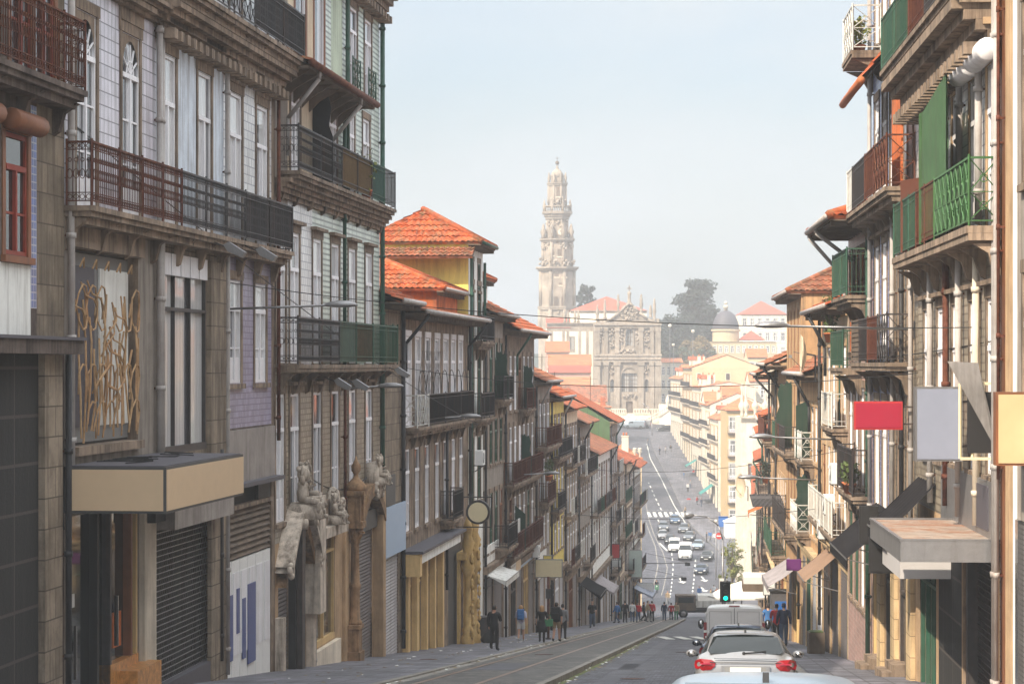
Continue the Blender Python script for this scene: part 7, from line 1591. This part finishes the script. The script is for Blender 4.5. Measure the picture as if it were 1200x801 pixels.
for k in range(8):
    x = S(-3.55+k*.86, 121); b.face([(x, 118.5, g(118.5)+.03), (x+.48, 118.5, g(118.5)+.03), (x+.48, 127, g(127)+.03), (x, 127, g(127)+.03)], 'paint')
o = b.build('crossing_marks'); tag(o, kind='structure')
def arrow(px, py):
    d = dG(py); x = (px-600)/F*d; b = MB(); zz = lambda y: g(y)+.012
    b.face([(x-.12, d+1, zz(d+1)), (x+.12, d+1, zz(d+1)), (x+.12, d+6, zz(d+6)), (x-.12, d+6, zz(d+6))], 'paint'); b.face([(x-.6, d+1.2, zz(d+1.2)), (x, d-1.5, zz(d-1.5)), (x+.6, d+1.2, zz(d+1.2))], 'paint'); o = b.build('road_arrow'); tag(o, kind='structure')
arrow(826, 680); arrow(800, 682); arrow(826, 692)
# kerbs of the far street and the wide far pavement
def gpoly(name, pts, dz, m, n=14):
    """pavement patch between two picture lines (left edge, right edge as ground points)"""
    b = MB(); prev = None
    for (lx, rx, y) in pts:
        cur = [(lx+(rx-lx)*i/4, y, g(y)+dz) for i in range(5)]
        if prev:
            for i in range(4): b.face([prev[i], prev[i+1], cur[i+1], cur[i]], m, True)
            b.face([(prev[0][0], prev[0][1], prev[0][2]-.2), prev[0], cur[0], (cur[0][0], cur[0][1], cur[0][2]-.2)], 'kerb')
        prev = cur
    o = b.build(name); tag(o, kind='structure')
pv = []
for px, py in ((850, 655), (842, 645), (830, 634), (812, 618), (803, 604), (790, 575), (775, 545), (766, 528), (762, 515), (760, 506)):
    d = dG(py); pv.append(((px-600)/F*d, 36.6 if d > 424 else 46, d))
gpoly('far_pavement', pv, .12, 'flags')
# ============================================================ signs, lamps and other fixtures
sign_box(RC, RC.U(1074), zat(503, 56.5), zat(470, 56.5), -1.45, -.33, 'sign_pink', 'sign_red', 'bright pink blank rectangular sign high on the right', th=.16)
sign_box(RB, RB.U(1140), zat(540, 46.4), zat(453, 46.4), -1.12, -.22, 'sign_blue', 'alu', 'large pale blue-grey blank box sign on the right', th=.35)
sign_box(RA, RA.U(1206), zat(545, 39.5), zat(459, 39.5), -.56, -.02, 'sign_yellow', 'wood_brown', 'big pale yellow blank sign at the right picture edge', th=.3)
b = MB()      # empty sign frame with hanging flap
for z in (0, 1.35): b.bar((0, -.62, z), (0, 0, z), .035, 'cream')
for y in (-.62, -.4, 0): b.bar((0, y, 0), (0, y, 1.35), .03, 'cream')
b.poly([(0, -.85, 1.75), (0, -.3, 1.72), (.55, .0, .1), (.15, -.05, .25)], [(0, 1, 2, 3)], 'metal_sheet'); b.box(.02, .04, -.5, -.02, .1, 1.2, 'sign_black')
hang(RB, 'open_frame_sign', b, RB.U(1166), -.0, zat(537, 43.5), 'empty yellow sign frame with a tilted loose panel, between the blue and yellow signs', 'sign')
root = empty('shop_canopy', RB.W(RB.U(1122), 0, zat(655, 43.5)), RB.ang); tag(root, 'flat metal entrance canopy with rusty top on the right, nearest the camera', 'canopy')
Lc = RB.U(1172)-RB.U(1122); b = MB(); b.box(0, Lc, -1.75, -.01, 0, .36, 'alu'); b.build('fascia', root); b = MB(); b.box(.05, Lc-.05, -1.7, -.05, .361, .37, 'rusty_deck'); b.build('deck', root)
b = MB()
for x0, x1, y0, y1 in ((0, Lc, -1.77, -1.7), (0, .06, -1.7, 0), (Lc-.06, Lc, -1.7, 0)): b.box(x0, x1, y0, y1, .362, .41, 'alu')
b.build('rim', root)
root = empty('shop_canopy', RB.W(RB.U(1090), 0, zat(690, 47.5)), RB.ang); tag(root, 'small pale boxed shop sign canopy just below and beyond the rusty-topped one', 'canopy')
b = MB(); b.box(0, RB.U(1115)-RB.U(1090), -1.05, -.01, 0, .55, 'sign_grey'); b.build('box', root)
sign_box(RB, RB.U(1077), zat(675, 55), zat(632, 55), -1.15, -.3, 'sign_black', 'sign_black', 'lower of the two black blank signs on the right', th=.15)
sign_box(RC, RC.U(1066), zat(637, 58), zat(592, 58), -1.2, -.75, 'sign_black', 'sign_black', 'upper of the two black blank signs on the right', th=.15)
awning(RB, .1, 3.6, zat(562, 54.5), 1.15, 1.1, 'awning_black', 'black ribbed awning on the right, the nearer one above the black signs')
awning(RC, 1.2, 7.0, zat(600, 62), 1.25, 1.1, 'awning_black', 'black ribbed awning further down the right side')
awning(RR['E'], 3.5, 7.5, zat(650, 80), 1.1, .9, 'awning_beige', 'beige sloping awning on the right above the entrance')
awning(RR['G'], 2, 8, g(106)+3.6, 1.2, .8, 'awning_grey', 'grey worn awning on the right, beyond the beige one')
awning(RR['J'], 5, 8, zat(587, 141), 1.2, .6, 'plaster_orange', 'orange-red awning low on the right row')
sign_box(RR['F'], 8, zat(668, 92), zat(655, 92), -1.05, -.5, 'sign_purple', 'sign_purple', 'small purple blank sign on the right above the beige awning')
sign_box(RR['H'], 5, zat(697, 117), zat(681, 117), -.9, -.3, 'sign_white', 'mid_grey', 'square white blank sign on the right above the people')
root = empty('shop_canopy', RR['I'].W(5, 0, zat(682, 127)), RR['I'].ang); tag(root, 'wide white and brown boxed sign canopy above the van on the right', 'canopy'); b = MB(); b.box(0, 3, -1.65, -.01, 0, .35, 'sign_white'); b.box(0, 3, -1.7, -.01, -.4, -.003, 'timber'); b.build('box', root)
# slatted balcony roof
b = MB()
for k in range(12): b.box(k*.5, k*.5+.3, -1.5, .0, -.02*k, -.02*k+.06, 'sheet_dark')
RR['H'].part('slatted_roof', b, (3, 0, RR['H'].zl(g(116)+6.8)))
# left-hand signs
D2 = LB['G']; F2 = LB['F']
b = MB(); b.box(0, 4.4, -.08, 0, 0, 2.6, 'sign_white'); b.box(2.2, 4.38, -.1, -.081, .05, 1.5, 'sign_tan'); hang(D2, 'sign', b, 1.0, -.2, g(120)+3.2, 'tall white and tan blank board on the left above the shutters', 'sign')
sign_box(D2, D2.L-1.5, g(131)+3.1, g(131)+4.1, -1.7, -.2, 'cream', 'mid_grey', 'small cream blank box sign on the left by an air conditioner')
sign_box(LB['H'], 1, g(135)+3.3, g(135)+4.5, -.9, -.4, 'plaster_yellow', 'mid_grey', 'narrow yellow upright sign just beyond the cream box sign, left')
sign_box(LB['K'], 1.4, zat(654, 196), zat(637, 196), -.72, -.02, 'sign_red', 'sign_black', 'dark red square sign low on the left row')
sign_box(LB['K'], 1.2, zat(664, 196), zat(655.5, 196), -.82, -.02, 'sign_white', 'mid_grey', 'white rounded sign under the dark red one')
sign_box(LB['L'], 6, zat(676, 220), zat(644, 220), -1.25, -.02, 'sign_mint', 'alu', 'large pale mint blank sign low on the left row')
sign_box(LB['M'], 6, zat(694, 233), zat(681, 233), -1.7, -.05, 'sign_white', 'alu', 'wide pale blank sign lowest on the left row')
awning(LB['M'], 2, 9, g(232)+3.2, 1.8, .8, 'sign_blue', 'blue-grey awning at the bottom of the left row')
awning(LB['J3'], 4, 10, g(182)+3.6, 1.4, .8, 'awning_grey', 'grey awning midway down the left row')
awning(LB['J2'], 2, 8, g(170)+3.5, 1.4, .8, 'awning_black', 'black awning midway down the left row')
awning(LB['F'], .5, 6, g(113)+3.4, 1.0, .3, 'plaster_white', 'low flat pale canopy just beyond the yellow carved surround')
# far-side shop blinds
awning(FR[0], 2, 8, g(433)+3.6, 2.2, 1.6, 'teal', 'teal striped blind at the corner of the far square'); awning(FR[2], 8, 13, g(470)+3.6, 2, 1.2, 'teal', 'smaller teal blind up the far street')
b = MB(); b.box(0, 1.6, -.06, 0, 0, 2.1, 'plastic_blue'); hang(CY, 'banner', b, -1.4, -1.2, zat(619.5, 404), 'bright blue banner screen at the foot of the yellow corner building', 'banner')
root = empty('kiosk', (35.0, 392, g(392))); tag(root, 'white tent kiosk under the blue banner', 'kiosk'); b = MB(); b.box(-.5, 6.5, -1.5, 2, 0, 2.6, 'canvas'); b.build('walls', root); b = MB(); b.poly([(-.7, -1.7, 2.6), (6.7, -1.7, 2.6), (6.7, 2.2, 2.6), (-.7, 2.2, 2.6), (3, .3, 4.4)], [(0, 1, 4), (1, 2, 4), (2, 3, 4), (3, 0, 4), (3, 2, 1, 0)], 'canvas'); b.build('roof', root)
# white parasol behind the van
root = empty('parasol', ((869-600)/F*150, 150, g(150))); tag(root, 'wide white cafe parasol behind the white van', 'parasol'); b = MB(); b.lathe([(2.1, 2.1), (2.1, 2.2), (1.1, 2.75), (.05, 3.1)], (0, 0, 0), 'canvas', 10, smooth=False); b.build('canopy', root); b = MB(); b.bar((0, 0, 0), (0, 0, 3.1), .04, 'alu', 8); b.lathe([(.35, 0), (.35, .1)], (0, 0, 0), 'mid_grey', 12); b.build('pole', root)
# traffic light
d = 118; root = empty('traffic_light', ((850-600)/F*d, d, g(d)), 0); tag(root, 'traffic light showing green over the roof of the white van', 'traffic light')
zz = zat(704, d)-g(d); b = MB(); b.bar((0, .15, 0), (0, .15, zz+1.2), .055, 'alu', 10); b.build('pole', root); b = MB(); b.box(-.22, .22, -.12, .1, zz, zz+.93, 'black'); b.box(-.26, .26, .1, .115, zz-.04, zz+.97, 'black'); b.build('signal_head', root)
for k, m in ((0, 'signal_green'), (1, 'dark_grey'), (2, 'sign_black')):
    b = MB(); b.lathe([(.105, -.135), (.105, -.121)], (0, 0, zz+.17+.29*k), m, 18, axis='y', smooth=False); o = b.build('lens', root); b = MB()
    for t in range(8): a0, a1 = math.pi*t/8, math.pi*(t+1)/8; b.face([(math.cos(a0)*.115, -.121, zz+.17+.29*k+math.sin(a0)*.115), (math.cos(a1)*.115, -.121, zz+.17+.29*k+math.sin(a1)*.115), (math.cos(a1)*.12, -.27, zz+.17+.29*k+math.sin(a1)*.115), (math.cos(a0)*.12, -.27, zz+.17+.29*k+math.sin(a0)*.115)], 'black')
    b.build('visor', o)
# tall posts with signs by the square
d = 170; root = empty('lamp_post', ((847-600)/F*d, d, g(d))); tag(root, 'slim pale post with small sign plates right behind the traffic light', 'lamp post'); H = zat(632, d)-g(d); b = MB(); b.bar((0, 0, 0), (0, 0, H), .09, 'alu', 10, .05); b.tube([(0, 0, H), (-.3, 0, H+1.0), (-1.1, 0, H+1.6), (-2.2, 0, H+1.75)], .05, 'alu', 8); b.lathe([(.2, -.3), (.28, 0), (.12, .35)], (-2.4, 0, H+1.72), 'alu', 10, axis='x'); b.build('post', root)
b = MB(); b.box(-.25, .25, -.1, -.06, H-4.2, H-3.5, 'sign_white'); b.box(-.25, .25, -.1, -.06, H-3.4, H-2.7, 'sign_white'); b.build('plate', root)
for px, d_, pt, pb, lb, sgn in ((842.5, 300, 624, 640, 'round red no-entry sign beside the blue banner', 1), (815, 480, 551, 560, 'large round red sign in the sunlit row', 1), (807, 440, 583, 592, 'small round no-entry sign on the far kerb', 1)):
    z = g(d_); x = (px-600)/F*d_; root = empty('road_sign', (x, d_, z)); tag(root, lb, 'road sign'); zc = zat(pt+3.5, d_)-z; r_ = {842.5: .42, 815: .75, 807: .5}[px]
    b = MB(); b.bar((0, .06, 0), (0, .06, zc+r_), .04, 'alu', 8); b.build('post', root); b = MB(); b.lathe([(r_, -.02), (r_, .0)], (0, 0, zc), 'sign_red', 24, axis='y', smooth=False); b.box(-r_*.7, r_*.7, -.03, -.021, zc-r_*.16, zc+r_*.16, 'pure_white'); b.build('plate', root)
def lamp_post(label, px, d, ptop, r=.28, m='far_white'):
    x = (px-600)/F*d; z = g(d)-1; H = zat(ptop, d)-z; root = empty('lamp_post', (x, d, z)); tag(root, label, 'lamp post'); b = MB(); b.bar((0, 0, 0), (0, 0, H-r), .1, 'alu', 8, .05); b.build('post', root); b = MB(); b.ball((0, 0, H), r, m, 10); b.build('globe', root)
lamp_post('tallest globe lamp in front of the dark trees, left one', 785, 612, 381.5, .45); lamp_post('globe lamp in front of the dark trees, right one near the dome', 812, 612, 388, .45); lamp_post('short globe lamp low in front of the dark trees', 789, 606, 404, .4)
lamp_post('lamp on the far pavement left kerb', 839, 340, 610, .2)
d = 545; root = empty('lamp_post', ((764-600)/F*d, d, g(d))); tag(root, 'curved arm street lamp in front of the church steps', 'lamp post'); b = MB(); b.tube([(0, 0, 0), (0, 0, 3), (-.2, 0, 5), (-1, 0, 6.6), (-2.2, 0, 7.4)], .09, 'alu', 6); b.build('post', root)
root = empty('lamp_post', (S(-8.6, 112), 112, g(112)+.14)); tag(root, 'brown signal post standing on the left pavement beyond the walkers', 'post'); b = MB(); b.bar((0, 0, 0), (0, 0, 2.9), .06, 'iron_rust', 10); b.lathe([(.14, 0), (.14, .08)], (0, 0, 0), 'iron_dark', 12); b.box(-.12, .12, -.12, .12, 1.9, 2.35, 'iron_dark'); b.build('post', root)
# wall lamps
street_lamp(B, B.U(262)+.05, zat(369, 60)+.1, 2.9, 'grey street lamp on a long arm between the violet tiled windows')
street_lamp(C, C.U(399), zat(421, 74)-.9, 1.6, 'first small street lamp under the tall house balcony')
street_lamp(D, D.U(505), zat(491, 92), 1.6, 'street lamp against the black screened balcony on the left')
street_lamp(LB['G'], 5, zat(556, 123), 2.0, 'street lamp on the left just above the white and tan board')
street_lamp(RC, RC.U(1072), zat(386, 57), 3.4, 'grey street lamp on a long arm on the right, over the wood balcony')
street_lamp(RR['E'], 7.5, zat(516, 79), 2.6, 'street lamp on the right below the potted bush balcony')
street_lamp(RR['F'], 9.5, zat(560, 92), 2.6, 'second lower street lamp on the right')
# floodlights
def flood(bl, u, z, y, label):
    b = MB(); b.prismx([(-.5, -.12), (-.12, .12), (0, .05), (-.1, -.1), (-.42, -.24)], -.13, .13, 'alu'); b.bar((0, -.05, 0), (0, .3, .15), .02, 'iron_dark'); hang(bl, 'floodlight', b, u, y, z, label, 'floodlight', 'floodlights on the left houses')
flood(B, B.U(225), 2.65, -.75, 'small pale floodlight at the left under the iron balcony'); flood(B, B.L-6, 2.7, -.8, 'second small floodlight under the iron balcony by its screened end')
flood(C, C.U(372), -.5, -.5, 'left floodlight under the middle balcony of the tall house'); flood(C, C.U(390), -.55, -.6, 'right floodlight under the middle balcony of the tall house'); flood(C, C.L-1.8, -.2, -.8, 'floodlight at the green railing end of the tall house')
# air conditioners, dishes, plants, bins
ac_unit(RD, 1.0, zat(568, 74), 'white air conditioner on the wall right below the pink sign', -.3); ac_unit(D, D.L-.8, zat(545, 103), 'white air conditioner on the left beyond the screened balcony', -.45)
ac_unit(LB['G'], LB['G'].L-2.5, g(131)+4.3, 'white air conditioner above the cream box sign', -.2); ac_unit(RR['E'], 5.5, g(80)+3.9, 'air conditioner above the beige awning on the right', -.2); ac_unit(RR['E'], 8.2, g(80)+4.9, 'higher air conditioner right of the beige awning', -.2)
dish(RR['E'], 9.6, zat(414, 77), -1.2, 'round cream satellite dish beside the white iron balcony', 0, .62); dish(RR['J'], 6, zat(570, 140), -1.5, 'large pale dish lower on the right row', .4, .7)
plant_pots(RR['E'], 9.2, RR['E'].z0+10.0, -.4, 'leafy bush in terracotta pots on the orange panelled balcony', 3, 'leaf', hgt=1.2)
plant_pots(RC, 1.2, 8.4, -.5, 'small plants on the high white balcony', 3, 'leaf_lime', hgt=.8); plant_pots(LB['H'], 4, LB['H'].z0+8.2, -.45, 'flowering plants on the brown balcony down the left row', 4, 'leaf', hgt=.9)
plant_pots(RD, 6.5, -3.7, -.5, 'row of pots on the dark balcony below the pink sign', 3, 'leaf', hgt=.6); plant_pots(C, C.U(413), 5.15, -.45, 'sprig of green weed on the ochre panelled balcony', 1, 'leaf_lime', hgt=1.4); plant_pots(RR['I'], 5, RR['I'].z0+7.4, -.45, 'trailing plants on a right hand balcony below the broken eaves', 4, 'leaf_dark', hgt=.8)
b = MB(); rr = random.Random(4)
b.lathe([(.26, 0), (.33, .08), (.32, .25), (.2, .42), (.06, .5), (.03, .56)], (0, 0, 0), 'black', 14, sy=.7); o = b.build('rubbish_bag', None, (XL(104)+.95, 103.2, g(103.2)+.14)); tag(o, 'black full rubbish bag at the foot of the yellow carved surround', 'bag')
b = MB(); b.box(-.3, .3, -.3, .3, 0, 1.05, 'iron_dark'); b.box(-.33, .33, -.33, .33, 1.05, 1.12, 'iron_dark'); o = b.build('litter_bin', None, (XL(106)+.5, 106.5, g(106.5)+.14)); m_ = o.modifiers.new('bevel', 'BEVEL'); m_.width = .04; tag(o, 'dark square litter bin on the left pavement by the downpipe', 'bin')
b = MB(); b.box(-.25, .3, -.3, .3, 0, .75, 'timber'); b.box(-.2, .25, -.25, .25, .75, .79, 'leaf'); o = b.build('planter', None, (XR(84)-.5, 84, g(84)+.14)); tag(o, 'dark planter box against the shop on the right pavement', 'planter')
b = MB(); b.box(-.45, .45, -.4, .4, 0, 2.2, 'sheet_slate'); b.box(-.5, .5, -.45, .45, 2.2, 2.3, 'black'); b.box(-.3, .3, -.42, -.401, .9, 1.8, 'plastic_blue'); o = b.build('phone_booth', None, (S(1.6, 118), 112, g(112)+.14)); tag(o, 'dark upright booth with blue panel just right of the white van', 'booth')
for px_, lb in ((0, 'further stone step block at a shop door on the right'), (1, 'nearer stone step block at a shop door on the right')):
    d_ = (66, 60)[px_]; b = MB(); b.box(-.3, .1, -.6, .6, -.3, .35, 'stone'); b.box(-.55, -.301, -.6, .6, -.3, .17, 'stone'); o = b.build('step', None, (XR(d_), d_, g(d_)+.14)); tag(o, lb, 'step')
# overhead wires
def wire(label, p, q, sag, r=.010, n=16):
    b = MB(); p = Vector(p); q = Vector(q); pts = [p.lerp(q, t/n)-Vector((0, 0, sag*4*(t/n)*(1-t/n))) for t in range(n+1)]; b.tube(pts, r, 'black', 5); o = b.build('overhead_cable'); tag(o, label, 'cable')
wire('long dark cable sloping down across the left houses from the top left corner', at(0, 72, 41.5), at(560, 497, 101), .5, .013)
wire('thin cable crossing the street from the violet tiled house to the right row', at(262, 330, 58.5), at(1180, 383, 45), .35)
wire('thin cable crossing in front of the sky blue board and the middle of the view', at(470, 430, 86), at(1075, 437, 56), .5, .010)
wire('thin cable over the far street above the zebra crossing', at(640, 540, 141), at(1010, 523, 72), .7, .010); wire('lowest thin cable across the view above the cars', at(600, 590, 122), at(985, 592, 82), .6, .010)
wire('loose cable hanging on the dark house at the left edge', at(45, 395, 43.6), at(75, 620, 44.7), -.1, .02); wire('cable looping along the front of the tall house above the carved portal', at(365, 560, 69), at(440, 548, 79.6), .5, .02)
wire('high cable in front of the right row eaves', at(930, 412, 98), at(1170, 398, 43.2), .3, .014); wire('wire in front of the lower right balconies', at(885, 500, 200), at(1050, 520, 61.5), .4, .014)
for d_, nm in ((225, 'tram wire bracket low on the left row, nearer'), (235, 'tram wire bracket low on the left row, further')):
    b = MB(); b.bar((0, 0, 0), (5, 0, .1), .05, 'alu', 6); b.bar((0, 0, 1.2), (4.9, 0, .12), .015, 'black', 4); b.box(4.6, 5.1, -.1, .1, -.2, .1, 'dark_grey'); o = b.build('tram_wire_bracket', None, (XL(d_), d_, zat(690 if d_ == 225 else 672, d_)+1)); tag(o, nm, 'bracket')
# street ironwork and repairs in the ground
def cover(label, s, y, dz, r=.33, name='manhole_cover'):
    b = MB(); x = S(s, y); n = 20; sl = gslope(y)
    top = [(x+math.cos(t*2*math.pi/n)*r, y+math.sin(t*2*math.pi/n)*r) for t in range(n)]
    b.face([(a, c, g(c)+dz+.012) for a, c in top], 'iron_rust'); b.poly([(a, c, g(c)+dz+.012) for a, c in top]+[(a, c, g(c)+dz-.02) for a, c in top], [(i, n+i, n+(i+1) % n, (i+1) % n) for i in range(n)], 'iron_dark')
    o = b.build(name); tag(o, label, 'manhole cover')
cover('round manhole cover in the right lane nearest the camera', -2.6, 62, 0); cover('round manhole cover further down the right lane', -1.9, 92, 0); cover('round manhole cover on the left pavement', -9.6, 76, .14, .28); cover('manhole cover between the tram rails', -6.6, 84, .1)
for s0, s1, y0, y1, m in ((-3.9, -2.2, 70, 76, 'asphalt'), (-2.4, .6, 98, 101, 'asphalt'), (-7.2, -6.1, 66, 73, 'asphalt'), (-3.4, -2.9, 58, 120, 'asphalt')):
    strip('road_patch', lambda y: S(s0, y), lambda y: S(s1, y), y0, y1, .105 if s0 < -5 else .005, m, 1.0)
strip('gutter', lambda y: S(-8.0, y), lambda y: S(-7.75, y), -60, 214, .104, 'kerb')

rr = random.Random(31); b = MB()
for k in range(500):
    y = rr.uniform(50, 130); s_ = rr.choice([-8.05, -4.2, -4.15, -8.0, -9.5, -10.5, 1.55])+rr.uniform(-.2, .25); dz = .155 if s_ < -8.2 else .12 if s_ < -4.45 else .012; x = S(s_, y); q = rr.uniform(.03, .08); a = rr.uniform(0, 3.1)
    b.face([(x+math.cos(a+t*1.57)*q, y+math.sin(a+t*1.57)*q*1.5, g(y)+dz+.01*(t % 2)) for t in range(4)], rr.choice(['leaf_rust', 'plaster_white', 'timber', 'leaf_rust']))
o = b.build('fallen_leaves'); tag(o, 'fallen leaves and litter along the kerbs', kind='stuff')
# ============================================================ light, air, camera
SUN_AZ = -138.0      # direction towards the sun measured from +Y clockwise (deg): behind the camera to the left
SUN_EL = 42.0
w = bpy.data.worlds.new("World"); sc.world = w; w.use_nodes = True
nt = w.node_tree; bg = nt.nodes['Background']; sky = nt.nodes.new('ShaderNodeTexSky'); sky.sky_type = 'NISHITA'; sky.sun_disc = False
sky.sun_elevation = R(SUN_EL); sky.sun_rotation = R(SUN_AZ); sky.air_density = 1.0; sky.dust_density = 3.2; sky.ozone_density = 1.2; sky.altitude = 60
tc = nt.nodes.new('ShaderNodeTexCoord'); mp = nt.nodes.new('ShaderNodeMapping'); mp.inputs['Scale'].default_value = (3, 3, 7); nt.links.new(tc.outputs['Generated'], mp.inputs[0])
cn = nt.nodes.new('ShaderNodeTexNoise'); cn.inputs['Scale'].default_value = 1.6; cn.inputs['Detail'].default_value = 5; cn.inputs['Distortion'].default_value = .6; nt.links.new(mp.outputs[0], cn.inputs['Vector'])
mr = nt.nodes.new('ShaderNodeMapRange'); nt.links.new(cn.outputs['Fac'], mr.inputs[0]); mr.inputs[1].default_value = .35; mr.inputs[2].default_value = .7; mr.inputs[3].default_value = .25; mr.inputs[4].default_value = .95
mx = nt.nodes.new('ShaderNodeMix'); mx.data_type = 'RGBA'; nt.links.new(mr.outputs[0], mx.inputs[0]); nt.links.new(sky.outputs[0], mx.inputs[6]); mx.inputs[7].default_value = (SKC*.87, SKC*.94, SKC, 1)
# added fill: overhead sky, out of view, brightened to lift the shaded street
sz = nt.nodes.new('ShaderNodeSeparateXYZ'); nt.links.new(tc.outputs['Generated'], sz.inputs[0])
m2 = nt.nodes.new('ShaderNodeMapRange'); m2.interpolation_type = 'SMOOTHSTEP'; nt.links.new(sz.outputs[2], m2.inputs[0]); m2.inputs[1].default_value = .18; m2.inputs[2].default_value = .75; m2.inputs[3].default_value = 0; m2.inputs[4].default_value = 1
m3 = nt.nodes.new('ShaderNodeMix'); m3.data_type = 'RGBA'; nt.links.new(m2.outputs[0], m3.inputs[0]); nt.links.new(mx.outputs[2], m3.inputs[6]); m3.inputs[7].default_value = (SKC*ZEN*.93, SKC*ZEN*.97, SKC*ZEN, 1)
nt.links.new(m3.outputs[2], bg.inputs[0]); bg.inputs[1].default_value = SKY
sl = bpy.data.lights.new('sun', 'SUN'); sl.energy = SUN; sl.angle = R(.6); sl.color = (1.0, .87, .69)
so = bpy.data.objects.new('sun', sl); col.objects.link(so)
sd = Vector((math.sin(R(SUN_AZ))*math.cos(R(SUN_EL)), math.cos(R(SUN_AZ))*math.cos(R(SUN_EL)), math.sin(R(SUN_EL))))
so.rotation_euler = sd.to_track_quat('Z', 'Y').to_euler()
hz = MB(); hz.box(-260, 330, -90, 1050, -36, 66, 'dark_grey'); ho = hz.build('haze'); ho['kind'] = 'stuff'
hm = bpy.data.materials.new('haze'); hm.use_nodes = True; t = hm.node_tree; t.nodes.clear(); out = t.nodes.new('ShaderNodeOutputMaterial'); pv = t.nodes.new('ShaderNodeVolumePrincipled')
pv.inputs['Color'].default_value = HZC; pv.inputs['Density'].default_value = HAZE; pv.inputs['Anisotropy'].default_value = -.1
t.links.new(pv.outputs[0], out.inputs['Volume']); ho.data.materials.clear(); ho.data.materials.append(hm)
cd = bpy.data.cameras.new('camera'); cd.lens = 85; cd.sensor_width = 36; cd.clip_end = 5000; cd.clip_start = .5; cd.shift_y = (HZ-400.5)/1200
co = bpy.data.objects.new('camera', cd); col.objects.link(co); co.location = (0, 0, 0); co.rotation_euler = (R(90), 0, 0); sc.camera = co
cd.dof.use_dof = False
v = sc.view_settings; v.view_transform = 'Standard'; v.look = 'None'; v.gamma = 1; v.use_curve_mapping = False; v.exposure = EXPO
c = sc.cycles; c.use_denoising = True; c.max_bounces = 8; c.diffuse_bounces = 5; c.glossy_bounces = 3; c.transmission_bounces = 2; c.volume_bounces = 1; c.use_adaptive_sampling = True; c.adaptive_threshold = .02
c.sample_clamp_indirect = 6
